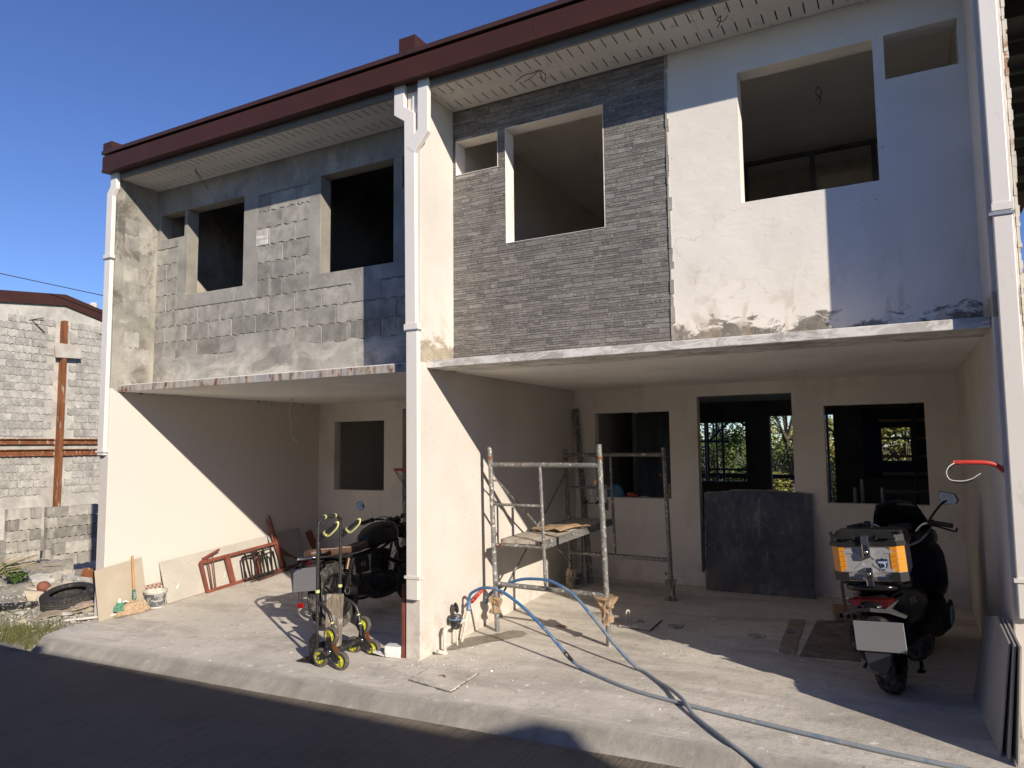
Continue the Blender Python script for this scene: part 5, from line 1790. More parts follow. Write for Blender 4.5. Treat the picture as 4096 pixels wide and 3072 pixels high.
# engine
e = MB()
e.box(.44, .90, -.15, .15, .24, .46, None, .045)
e.lathe([(.001, -.17), (.09, -.17), (.105, -.15), (.105, .15), (.09, .17), (.001, .17)], 24, Matrix.Translation((.56, 0, .37)) @ RY())
e.lathe([(.001, -.175), (.07, -.175), (.085, -.15), (.085, .15), (.07, .175), (.001, .175)], 24, Matrix.Translation((.79, 0, .36)) @ RY())
p_('engine', e, 'dk_metal')
for i in range(8):
    Mt = Matrix.Translation((.76, 0, .47)) @ Matrix.Rotation(R(14), 4, 'Y')
    p_('cooling_fin', MB().box(-.085, .085, -.10, .10, .02 + .026 * i, .030 + .026 * i, Mt, .003), 'dk_metal')
p_('cylinder', MB().box(-.065, .065, -.075, .075, 0, .26, Matrix.Translation((.76, 0, .45)) @ Matrix.Rotation(R(14), 4, 'Y')), 'matt_black')
# exhaust
p_('exhaust_pipe', MB().tube(smooth_path([(.86, -.07, .58), (.99, -.11, .50), (.98, -.14, .32), (.86, -.155, .24), (.60, -.165, .235), (.46, -.17, .26)], 5), .021, 10), 'dk_metal')
p_('muffler', MB().tube([(.50, -.170, .255), (.44, -.175, .27), (.12, -.19, .345), (.02, -.195, .365), (-.005, -.195, .37)], [.022, .040, .046, .044, .036], 16), 'dk_metal')
p_('muffler_tip', MB().lathe([(.037, 0), (.030, 0), (.028, .06)], 16, Matrix.Translation((-.006, -.195, .370)) @ Matrix.Rotation(R(103), 4, 'Y')), 'alu')
for s in (-1, 1):
    c = MB().tube(smooth_path([(.98, .12 * s, .52), (1.00, .26 * s, .50), (.98, .30 * s, .38), (.93, .27 * s, .27), (.86, .14 * s, .235)], 4), .013, 8)
    p_('crash_bar', c, 'matt_black')
# tank
tk = MB().body([(.50, 0, .80, .05, .05, 2.0), (.54, 0, .815, .095, .085, 2.3), (.64, 0, .845, .135, .115, 2.4), (.78, 0, .870, .155, .130, 2.5), (.92, 0, .875, .155, .128, 2.5), (1.02, 0, .870, .135, .115, 2.3), (1.08, 0, .862, .095, .085, 2.1), (1.10, 0, .858, .04, .04, 2)], 20)
tank = p_('tank', tk, 'gloss_black')
for k in (0, 1):
    pts = []
    x = .975 + .022 * k
    hw, hh, zc = (.147, .123, .8735) if k == 0 else (.141, .119, .872)
    for i in range(17):
        a = R(-65 + 310 * i / 16 - 0)
        e_ = 2.42
        ca, sa = math.cos(a - R(0)), math.sin(a)
        y = (hw + .001) * math.copysign(abs(ca) ** (2 / e_), ca)
        z = zc + (hh + .001) * math.copysign(abs(sa) ** (2 / e_), sa)
        if z > .80:
            pts.append((x, y, z))
    pts.sort(key=lambda q: math.atan2(q[2] - zc, q[1]))
    part('pinstripe', MB().tube(pts, .0028, 5), MT['thread'], tank)
part('knee_pad', MB().body([(.58, -.105, .835, .004, .02, 2), (.62, -.133, .842, .014, .055, 2.4), (.74, -.150, .852, .012, .070, 2.4), (.84, -.156, .856, .008, .055, 2.4), (.88, -.156, .858, .002, .02, 2)], 12), MT['matt_black'], tank)
part('filler_cap', MB().lathe([(.001, .014), (.030, .012), (.034, 0)], 18, Matrix.Translation((.92, 0, 1.000))), MT['chrome'], tank)
# seat
sb = MB().body([(.57, 0, .790, .055, .05, 2.6), (.53, 0, .785, .085, .048, 2.8), (.40, 0, .762, .115, .045, 3), (.20, 0, .757, .125, .045, 3), (.02, 0, .765, .125, .048, 3), (-.16, 0, .780, .115, .05, 3), (-.27, 0, .790, .09, .042, 2.8), (-.31, 0, .790, .05, .022, 2.4)], 18)
seat = p_('seat', sb, 'leather')
for s in (-1, 1):
    part('stitching', MB().tube(smooth_path([(.50, .070 * s, .822), (.36, .098 * s, .795), (.2, .106 * s, .790), (0, .106 * s, .800), (-.17, .098 * s, .815), (-.26, .075 * s, .822)], 3), .003, 5), MT['thread'], seat)
for x in (.18, .155):
    part('stitching', MB().tube([(x, .122 * math.cos(a), .757 + .048 * max(0, math.sin(a)) ** .7) for a in [R(18 + 144 * i / 10) for i in range(11)]], .003, 5), MT['thread'], seat)
# tail: chrome loop, fender, plate, reflector
p_('grab_rail', MB().tube(smooth_path([(.10, -.135, .735), (-.12, -.145, .735), (-.30, -.125, .748), (-.365, -.06, .755), (-.365, .06, .755), (-.30, .125, .748), (-.12, .145, .735), (.10, .135, .735)], 4), .011, 8), 'chrome')
p_('rear_fender', MB().lathe([(.352, -.055), (.366, -.05), (.372, 0), (.366, .05), (.352, .055)], 14, Matrix.Translation((.02, 0, .335)) @ RY(), True, R(60), R(165)), 'gloss_black')
p_('plate_bracket', MB().box(-.37, -.33, -.03, .03, .46, .72), 'matt_black')
p_('number_plate', MB().box(-.383, -.378, -.180, .180, .440, .665, None, .002), 'plate')
p_('tail_lamp', MB().tube([(-.315, 0, .705), (-.36, 0, .70)], [.042, .036], 16), 'dark_red')
rf = p_('reflector', MB().cbox((-.362, .105, .305), (.016, .085, .050), None, .006), 'red_lens')
for s in (-.02, .02):
    p_('reflector_stay', MB().tube([(-.36, .105 + s, .33), (-.355, .10 + s, .45)], .004, 6), 'dk_metal')
for s in (-1, 1):
    p_('indicator', MB().sphere((-.30, .18 * s, .66), .026, 12, 8, (1.3, 1, 1)), 'matt_black')
# shocks
for s in (-1, 1):
    a, b = Vector((.03, .145 * s, .375)), Vector((.20, .135 * s, .69))
    d = (b - a)
    p_('shock_absorber', MB().tube([a, a + d * .35, a + d * .36, b], [.018, .018, .011, .011], 10), 'dk_metal')
    hel = []
    ax = d.normalized()
    u = ax.orthogonal().normalized()
    v_ = ax.cross(u)
    for i in range(8 * 9 + 1):
        t = i / 72
        an = 2 * math.pi * 9 * t
        hel.append(a + d * (.22 + .66 * t) + (u * math.cos(an) + v_ * math.sin(an)) * .030)
    p_('spring', MB().tube(hel, .0062, 6), 'dk_metal')
    p_('reservoir', MB().tube([a + d * .62 + Vector((-.055, .0, .0)), a + d * .95 + Vector((-.06, 0, 0))], .021, 14), 'copper')
# side panels with 44
for s in (-1, 1):
    sp = p_('side_panel', MB().box(.24, .46, .118 * s - .012, .118 * s + .012, .50, .67, None, .010), 'matt_black')
    if s < 0:
        tm = text_mb('44', 0.085, 0.002, Matrix.Translation((.35, -.1315, .588)) @ Matrix.Rotation(R(90), 4, 'X'))
        part('lettering', tm, MT['silver_ink'], sp)
# forks, bars, headlight, instruments
for s in (-1, 1):
    p_('fork_leg', MB().tube([(1.37, .085 * s, .33), (1.27, .085 * s, .60), (1.14, .085 * s, .95)], [.026, .026, .018], 10), 'dk_metal')
p_('front_fender', MB().lathe([(.345, -.06), (.36, -.05), (.365, 0), (.36, .05), (.345, .06)], 12, Matrix.Translation((1.37, 0, .33)) @ RY(), True, R(60), R(150)), 'gloss_black')
p_('fork_yoke', MB().box(1.08, 1.18, -.115, .115, .925, .955, None, .01), 'matt_black')
p_('headlight', MB().tube([(1.17, 0, .87), (1.22, 0, .865), (1.31, 0, .855), (1.335, 0, .853)], [.04, .085, .095, .09], 18), 'gloss_black')
for y in (-.05, .05):
    p_('gauge', MB().tube([(1.13, y, .965), (1.10, y, 1.02)], .042, 16), 'matt_black')
p_('handlebar', MB().tube(smooth_path([(.93, -.37, 1.005), (1.00, -.25, 1.03), (1.08, -.14, 1.02), (1.10, -.07, .975), (1.10, .07, .975), (1.08, .14, 1.02), (1.00, .25, 1.03), (.93, .37, 1.005)], 5), .012, 10), 'matt_black')
for s in (-1, 1):
    p_('grip', MB().tube([(.925, .385 * s, 1.003), (.988, .265 * s, 1.028)], .0185, 12), 'matt_black')
    p_('lever', MB().tube(smooth_path([(1.03, .22 * s, 1.02), (1.03, .28 * s, 1.01), (1.00, .38 * s, .985)], 4), .006, 6), 'dk_metal')
    p_('switch_block', MB().cbox((1.005, .235 * s, 1.03), (.05, .05, .05), None, .008), 'matt_black')
    m = MB().tube(smooth_path([(1.00, .235 * s, 1.05), (1.01, .25 * s, 1.14), (1.00, .30 * s, 1.19), (.985, .34 * s, 1.20)], 4), .0055, 8)
    st_ = p_('mirror_stalk', m, 'chrome')
    part('mirror_shell', MB().lathe([(.001, .022), (.045, .016), (.058, 0), (.056, -.003)], 24, Matrix.Translation((.975, .355 * s, 1.215)) @ Matrix.Rotation(R(90 - 5), 4, 'Y')), MT['matt_black'], st_)
    part('mirror_glass', MB().lathe([(.0558, -.0032), (.001, -.0036)], 24, Matrix.Translation((.975, .355 * s, 1.215)) @ Matrix.Rotation(R(90 - 5 + 8 * s), 4, 'Y')), MT['mirror_face'], st_)
p_('control_cables', MB().tube(smooth_path([(1.00, -.24, 1.02), (1.17, -.18, 1.06), (1.24, -.10, .92), (1.14, -.06, .72), (.95, -.05, .62)], 5), .005, 6), 'black_wire')
p_('control_cables', MB().tube(smooth_path([(1.00, .24, 1.02), (1.16, .15, 1.05), (1.20, .05, .90), (1.12, .02, .70)], 5), .005, 6), 'black_wire')
p_('chain_guard', MB().box(.02, .36, .10, .125, .355, .405, None, .006), 'matt_black')
for s in (-1, 1):
    p_('footpeg', MB().tube([(.42, .13 * s, .30), (.42, .24 * s, .30)], .013, 8), 'matt_black')
p_('side_stand', MB().tube([(.40, .12, .24), (.34, .26, .015)], .012, 8), 'matt_black')
p_('front_brake', MB().lathe([(.07, -.066), (.14, -.066), (.14, -.071), (.07, -.071), (.07, -.066)], 30, Matrix.Translation((1.37, 0, .33)) @ RY()), 'alu')

# ---------------------------------------------------------------- scooter
sx_, sy_ = 7.140, 0.59
scoot = thing('scooter', (sx_, sy_, zf(sx_, sy_)), 'black maxi scooter with an aluminium top box parked in the right garage', 'scooter', None, (R(-4.7), 0, R(80.0)))
def s_(name, mb, m, **k):
    return part(name, mb, MT[m] if isinstance(m, str) else m, scoot, **k)
wheel(scoot, (0, 0, .275), .275, .135, .18, True, 5, 3)
wheel(scoot, (1.31, 0, .28), .28, .115, .185, False, 5, 4)
# rear cowl: narrow tail widening to the seat
s_('rear_cowl', MB().body([(-.36, 0, .63, .045, .02, 2.2), (-.32, 0, .63, .085, .045, 2.3), (-.22, 0, .615, .125, .085, 2.4), (-.05, 0, .585, .165, .125, 2.5), (.15, 0, .555, .190, .150, 2.6), (.35, 0, .53, .200, .165, 2.6), (.55, 0, .52, .195, .165, 2.6), (.68, 0, .50, .15, .13, 2.4)], 20), 'gloss_black')
s_('seat', MB().body([(-.20, 0, .735, .05, .03, 2.4), (-.12, 0, .745, .115, .05, 2.8), (.12, 0, .735, .135, .05, 3), (.32, 0, .705, .14, .05, 3), (.52, 0, .685, .12, .05, 2.8), (.66, 0, .68, .07, .035, 2.4)], 18), 'matt_black')
s_('grab_rail', MB().tube(smooth_path([(.10, -.165, .715), (-.12, -.165, .735), (-.26, -.13, .75), (-.30, -.05, .755), (-.30, .05, .755), (-.26, .13, .75), (-.12, .165, .735), (.10, .165, .715)], 4), .022, 10), 'gloss_black')
s_('rack', MB().box(-.30, .02, -.10, .10, .765, .785, None, .005), 'matt_black')
for y in (-.08, .08):
    s_('rack_stay', MB().tube([(-.20, y, .70), (-.22, y, .77)], .014, 8), 'matt_black')
# tail light: red centre, clear swept wings
def plate_poly(name, poly, x0, x1, m, sweep=0.0, par=scoot):
    mb = MB()
    n_ = len(poly)
    vs = [(x0 + sweep * abs(y), y, z) for y, z in poly] + [(x1 + sweep * abs(y), y, z) for y, z in poly]
    mb.add(vs, [list(range(n_)), list(range(2 * n_ - 1, n_ - 1, -1))] + [((i + 1) % n_, i, i + n_, (i + 1) % n_ + n_) for i in range(n_)])
    return part(name, mb, MT[m], par)
tl = plate_poly('tail_light', [(-.115, .685), (.115, .685), (.150, .672), (.095, .632), (-.095, .632), (-.150, .672)][::-1], -.372, -.30, 'dark_red', .35)
for s in (1, -1):
    w = [(.0, .632), (.085, .622), (.165, .680), (.152, .658), (.110, .613), (.200, .568), (.192, .560), (.10, .596), (.0, .608)]
    pl = [(y * s, z) for y, z in w]
    plate_poly('indicator_lens', pl if s < 0 else pl[::-1], -.376, -.31, 'clear_lens', .38)
s_('tail_lower', MB().body([(-.33, 0, .53, .05, .035, 2.4), (-.26, 0, .53, .09, .06, 2.5), (-.12, 0, .50, .10, .08, 2.5)], 14), 'matt_black')
s_('plate_lamp', MB().cbox((-.335, 0, .49), (.03, .085, .045), None, .006), 'clear_lens')
# fender, plate, flap
s_('plate_hanger', MB().box(-.325, -.29, -.055, .055, .28, .52, None, .006), 'matt_black')
s_('number_plate', MB().box(-.352, -.346, -.185, .125, .345, .540, None, .003), 'plate')
s_('mud_flap', plate := MB().prism([(-.085, .36), (.085, .36), (.068, .255), (.045, .215), (0, .203), (-.045, .215), (-.068, .255)], 0, .006, Matrix.Translation((-.335, 0, 0)) @ Matrix.Rotation(R(-90), 4, 'Z')), mat('smoked_flap', (0.045, 0.047, 0.055), 0.25, local=True))
s_('rear_hugger', MB().lathe([(.292, -.075), (.306, -.06), (.310, 0), (.306, .06), (.292, .075)], 14, Matrix.Translation((0, 0, .275)) @ RY(), True, R(60), R(150)), 'matt_black')
# muffler right, drive case left
s_('muffler', MB().tube([(-.14, -.185, .315), (-.12, -.185, .312), (.0, -.18, .30), (.22, -.175, .27), (.34, -.17, .25), (.38, -.165, .24)], [.050, .066, .074, .072, .06, .03], 20), 'dk_metal')
s_('muffler_cap', MB().lathe([(.001, .0), (.020, .0), (.022, .006), (.048, .008), (.052, .0)], 20, Matrix.Translation((-.145, -.185, .3155)) @ Matrix.Rotation(R(-94), 4, 'Y')), 'matt_black')
s_('heat_shield', MB().body([(-.08, -.215, .34, .004, .03, 2), (-.04, -.240, .345, .02, .05, 2.4), (.14, -.240, .325, .02, .055, 2.4), (.20, -.22, .31, .004, .03, 2)], 12), 'matt_black')
s_('drive_case', MB().body([(-.10, .12, .28, .03, .05, 2.3), (-.04, .14, .285, .055, .085, 2.5), (.25, .15, .30, .06, .10, 2.6), (.45, .14, .31, .05, .09, 2.5), (.52, .13, .31, .02, .04, 2.2)], 14), 'dk_metal')
s_('swing_arm', MB().bar((0, -.10, .275), (.42, -.10, .32), .04, .06), 'dk_metal')
for s in (-1, 1):
    a, b = Vector((-.03, .135 * s, .33)), Vector((.02, .13 * s, .62))
    s_('shock_absorber', MB().tube([a, b], .014, 8), 'dk_metal')
    hel = [a.lerp(b, .15 + .7 * i / 60) + Vector((.027 * math.cos(i * .9), .027 * math.sin(i * .9), 0)) for i in range(61)]
    s_('spring', MB().tube(hel, .006, 5), 'matt_black')
# floor board, centre tunnel, leg shields
s_('footboard', MB().body([(.42, 0, .33, .17, .05, 3), (.60, 0, .30, .255, .055, 3.4), (.85, 0, .30, .27, .065, 3.4), (1.00, 0, .36, .265, .09, 3), (1.10, 0, .46, .22, .10, 2.6)], 18), 'matt_black')
s_('tunnel', MB().body([(.58, 0, .48, .11, .15, 2.5), (.75, 0, .47, .10, .14, 2.5), (.92, 0, .52, .13, .18, 2.5), (1.02, 0, .62, .17, .22, 2.5)], 16), 'gloss_black')
s_('leg_shield', MB().body([(.92, 0, .72, .25, .21, 3.0), (.98, 0, .72, .285, .255, 3.2), (1.08, 0, .69, .275, .275, 3.0), (1.22, 0, .70, .23, .24, 2.6), (1.36, 0, .74, .13, .13, 2.3), (1.42, 0, .75, .05, .05, 2)], 22), 'gloss_black')
s_('front_fairing', MB().body([(.90, 0, .93, .14, .05, 2.6), (.97, 0, .96, .22, .09, 2.8), (1.10, 0, .95, .24, .10, 2.6), (1.26, 0, .90, .15, .09, 2.3), (1.34, 0, .86, .06, .05, 2)], 18), 'gloss_black')
for s in (-1, 1):
    g = s_('side_vent', MB().body([(.70, .258 * s, .355, .01, .05, 2.4), (.76, .275 * s, .37, .018, .085, 2.6), (.92, .285 * s, .40, .018, .085, 2.6), (.97, .275 * s, .42, .008, .045, 2.4)], 12), 'matt_black')
    for i in range(4):
        part('vent_bar', MB().bar((.745 + .042 * i, .296 * s, .325), (.785 + .042 * i, .300 * s, .445), .014, .010, (0, 1, 0)), MT['silver_ink'], g)
# windscreen
ws = MB()
vs, fs = [], []
for i in range(9):
    u = -1 + i / 4
    for j in range(6):
        t = j / 5
        wid = .225 - .045 * t - .03 * t * t
        vs.append((1.10 - .17 * t - .07 * u * u * (1 - .5 * t), u * wid, 1.00 + .265 * t - (.035 * u * u * t)))
ws.add(vs, [(i * 6 + j, (i + 1) * 6 + j, (i + 1) * 6 + j + 1, i * 6 + j + 1) for i in range(8) for j in range(5)], True)
o = s_('windscreen', ws, 'smoke')
so = o.modifiers.new('thick', 'SOLIDIFY'); so.thickness = .004
# handlebar
s_('handlebar', MB().tube(smooth_path([(.86, -.37, 1.055), (.90, -.26, 1.075), (.93, -.17, 1.06), (.95, -.10, .99), (.95, -.03, .96), (.95, .03, .96), (.95, .10, .99), (.93, .17, 1.06), (.90, .26, 1.075), (.86, .37, 1.055)], 5), .0125, 10), 'chrome')
s_('instrument', MB().box(.95, 1.06, -.09, .09, 1.00, 1.075, Matrix.Identity(4), .015), 'matt_black')
for s in (-1, 1):
    s_('grip', MB().tube([(.855, .385 * s, 1.052), (.897, .265 * s, 1.073)], .0185, 12), 'matt_black')
    s_('lever', MB().tube(smooth_path([(.93, .22 * s, 1.06), (.935, .28 * s, 1.04), (.90, .39 * s, 1.005), (.88, .41 * s, 1.03)], 4), .008, 6), 'matt_black')
    s_('switch_block', MB().cbox((.905, .235 * s, 1.075), (.05, .05, .05), None, .008), 'matt_black')
    if s > 0:
        continue
    st_ = s_('mirror_stalk', MB().tube(smooth_path([(.93, .22 * s, 1.09), (.94, .27 * s, 1.16), (.95, .33 * s, 1.225), (.955, .36 * s, 1.24)], 4), .009, 8), 'matt_black')
    pm = [(-.065, -.022), (-.045, -.048), (.045, -.052), (.072, .015), (.060, .058), (-.045, .030)]
    Mm = Matrix.Translation((.955, .375 * s, 1.262)) @ Matrix.Rotation(R(90), 4, 'Z') @ Matrix.Rotation(R(6 * s), 4, 'Z')
    sh = MB().prism([(-x * s, z) for x, z in pm], -.004, -.030, Mm)
    part('mirror_shell', sh, MT['matt_black'], st_)
    part('mirror_glass', MB().prism([(-x * .93 * s, z * .93) for x, z in pm], -.0035 + .008, -.0025, Mm), MT['mirror_face'], st_)
s_('brake_hose', MB().tube(smooth_path([(.90, -.24, 1.06), (.86, -.20, 1.00), (.88, -.10, .93), (.95, -.04, .92)], 4), .005, 6), 'black_wire')
s_('cable', MB().tube(smooth_path([(.90, -.25, 1.06), (.84, -.16, .95), (.82, -.05, .90), (.90, .0, .90)], 4), .006, 6), 'alu')
tm = text_mb('PCX', 0.062, 0.003, Matrix.Translation((.06, -.1845, .615)) @ Matrix.Rotation(R(-8), 4, 'Z') @ Matrix.Rotation(R(72), 4, 'X'))
s_('lettering', tm, 'silver_ink')
s_('centre_stand', MB().tube(smooth_path([(.30, -.12, .24), (.22, -.15, .14), (.10, -.16, .13)], 3), .013, 8), 'matt_black')
s_('stand_foot', MB().cbox((.10, -.165, .125), (.06, .05, .014), None, .004), 'matt_black')
s_('side_stand', MB().tube([(.48, .15, .25), (.42, .29, .03)], .012, 8), 'matt_black')
s_('side_guard', MB().body([(-.20, .18, .36, .02, .05, 2.4), (-.10, .20, .36, .035, .09, 2.5), (.12, .20, .36, .03, .09, 2.5), (.2, .19, .36, .01, .04, 2.4)], 12), 'matt_black')

# ---------------------------------------------------------------- top box
BXr = (R(-4.7), 0, R(83.5))
tb = thing('top_box', (sx_, sy_, zf(sx_, sy_)), 'aluminium top box with black lid and orange reflective corners on the scooter', 'box', None, BXr)
def b_(name, mb, m, **k):
    return part(name, mb, MT[m] if isinstance(m, str) else m, tb, **k)
n = N('hammered_aluminium')
c = n.mix(n.ramp(n.noise(8.0, n.loc, 4), 0.3, 0.7), (0.36, 0.36, 0.355), (0.44, 0.44, 0.43))
MT['box_alu'] = n.fin(c, 0.42, 0.25, n.bump(n.noise(300, n.loc, 2), 0.1, 0.001), 0.5)
n = N('orange_reflective_tape')
c = n.mix(n.ramp(n.noise(140.0, n.loc, 2), 0.35, 0.65), (0.62, 0.22, 0.012), (0.78, 0.32, 0.03))
MT['orange'] = n.fin(c, 0.35, 0, None, 0.5)
x0, x1, hw, z0, z1 = -.33, .02, .225, .80, 1.035
ch = .045
def box_out(hw_, xa, xb, c_):
    return [(xa, -hw_ + c_), (xa + c_, -hw_), (xb - c_, -hw_), (xb, -hw_ + c_), (xb, hw_ - c_), (xb - c_, hw_), (xa + c_, hw_), (xa, hw_ - c_)]
rings = []
for (zz, k, dx) in ((z0, -.022, .022), (z0 + .05, -.004, .006), (z0 + .06, 0, 0), (z1, 0, 0)):
    rings.append([(x, y, zz) for x, y in box_out(hw + k, x0 + dx, x1 - dx, ch)])
bx_b = b_('body', MB().loft(rings, True, False), 'box_alu')
rings = []
for (zz, k) in ((z1 + .001, .012), (z1 + .028, .014), (z1 + .030, .006), (z1 + .075, .004), (z1 + .098, -.030)):
    rings.append([(x, y, zz) for x, y in box_out(hw + k, x0 - k, x1 + k, ch + .005)])
lid = b_('lid', MB().loft(rings, True, False), 'matt_black')
for y in (-.125, .125):
    part('lid_handle', MB().bar((x0 - .020, y - .055, z1 + .066), (x0 - .020, y + .055, z1 + .066), .030, .022), MT['matt_black'], lid)
for y in (-.21, .21):
    part('lid_lug', MB().cbox((x0 + .01, y, z1 + .092), (.04, .035, .022), None, .006), MT['matt_black'], lid)
for y in (-.19, -.145, .145, .19, .07, -.07):
    part('rivet', MB().sphere((x0 - .0065, y, z1 + .050), .005, 8, 6), MT['chrome'], lid)
# embossed X
for s in (-1, 1):
    for t in (-1, 1):
        m = MB()
        a = Vector((x0 - .001, .03 * s, z0 + .135 + .018 * t))
        b = Vector((x0 - .001, .095 * s, z0 + .135 + .062 * t))
        c_ = Vector((x0 - .001, .155 * s, z0 + .135 + .062 * t))
        for p, q in ((a, b), (b, c_)):
            m.bar(p, q, .007, .022, (0, -.3, 1) if False else (0, 0, 1))
        part('embossed_rib', m, MT['box_alu'], bx_b, bev=.003)
# orange tape: corner strips, 6 cells each side, wrapped over the chamfer
for s in (-1, 1):
    for i in range(5):
        za = z0 + .066 + i * .034
        zb2 = za + .032
        ya, yb = (hw - ch) * s, (hw - ch - .042) * s
        m = MB()
        lo, hi = min(ya, yb), max(ya, yb)
        m.box(x0 - .0035, x0 - .0005, lo + .001, hi - .001, za, zb2)
        part('reflective_tape', m, MT['orange'], bx_b)
        m = MB()
        p = Vector((x0, (hw - ch) * s, 0)); q = Vector((x0 + ch, hw * s, 0))
        nrm = Vector((-1, 1 * s, 0)).normalized() * .0025
        d = (q - p) * .02
        vs = [p + d + nrm * .2, q - d + nrm * .2, q - d + nrm, p + d + nrm]
        vv = [Vector((v.x, v.y, za)) for v in vs] + [Vector((v.x, v.y, zb2)) for v in vs]
        m.add(vv, [(3, 2, 1, 0), (4, 5, 6, 7), (0, 1, 5, 4), (1, 2, 6, 5), (2, 3, 7, 6), (3, 0, 4, 7)])
        part('reflective_tape', m, MT['orange'], bx_b)
# corner guards, latch, lower bracket, lock plates
for s in (-1, 1):
    m = MB().loft([[(x, y, zz) for x, y in [(x0 - .008, (hw - ch - .05) * s), (x0 - .008, (hw - ch + .004) * s), (x0 + ch, (hw + .008) * s), (x0 + ch + .05, (hw + .008) * s), (x0 + ch + .04, (hw - .02) * s), (x0 + .02, (hw - ch - .04) * s)]] for zz in (z0 + .002, z0 + .062)], True, False)
    b_('corner_guard', m, 'matt_black')
lt = b_('latch', MB().box(x0 - .034, x0 - .004, -.024, .024, z1 - .075, z1 + .075, None, .005), 'chrome')
part('latch_insert', MB().box(x0 - .038, x0 - .0345, -.014, .014, z1 - .060, z1 + .010), MT['matt_black'], lt)
part('lock', MB().lathe([(.001, .004), (.010, .004), (.011, 0)], 14, Matrix.Translation((x0 - .0385, 0, z1 - .035)) @ Matrix.Rotation(R(-90), 4, 'Y')), MT['chrome'], lt)
br = b_('lower_catch', MB().box(x0 - .026, x0 + .01, -.023, .023, z0 - .03, z0 + .095, None, .005), 'chrome')
part('latch_insert', MB().box(x0 - .030, x0 - .0265, -.014, .014, z0 + .02, z0 + .085), MT['matt_black'], br)
part('lock', MB().lathe([(.001, .004), (.010, .004), (.011, 0)], 14, Matrix.Translation((x0 - .0305, 0, z0 + .055)) @ Matrix.Rotation(R(-90), 4, 'Y')), MT['chrome'], br)
for s in (-1, 1):
    b_('bracket_plate', MB().box(x0 - .002, x0 + .012, min(.04 * s, .125 * s), max(.04 * s, .125 * s), z0 + .008, z0 + .034, None, .004), 'chrome')
    b_('rivet', MB().sphere((x0 - .002, .07 * s, z0 + .075), .004, 8, 6), 'chrome')
    b_('rivet', MB().sphere((x0 - .002, .13 * s, z1 - .012), .004, 8, 6), 'chrome')
b_('bottom_plate', MB().box(x0 + .04, x1 - .04, -.18, .18, z0 - .022, z0 - .0005), 'matt_black')
# shield sticker
MT['navy'] = mat('navy_print', (0.018, 0.026, 0.07), 0.4, local=True, bump=0)
MT['pale_blue'] = mat('pale_blue_print', (0.35, 0.42, 0.52), 0.4, local=True, bump=0)
def shield(sc_, x, m, name='shield_sticker', par=None):
    poly = [(-.030, .036), (-.012, .034), (0, .042), (.012, .034), (.030, .036), (.032, .012), (.026, -.015), (.012, -.034), (0, -.042), (-.012, -.034), (-.026, -.015), (-.032, .012)]
    Ms = Matrix.Translation((x, -.088, z0 + .115)) @ Matrix.Rotation(R(-90), 4, 'Z')
    return part(name, MB().prism([(a * sc_, b * sc_) for a, b in poly], 0, .0012, Ms), MT[m], par or bx_b)
sk = shield(1.0, x0 - .0055, 'navy')
part('band', MB().box(x0 - .0072, x0 - .0058, -.114, -.062, z0 + .098, z0 + .128), MT['pale_blue'], sk) if False else None
b_('sticker_band', MB().box(x0 - .0072, x0 - .0058, -.116, -.060, z0 + .122, z0 + .136), 'pale_blue')
b_('sticker_disc', MB().lathe([(.001, .0016), (.017, .0016), (.018, 0)], 20, Matrix.Translation((x0 - .0066, -.088, z0 + .108)) @ Matrix.Rotation(R(-90), 4, 'Y')), 'pale_blue')
b_('sticker_disc', MB().lathe([(.001, .0008), (.012, .0008), (.013, 0)], 20, Matrix.Translation((x0 - .0084, -.088, z0 + .108)) @ Matrix.Rotation(R(-90), 4, 'Y')), 'navy')
b_('sticker_band', MB().box(x0 - .0072, x0 - .0058, -.104, -.072, z0 + .084, z0 + .091), 'pale_blue')
# ================================================================ LEFT GARAGE AND VACANT LOT
# ---------------------------------------------------------------- stair-climbing hand truck
MT['truck_steel'] = mat('worn_grey_steel_tube', (0.055, 0.055, 0.055), 0.4, 0.5, dirt=(0.22, 0.19, 0.15), dirt_amt=0.3, ds=18)
MT['truck_black'] = mat('scuffed_black_steel', (0.020, 0.020, 0.020), 0.5, dirt=(0.15, 0.12, 0.09), dirt_amt=0.35, ds=30)
MT['lime'] = mat('lime_yellow_plastic', (0.50, 0.50, 0.035), 0.45, local=True, dirt=(0.30, 0.28, 0.10), dirt_amt=0.3, ds=20)
MT['pale_lime'] = mat('pale_lime_plastic', (0.62, 0.62, 0.26), 0.45, dirt=(0.40, 0.38, 0.22), dirt_amt=0.3, ds=30)
MT['grey_rubber'] = mat('worn_grey_rubber', (0.085, 0.078, 0.068), 0.85, local=True, dirt=(0.24, 0.20, 0.16), dirt_amt=0.45, ds=30)
MT['grip_foam'] = mat('black_foam_grip', (0.018, 0.018, 0.018), 0.9)
tr = thing('hand_truck', (2.8, -0.2, -0.2), 'stair-climbing hand truck with lime-yellow triple wheels beside the motorcycle', 'hand truck')
PX, YA, YB2 = 2.66, -0.350, -0.060
part('frame_tube', MB().tube(smooth_path([(PX, YA, -0.12), (PX, YA, 0.3), (PX, YA, 0.95), (PX, YA + .012, 1.01), (PX, YA + .055, 1.045), (PX, YA + .10, 1.05), (PX, YB2 - .10, 1.05), (PX, YB2 - .055, 1.045), (PX, YB2 - .012, 1.01), (PX, YB2, 0.95), (PX, YB2, 0.3), (PX, YB2, -0.12)], 5), .0150, 12), MT['truck_steel'], tr)
part('top_grip', MB().tube([(PX, YA + .085, 1.050), (PX, YB2 - .085, 1.050)], .019, 12), MT['grip_foam'], tr)
for y in (YA + .08, YB2 - .08):
    part('grip_ring', MB().tube([(PX, y - .006, 1.05), (PX, y + .006, 1.05)], .0205, 12), MT['pale_lime'], tr)
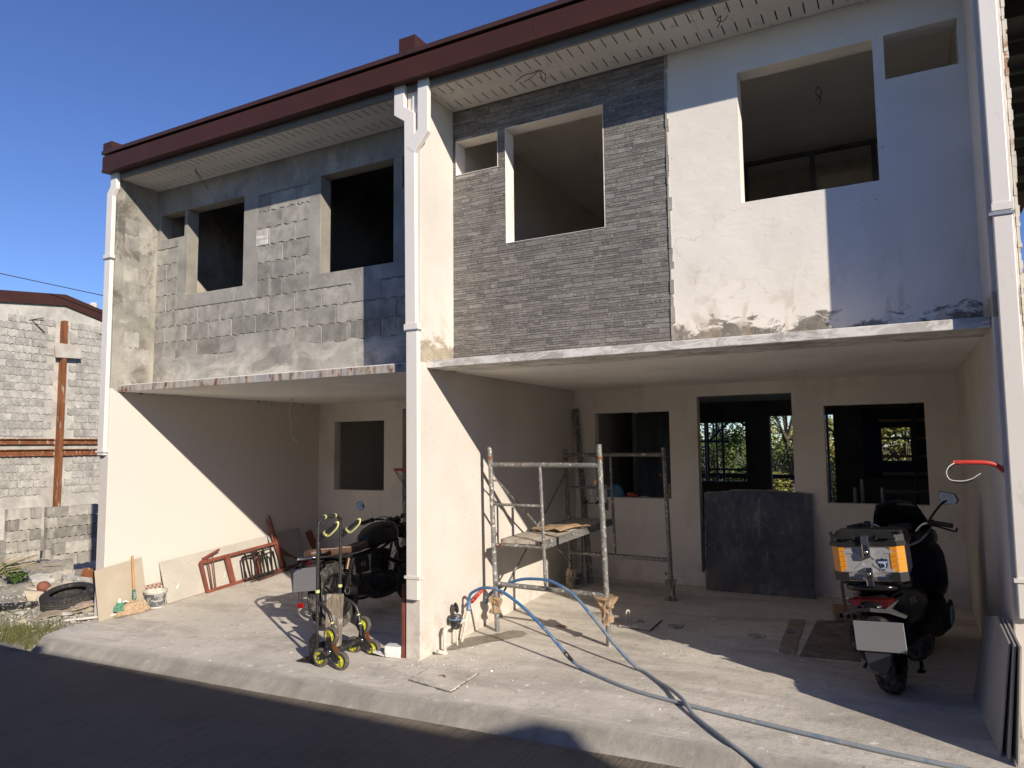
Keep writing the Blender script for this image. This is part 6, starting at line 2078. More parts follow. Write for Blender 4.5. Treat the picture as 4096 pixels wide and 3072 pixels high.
for y in (YA, YB2):
    part('tube_ring', MB().tube([(PX, y, .395), (PX, y, .420)], .0195, 12), MT['pale_lime'], tr)
    part('cross_rail', MB().tube([(PX, YA, .30), (PX, YB2, .30)], .012, 8), MT['truck_steel'], tr) if y == YA else None
    br = part('grip_bracket', MB().bar((PX + .008, y, .87), (PX + .06, y, .905), .012, .06), MT['truck_black'], tr)
    part('side_grip', MB().tube([(PX + .05, y, .90), (PX + .215, y + .005, 1.005)], .0175, 12), MT['grip_foam'], tr)
    part('grip_collar', MB().tube([(PX + .075, y, .916), (PX + .092, y, .926)], .0205, 12), MT['pale_lime'], tr)
    part('grip_guard', MB().tube(smooth_path([(PX + .085, y, .900), (PX + .12, y, .895), (PX + .19, y, .945), (PX + .225, y, .985), (PX + .228, y, 1.02), (PX + .205, y, 1.015)], 4), .0085, 8), MT['pale_lime'], tr)
    s = -1 if y == YA else 1
    yo = -0.418 if y == YA else 0.005
    yi = yo + (.040 if s < 0 else -.040)
    part('strut', MB().tube(smooth_path([(PX + .005, y, .315), (PX + .08, y + .3 * (yi - y), .285), (PX + .165, yi, .235), (PX + .21, yi, .12), (PX + .228, yi, -.02)], 5), .0145, 10), MT['truck_steel'], tr)
    for k, (zz, xx) in enumerate(((.165, .195), (.09, .217))):
        part('strut_ring', MB().tube([(PX + xx, yi, zz), (PX + xx + .004, yi, zz - .010)], .0175, 10), MT['pale_lime'], tr)
    # triple wheel
    C0 = Vector((2.887, yo, -0.062))
    cen = [Vector((C0.x + .130 * math.cos(R(a)), yo, C0.z + .130 * math.sin(R(a)))) for a in (90, 210, 330)]
    sl = zr(2.9)
    for c in cen:
        M = Matrix.Translation(c) @ RY()
        ty = part('wheel', MB().lathe([(.052, -.021), (.070, -.021), (.077, -.014), (.078, 0), (.077, .014), (.070, .021), (.052, .021), (.052, -.021)], 28, M), MT['grey_rubber'], tr)
        h = MB()
        for i in range(6):
            a = 2 * math.pi * i / 6 + c.x * 7
            p = Vector((math.cos(a), 0, math.sin(a)))
            q = Vector((-math.sin(a), 0, math.cos(a)))
            h.add([c + p * .012 - q * .006 + Vector((0, -.012, 0)), c + p * .052 - q * .020 + Vector((0, -.014, 0)), c + p * .052 + q * .012 + Vector((0, -.006, 0)), c + p * .012 + q * .006 + Vector((0, -.008, 0)),
                   c + p * .012 - q * .006 + Vector((0, .010, 0)), c + p * .052 - q * .020 + Vector((0, .012, 0)), c + p * .052 + q * .012 + Vector((0, .012, 0)), c + p * .012 + q * .006 + Vector((0, .010, 0))],
                  [(0, 1, 2, 3), (7, 6, 5, 4), (1, 0, 4, 5), (2, 1, 5, 6), (3, 2, 6, 7), (0, 3, 7, 4)])
        h.lathe([(.050, -.014), (.054, -.016), (.054, .016), (.050, .014), (.050, -.014)], 24, M)
        h.lathe([(.001, -.016), (.015, -.016), (.016, .014), (.001, .014)], 14, M)
        part('hub', h, MT['lime'], ty)
        h = MB().lathe([(.001, -.010), (.050, -.008), (.050, .010), (.001, .010)], 20, M)
        part('web', h, MT['lime'], ty)
    yp = yo - .030
    m = MB()
    poly = []
    for a in (90, 210, 330):
        for da, rr in ((-60, .045), (-9, .128), (0, .146), (9, .128)):
            poly.append((C0.x + rr * math.cos(R(a + da)), C0.z + rr * math.sin(R(a + da))))
    m.prism(poly, yp, yp + .005)
    sp = part('spider', m, MT['truck_black'], tr)
    part('hub_cap', MB().lathe([(.001, .010), (.012, .008), (.017, .0)], 16, Matrix.Translation((C0.x, yp - .001, C0.z)) @ Matrix.Rotation(R(90), 4, 'X')), MT['chrome'], sp)
    for c in cen:
        part('bolt', MB().tube([(c.x, yp - .007, c.z), (c.x, yp, c.z)], .009, 6, smooth=False), MT['zinc'], sp)
    m = MB().prism(poly, yo + .026, yo + .031)
    part('spider', m, MT['rust'], tr)
    # side plate at the foot of each tube
    part('gusset', MB().prism([(PX - .075, -.185), (PX + .012, -.185), (PX + .020, .045), (PX - .03, .045), (PX - .075, -.01)], y - .020, y - .0155), MT['truck_black'], tr)
part('axle', MB().tube([(2.887, -.44, -.062), (2.887, .03, -.062)], .011, 10), MT['truck_steel'], tr)
part('axle_tube', MB().tube([(2.887, -.37, -.062), (2.887, -.04, -.062)], .019, 10), MT['truck_steel'], tr)
for y in (YA, YB2):
    part('foot_bar', MB().bar((PX, y, -.10), (2.887, y, -.062), .022, .03), MT['truck_steel'], tr)
part('toe_plate', MB().box(PX - .20, PX - .012, YA - .04, YB2 + .03, -.205, -.199), MT['truck_black'], tr)
part('back_plate', MB().box(PX - .026, PX - .021, YA + .02, YB2 - .02, -.19, -.05), MT['truck_black'], tr)
m = MB()
Mp = Matrix.Translation((2.70, -.195, -.195)) @ Matrix.Rotation(R(38), 4, 'Z') @ Matrix.Rotation(R(2), 4, 'Y')
m.box(-.075, .075, -.018, .018, 0, .555, Mp)
MT['timber'] = None
n = N('weathered_timber')
c = n.mix(n.ramp(n.noise(8.0, n.scale(n.pos, (4, 4, 0.5)), 6, 0.7), 0.35, 0.65), (0.10, 0.082, 0.062), (0.27, 0.23, 0.18))
c = n.mix(n.ramp(n.noise(22.0, n.scale(n.pos, (1, 1, 0.6)), 6, 0.7), 0.55, 0.64), c, (0.42, 0.39, 0.34))
MT['timber'] = n.fin(c, 0.95, 0, n.bump(n.noise(40, n.scale(n.pos, (2, 2, .3)), 5), 0.5, 0.004), 0.15)
solo('timber_plank', m, MT['timber'], 'rough weathered plank standing between the tubes of the hand truck', 'plank', bev=.004)

# ---------------------------------------------------------------- white container by the middle pier
t = thing('plastic_container', (3.22, 0.03, -0.17), 'white plastic container lying on its side against the middle pier', 'container')
Mc = Matrix.Translation((3.225, 0.02, zf(3.22, .02) + .002)) @ Matrix.Rotation(R(12), 4, 'Z')
m = MB()
o_ = [(-.075, -.055), (.075, -.055), (.075, .055), (-.075, .055)]
r0 = [Mc @ Vector((x * .94, y * .9, 0.0)) for x, y in o_]
r1 = [Mc @ Vector((x, y, .035)) for x, y in o_]
r2 = [Mc @ Vector((x * 1.0, y, .095)) for x, y in o_]
m.loft([r0, r1, r2], True, False)
MT['white_plastic'] = mat('white_plastic', (0.72, 0.71, 0.68), 0.5, dirt=(0.42, 0.38, 0.32), dirt_amt=0.35, ds=16)
part('body', m, MT['white_plastic'], t, bev=.010)
m = MB().box(-.19, -.078, -.05, .05, .004, .010, Mc)
m.v = [Vector((p.x, p.y, p.z + max(0, (3.15 - p.x)) * .25)) for p in m.v]
part('flap', m, MT['white_plastic'], t)
solo('rusty_strip', MB().box(3.315, 3.345, 0.005, 0.045, zf(3.33, 0) + .001, 0.46), MT['oxide'], 'dark red-brown steel strip standing against the middle pier behind the container', 'steel strip')

# ---------------------------------------------------------------- boards and frames leaning on the left wall
def leaner(name, a, b, tb, ta, th, mt, label, cat, group=None):
    """a,b bottom corners; tb, ta top corners"""
    a, b, tb, ta = map(Vector, (a, b, tb, ta))
    nrm = (b - a).cross(ta - a).normalized()
    if nrm.x < 0:
        nrm = -nrm
    m = MB()
    q = [a, b, tb, ta]
    vs = q + [p + nrm * th for p in q]
    m.add(vs, [(3, 2, 1, 0), (4, 5, 6, 7), (0, 1, 5, 4), (1, 2, 6, 5), (2, 3, 7, 6), (3, 0, 4, 7)])
    return solo(name, m, MT[mt], label, cat, group, bev=.002)
leaner('leaning_board', (-.910, -0.085, -.284), (-.862, 0.492, zf(-.862, .49)), (-.958, 0.455, .365), (-.958, -0.128, .290), .008, 'beige_board', 'beige fibre board leaning at the front end of the left garage wall behind the broom', 'board')
leaner('leaning_board', (-.745, 0.668, zf(-.745, .668) + .001), (-.740, 2.42, zf(-.74, 2.42) + .001), (-.957, 2.40, .395), (-.957, 0.690, .265), .009, 'grey_fibre', 'long paint-dripped grey board leaning on the left wall behind the red frame', 'board')
leaner('leaning_board', (-.760, 2.46, zf(-.76, 2.46) + .001), (-.75, 3.02, zf(-.75, 3.02) + .001), (-.955, 3.06, .44), (-.955, 2.43, .40), .009, 'dim_board', 'grey board standing in shade at the rear of the left garage wall', 'board')
t = thing('steel_window', (-.68, 1.85, -.1), 'red-brown steel window frame of three bays leaning on the grey board', 'window frame')
A0, B0 = Vector((-.690, 1.190, zf(-.69, 1.19) + .003)), Vector((-.690, 2.50, zf(-.69, 2.5) + .003))
UPV = Vector((-.125, -0.02, .385))
def fr(s_, h_):
    return A0.lerp(B0, s_) + UPV * h_ + Vector((.010, 0, 0))
for (p, q) in (((0, 0.03), (1, 0.03)), ((0, .97), (1, .97))):
    part('rail', MB().bar(fr(*p), fr(*q), .040, .035, (1, 0, .3)), MT['oxide'], t)
for s_ in (0.012, .31, .335, .66, .685, .988):
    part('mullion', MB().bar(fr(s_, .07), fr(s_, .93), .032, .035, (1, 0, .3)), MT['oxide'], t)
for s_, d in ((.05, .03), (.09, .05), (.97, .04)):
    part('loose_bar', MB().bar(fr(s_, .1) + Vector((.04, 0, 0)), fr(s_ + d, 1.08) + Vector((.03, 0, 0)), .010, .022), MT['oxide'], t)
solo('oxide_strip', MB().bar((-.80, 1.20, .24), (-.84, 1.50, .325), .012, .03), MT['oxide'], 'short red-brown strip resting on the top left of the red frame', 'steel strip')
t = thing('black_frames', (-.6, 2.2, -.1), 'bundle of small black steel frames leaning on the red frame', 'frames')
for i, (y, z0_, w, h, tw) in enumerate(((1.74, -.10, .34, .30, .05), (1.80, -.085, .32, .335, -.08), (1.86, -.08, .30, .31, .10), (1.95, -.08, .27, .27, .0))):
    x = -.60 + .03 * i
    a = Vector((x, y, z0_)); b = Vector((x - .01, y + w, z0_ + .03)); u = Vector((-.09, tw * .4, h))
    m = MB()
    for p, q in ((a, b), (b, b + u), (b + u, a + u), (a + u, a)):
        m.bar(p, q, .012, .028, (1, 0, 0))
    part('frame', m, MT['truck_black'], t)
MT['scrap'] = MT['oxide']
ORDR = ['first', 'second', 'third', 'fourth', 'fifth', 'sixth', 'seventh', 'eighth', 'ninth']
for i in range(9):
    y0 = 1.75 + .03 * i
    m = MB().tube([(-.52 + .02 * (i % 4), y0, zf(-.5, y0) + .012 + .010 * (i % 3)), (-.50 + .015 * (i % 3), y0 + .55 + .04 * (i % 3), zf(-.5, 2.4) + .03 + .012 * (i % 4)), (-.54 + .02 * (i % 4), y0 + .80, zf(-.5, 2.6) + .05 + .01 * i)], .0055, 6)
    solo('steel_rod', m, MT['oxide' if i % 2 else 'truck_black'], ORDR[i] + ' thin steel offcut rod counted from the wall, beside the black frames', 'rod', 'steel offcuts on the left garage floor')
m = MB()
rg_ = random.Random(4)
for i in range(7):
    c_ = Vector((-.52, 1.93, zf(-.5, 1.9) + .02))
    m.tube(smooth_path([c_ + Vector((rg_.uniform(-.06, .06), rg_.uniform(-.16, .2), rg_.uniform(0, .07))) for _ in range(6)], 4), .003, 5)
solo('wire_tangle', m, MT['black_wire'], 'tangle of black wire at the foot of the black frames', 'wire')
m = MB()
for i, (y, zt) in enumerate(((2.40, .66), (2.44, .70), (2.47, .63))):
    solo('oxide_bar', MB().bar((-.70, y + .10, zf(-.7, 2.5)), (-.935, y, zt - .02), .010, .024), MT['oxide'], ['left', 'tallest middle', 'right'][i] + ' thin red-brown bar leaning at the right end of the red frame', 'steel bar', 'bars leaning by the red frame')
solo('oxide_channel', MB().bar((-.60, 3.16, zf(-.6, 3.16)), (-.80, 3.10, .40), .05, .10, (1, 0, 0)), MT['oxide'], 'wide rusty steel channel leaning near the corner of the left garage', 'steel channel')
for i in range(3):
    solo('oxide_angle', MB().bar((-.50 + .03 * i, 2.75 + .1 * i, zf(-.5, 2.7) + .004), (-.78, 2.52, .22 - .04 * i), .008, .02), MT['oxide'], ['upper', 'middle', 'lower'][i] + ' thin rusty angle sloping down behind the black frames', 'steel bar', 'angles behind the black frames')
# lattice tile behind the bucket
n = N('lattice_tile')
v = n.n('ShaderNodeMapping'); n.link(n.pos, v.inputs['Vector']); v.inputs['Rotation'].default_value = (R(45), 0, 0)
yy = n.sep(v.outputs[0])
def stripe(s_):
    return n.math('LESS_THAN', n.math('ABSOLUTE', n.math('SUBTRACT', n.math('FRACT', n.math('MULTIPLY', s_, 26.0)), 0.5)), 0.085)
k = n.math('MAXIMUM', stripe(yy[1]), stripe(yy[2]))
c = n.mix(k, (0.26, 0.125, 0.085), (0.55, 0.47, 0.40))
MT['lattice'] = n.fin(c, 0.6)
leaner('floor_tile', (-.845, 0.520, zf(-.845, .52) + .001), (-.765, 0.70, zf(-.765, .7) + .001), (-.950, 0.73, .022), (-.955, 0.515, .012), .009, 'lattice', 'red-brown floor tile with pale lattice lines leaning behind the bucket', 'tile')

# ---------------------------------------------------------------- broom
t = thing('broom', (-.83, .27, -.26), 'stick broom with green-wrapped neck and fanned straw leaning on the beige board', 'broom')
top, nk = Vector((-.905, .300, .405)), Vector((-.845, .300, -.045))
MT['wood'] = mat('varnished_stick', (0.50, 0.27, 0.10), 0.5, var=0.2)
MT['green_wrap'] = mat('green_wrap', (0.035, 0.13, 0.075), 0.5)
n = N('straw')
c = n.mix(n.ramp(n.noise(60, n.scale(n.pos, (1, 1, .15)), 3), 0.3, 0.7), (0.29, 0.195, 0.115), (0.56, 0.42, 0.28))
MT['straw'] = n.fin(c, 0.9)
part('stick', MB().tube([top, nk + Vector((.0, 0, -.05))], .0125, 10), MT['wood'], t)
part('neck_wrap', MB().tube([nk + Vector((-.008, 0, .055)), nk, nk + Vector((.004, 0, -.07))], [.017, .021, .024], 12), MT['green_wrap'], t)
tm = text_mb('CITY', 0.036, 0.0008)
Mb = Matrix.Translation(nk + Vector((.022, -.012, -.005))) @ Matrix.Rotation(R(62), 4, 'Z') @ Matrix.Rotation(R(90), 4, 'X') @ Matrix.Rotation(R(-90), 4, 'Z')
part('lettering', tm.xf(Mb), MT['white_ink'], t)
m = MB()
rg_ = random.Random(21)
base = nk + Vector((.004, 0, -.065))
for i in range(1300):
    u = rg_.uniform(-1, 1)
    e_ = Vector((-.80 + .035 * rg_.gauss(0, 1) + .06, .290 + u * .235, 0))
    e_.x = -.80 + .05 * rg_.random() + .05 * (1 - abs(u)) + .045 * u
    e_.z = zf(e_.x, e_.y) + .004 + .012 * rg_.random() + .03 * abs(u) * rg_.random()
    mid = base.lerp(e_, .45) + Vector((0, u * .045, .030 * (1 - abs(u)) + .02))
    b0 = base + Vector((rg_.uniform(-.018, .018), u * .022, rg_.uniform(-.01, .01)))
    w = .0014 + .0009 * rg_.random()
    for p, q in ((b0, mid), (mid, e_)):
        d = (q - p).cross(Vector((.85, -.5, 0))).normalized() * w
        m.add([p - d, p + d, q + d, q - d], [(0, 1, 2, 3)])
ring = lambda c, a, b: [(c[0] + a * math.cos(2 * math.pi * k / 14), c[1] + b * math.sin(2 * math.pi * k / 14), c[2]) for k in range(14)]
m.loft([ring(base + Vector((-.01, 0, .005)), .014, .018), ring(base + Vector((-.004, 0, -.05)), .014, .048), ring(base + Vector((.012, 0, -.09)), .016, .11)], True, True)
part('straw_fan', m, MT['straw'], t)

# ---------------------------------------------------------------- tap on white pvc
t = thing('standpipe_tap', (-.93, .16, -.27), 'garden tap wrapped in green cloth on a white pvc pipe by the beige board', 'tap')
part('pipe', MB().tube(smooth_path([(-1.34, -.20, -.29), (-1.1, -.08, -.265), (-.92, .05, -.243), (-.845, .118, -.236)], 3), .0155, 10), MT['pvc'], t)
part('riser', MB().tube([(-.845, .120, -.285), (-.845, .120, -.14)], .0145, 10), MT['pvc'], t)
part('tap_body', MB().tube([(-.845, .120, -.15), (-.845, .120, -.09), (-.845, .120, -.06)], [.018, .022, .014], 10), MT['white_plastic'], t)
part('spout', MB().tube([(-.845, .127, -.105), (-.81, .182, -.095), (-.80, .202, -.11)], .010, 8), MT['pvc'], t)
m = MB()
rg_ = random.Random(2)
rings = []
for i in range(5):
    z_ = -.10 - .022 * i
    rings.append([(-.845 + (.026 + .008 * i) * (0.6 + .8 * rg_.random()) * math.cos(2 * math.pi * k / 12), .122 + (.03 + .009 * i) * (.6 + .8 * rg_.random()) * math.sin(2 * math.pi * k / 12), z_ + rg_.uniform(-.012, .012)) for k in range(12)])
m.loft(rings, True, False)
part('cloth', m, mat('green_cloth', (0.10, 0.28, 0.19), 0.95), t)

# ---------------------------------------------------------------- tyre, sacks, rubble on the lot
def zl(x, y):
    return zlot(x, y)
MT['car_tyre'] = mat('old_car_tyre_rubber', (0.024, 0.023, 0.022), 0.8, local=True, dirt=(0.10, 0.09, 0.075), dirt_amt=0.3, ds=14, bump=0.4, bs=70)
t = thing('car_tyre', (-2.24, .36, zl(-2.3, .42)), 'worn black car tyre lying on flattened sacks in the rubble', 'tyre')
zt = -.325
Mt_ = Matrix.Translation((-2.24, .36, zt + .02)) @ Matrix.Rotation(R(10), 4, Vector((.5, .85, 0))) @ Matrix.Rotation(R(7), 4, Vector((.85, -.5, 0)))
prof = [(.200, .010), (.215, .0), (.265, .003), (.295, .020), (.310, .045), (.312, .10), (.310, .150), (.295, .178), (.265, .195), (.215, .192), (.200, .178), (.205, .15), (.275, .13), (.285, .1), (.275, .06), (.205, .04), (.200, .010)]
ty = part('carcass', MB().lathe(prof, 44, Mt_), MT['car_tyre'], t)
for h in (.058, .085, .112, .139):
    part('groove', MB().lathe([(.3128, h - .004), (.3140, h - .003), (.3140, h + .003), (.3128, h + .004)], 44, Mt_), mat('groove_dust_%d' % int(h * 1000), (0.11, 0.10, 0.085), 0.95), ty)
blocks = MB()
for i in range(44):
    a = 2 * math.pi * i / 44
    for h in (.045, .150):
        Mk = Mt_ @ Matrix.Rotation(a, 4, 'Z') @ Matrix.Translation((.309, 0, h))
        blocks.box(-.004, .005, -.014, .014, -.014, .014, Mk)
part('shoulder_blocks', blocks, MT['car_tyre'], ty, kind='stuff')
MT['sack'] = mat('flattened_paper_sack', (0.34, 0.27, 0.19), 0.9, var=.2, vs=7, dirt=(0.46, 0.42, 0.36), ds=6)
MT['sack_red'] = mat('faded_printed_sack', (0.44, 0.35, 0.29), 0.9, var=.2, vs=7, dirt=(0.40, 0.17, 0.13), dirt_amt=.35, ds=7)
def sack(cx, cy, L, W, rot, mt, label, seed, zup=.02):
    m = MB()
    rg_ = random.Random(seed)
    vs = []
    for i in range(9):
        for j in range(6):
            a, b = (i / 8 - .5) * L, (j / 5 - .5) * W
            x = cx + a * math.cos(rot) - b * math.sin(rot) + rg_.uniform(-.012, .012)
            y = cy + a * math.sin(rot) + b * math.cos(rot) + rg_.uniform(-.012, .012)
            vs.append((x, y, zl(x, y) + zup + rg_.uniform(0, .03)))
    m.add(vs, [(i * 6 + j, (i + 1) * 6 + j, (i + 1) * 6 + j + 1, i * 6 + j + 1) for i in range(8) for j in range(5)])
    o = solo('paper_sack', m, MT[mt], label, 'sack', 'flattened sacks under the tyre')
    so = o.modifiers.new('thick', 'SOLIDIFY'); so.thickness = .012; so.offset = -1
sack(-1.88, .10, .62, .34, R(30), 'sack', 'flattened brown paper sack sticking out in front of the tyre', 3, .02)
sack(-1.66, .36, .5, .34, R(48), 'sack_red', 'flattened sack with faded red print right of the tyre', 5, .045)
t = None
for i in range(14):
    x0_, y0_ = -1.72 + .012 * i, .12 + .006 * i
    x1_, y1_ = x0_ + .34, y0_ + .30
    solo('twig', MB().tube([(x0_, y0_, zl(x0_, y0_) + .07 + .004 * (i % 4)), ((x0_ + x1_) / 2, (y0_ + y1_) / 2 + .01 * (i % 3), zl(x0_, y0_) + .085 + .006 * (i % 3)), (x1_, y1_, zl(x0_, y0_) + .08 + .005 * (i % 5))], .0045, 5), MT['straw'], 'thin dry twig in the bundle beside the car tyre', 'twig', 'bundle of dry twigs by the tyre')
for (p, q, r, lab) in (((-4.3, -.55, .07), (-2.55, .12, .06), .040, 'upper black plastic pipe lying in the rubble left of the tyre'), ((-4.6, -.75, .05), (-2.9, -.12, .045), .034, 'lower black plastic pipe lying in the rubble left of the tyre')):
    m = MB().tube([(p[0], p[1], zl(p[0], p[1]) + p[2]), (q[0], q[1], zl(q[0], q[1]) + q[2])], r, 14, caps=False)
    m.tube([(p[0], p[1], zl(p[0], p[1]) + p[2]), (q[0], q[1], zl(q[0], q[1]) + q[2])][::-1], r * .84, 14, caps=False)
    solo('plastic_pipe', m, MT['meter_black'], lab, 'pipe', 'black pipes in the rubble')

# hollow blocks: stacks by the gable and loose ones in the rubble
def hollow(L=.395, D=.10, H=.19, holes=True):
    m = MB()
    t = [0, .10, .14, .30, .34, .50, .54, .70, .74, .90, .94, 1.0]
    u = [0, 0, 1, 1, 0, 0, 1, 1, 0, 0, 1, 1]
    lo = [(L * (a - .5), -.012 * k) for a, k in zip(t, u)]
    hi = [(L * (a - .5), H - .012 * k) for a, k in zip(t, u)]
    m.prism(lo + hi[::-1], -D / 2, D / 2)
    return m
hb = hollow().mesh('hollow_block'); hb.materials.append(MT['block_lot'])
hb2 = hollow(.195).mesh('half_hollow_block'); hb2.materials.append(MT['block_lot'])
def put(me, x, y, z, rz, lab, group, rx=0, ry=0, sc_=1):
    o = bpy.data.objects.new('hollow_block', me)
    COL.objects.link(o)
    o.location = (x, y, z)
    o.rotation_euler = (rx, ry, rz)
    o.scale = (sc_,) * 3
    return tag(o, lab, 'concrete block', group)
rg_ = random.Random(31)
ORD = ['lowest', 'second', 'third', 'fourth', 'fifth', 'sixth']
def stack(x, y0, z0_, rows, cols, lean_, lab, group):
    for r_ in range(rows):
        y = y0 + (.2 if r_ % 2 else 0)
        k = 0
        while y < y0 + cols * .4 - .05:
            full = y + .4 <= y0 + cols * .4 + .01
            L = .4 if full else .2
            cs = ORD[r_] + ' course'
            if r_ % 2 and k == 0:
                put(hb2, x + rg_.uniform(-.012, .012), y - .1, z0_ + .2 * r_, R(90) + rg_.uniform(-.03, .03), 'half block at the left end of the ' + cs + ' of ' + lab, group)
            put(hb if full else hb2, x + rg_.uniform(-.012, .012) - lean_ * r_, y + L / 2, z0_ + .2 * r_, R(90) + rg_.uniform(-.03, .03), ('hollow block ' if full else 'half block ') + ORD[k + r_ % 2].replace('lowest', 'first') + ' from left in the ' + cs + ' of ' + lab, group)
            y += L
            k += 1
stack(-7.30, 2.12, -.40, 5, 1.5, 0, 'the narrow stack', 'blocks in the narrow left stack')
stack(-7.34, 2.84, -.42, 5, 2.5, 0, 'the wide stack', 'blocks in the wide stack')
stack(-7.6, .95, -.38, 5, 2.5, .015, 'the far left stack', 'blocks in the far left stack')
stack(-5.55, 1.98, -.30, 2, 2, 0, 'the low weathered row', 'blocks in the low row')
# blocks with round cores showing
def cored():
    m = MB()
    L, H = .40, .19
    n_ = 10
    for face_y in (-.05, .05):
        for k, cx in enumerate((-.133, 0, .133)):
            ring_i = [(cx + .038 * math.cos(2 * math.pi * i / 12), face_y, .095 + .038 * math.sin(2 * math.pi * i / 12)) for i in range(12)]
            sq = []
            for i in range(12):
                a = 2 * math.pi * i / 12
                c_, s__ = math.cos(a), math.sin(a)
                kx = min(.0665 / max(abs(c_), 1e-6), .095 / max(abs(s__), 1e-6))
                sq.append((cx + kx * c_, face_y, .095 + kx * s__))
            m.add(ring_i + sq, [((i, (i + 1) % 12, (i + 1) % 12 + 12, i + 12) if face_y > 0 else (i + 12, (i + 1) % 12 + 12, (i + 1) % 12, i)) for i in range(12)])
            if face_y < 0:
                m.add(ring_i + [(x, .05, z) for x, y, z in ring_i], [(i, (i + 1) % 12, (i + 1) % 12 + 12, i + 12) for i in range(12)], True)
    m.add([(-.2, -.05, 0), (.2, -.05, 0), (.2, .05, 0), (-.2, .05, 0), (-.2, -.05, .19), (.2, -.05, .19), (.2, .05, .19), (-.2, .05, .19)], [(3, 2, 1, 0), (4, 5, 6, 7), (1, 2, 6, 5), (3, 0, 4, 7)])
    return m
cb = cored().mesh('cored_block'); cb.materials.append(MT['block_lot'])
for (x, y, dz, rx, ry, rz, lab) in ((-3.35, 1.12, .02, -70, 15, 70, 'broken block with round core holes lying flat left of the tyre'), (-2.92, 1.30, .10, -45, 60, 60, 'broken block with two core holes standing on end behind the tyre'), (-2.62, 1.38, .06, -50, 20, 35, 'pale broken block with core holes tilted behind the right of the tyre')):
    o = bpy.data.objects.new('cored_block', cb)
    COL.objects.link(o)
    o.location = (x, y, zl(x, y) + dz + .02)
    o.rotation_euler = (R(rx), R(ry), R(rz))
    tag(o, lab, 'concrete block', 'broken cored blocks in the rubble')
for (x, y, dz, rx, rz, lab) in ((-4.55, 1.52, .06, 18, 60, 'tilted pale block on top of another block in the rubble'), (-4.5, 1.50, -.10, 5, 80, 'pale block lying under the tilted block in the rubble')):
    put(hb, x, y, zl(x, y) + dz + .05, R(rz), lab, 'loose blocks in the rubble', R(rx), 0, 1.05)
leaner('rusty_plate', (-3.75, 1.38, zl(-3.75, 1.38) + .06), (-3.55, 1.52, zl(-3.55, 1.52) + .02), (-3.62, 1.62, zl(-3.6, 1.6) + .20), (-3.84, 1.50, zl(-3.8, 1.5) + .22), .01, 'rust', 'small rusty steel plate tilted on the rubble', 'steel plate')
leaner('rusty_angle', (-3.58, 1.40, zl(-3.6, 1.4) + .05), (-3.30, 1.50, zl(-3.3, 1.5) + .03), (-3.28, 1.54, zl(-3.3, 1.5) + .10), (-3.58, 1.46, zl(-3.6, 1.46) + .17), .01, 'rust', 'rusty angle piece beside the tilted rusty plate', 'steel plate')
MT['chunk'] = mat('broken_concrete', (0.54, 0.51, 0.45), 0.97, var=.25, vs=6, bump=.8, bs=40, rnd=.25)
MT['chunk_tan'] = mat('tan_rock', (0.56, 0.48, 0.35), 0.97, var=.25, vs=6, bump=.8, bs=40, rnd=.2)
spots = [(-4.0, .10, .20, 1), (-4.3, .35, .16, 1), (-3.15, .40, .19, 2), (-3.3, .75, .16, 2), (-3.55, .65, .13, 2), (-4.9, .75, .22, 1), (-5.4, 1.3, .26, 1), (-3.9, .95, .16, 1), (-4.2, 1.1, .18, 1), (-2.75, .95, .13, 1), (-2.35, 1.2, .13, 1), (-2.0, 1.15, .14, 1), (-1.75, .95, .12, 1), (-1.5, .70, .10, 1), (-1.35, .55, .10, 1), (-3.0, 1.65, .2, 1), (-2.5, 1.75, .18, 1), (-2.0, 1.7, .17, 1), (-3.6, 1.0, .12, 1), (-2.55, -.05, .07, 1), (-2.2, -.22, .06, 2), (-1.95, -.3, .05, 1), (-2.8, -.3, .06, 1), (-3.3, -.1, .07, 1), (-1.6, -.05, .07, 1), (-1.45, .15, .06, 2), (-1.3, .30, .06, 1), (-5.0, .2, .12, 1), (-5.6, .6, .16, 1), (-1.7, 1.5, .16, 1), (-1.4, 1.2, .15, 1), (-6.0, 1.6, .2, 1), (-6.3, .9, .18, 1)]
rg_ = random.Random(12)
spots.sort(key=lambda q: (q[0] - 7.26) / (q[1] + 5.23))
cnts = {1: 0, 2: 0}
NTH = ['first', 'second', 'third', 'fourth', 'fifth', 'sixth', 'seventh', 'eighth', 'ninth', 'tenth', 'eleventh', 'twelfth', 'thirteenth', 'fourteenth', 'fifteenth', 'sixteenth', 'seventeenth', 'eighteenth', 'nineteenth', 'twentieth', 'twenty-first', 'twenty-second', 'twenty-third', 'twenty-fourth', 'twenty-fifth', 'twenty-sixth', 'twenty-seventh', 'twenty-eighth', 'twenty-ninth', 'thirtieth']
for (x, y, r, k) in spots:
    nth = NTH[cnts[k]]
    cnts[k] += 1
    szw = 'large' if r > .17 else 'small' if r < .09 else 'middling'
    m = MB()
    z = zl(x, y)
    pts = []
    for _ in range(13):
        d = Vector((rg_.gauss(0, 1), rg_.gauss(0, 1), rg_.gauss(0, .75))).normalized() * r * rg_.uniform(.75, 1.1)
        pts.append((x + d.x * 1.25, y + d.y, z + r * .35 + d.z * .75))
    m.hull(pts)
    solo('rubble_chunk', m, MT['chunk' if k == 1 else 'chunk_tan'], szw + ' grey concrete chunk, ' + nth + ' from the left in the rubble' if k == 1 else szw + ' tan rock, ' + nth + ' tan one from the left in the rubble', 'rubble', 'concrete rubble on the lot' if k == 1 else 'tan rocks on the lot')
m = MB()
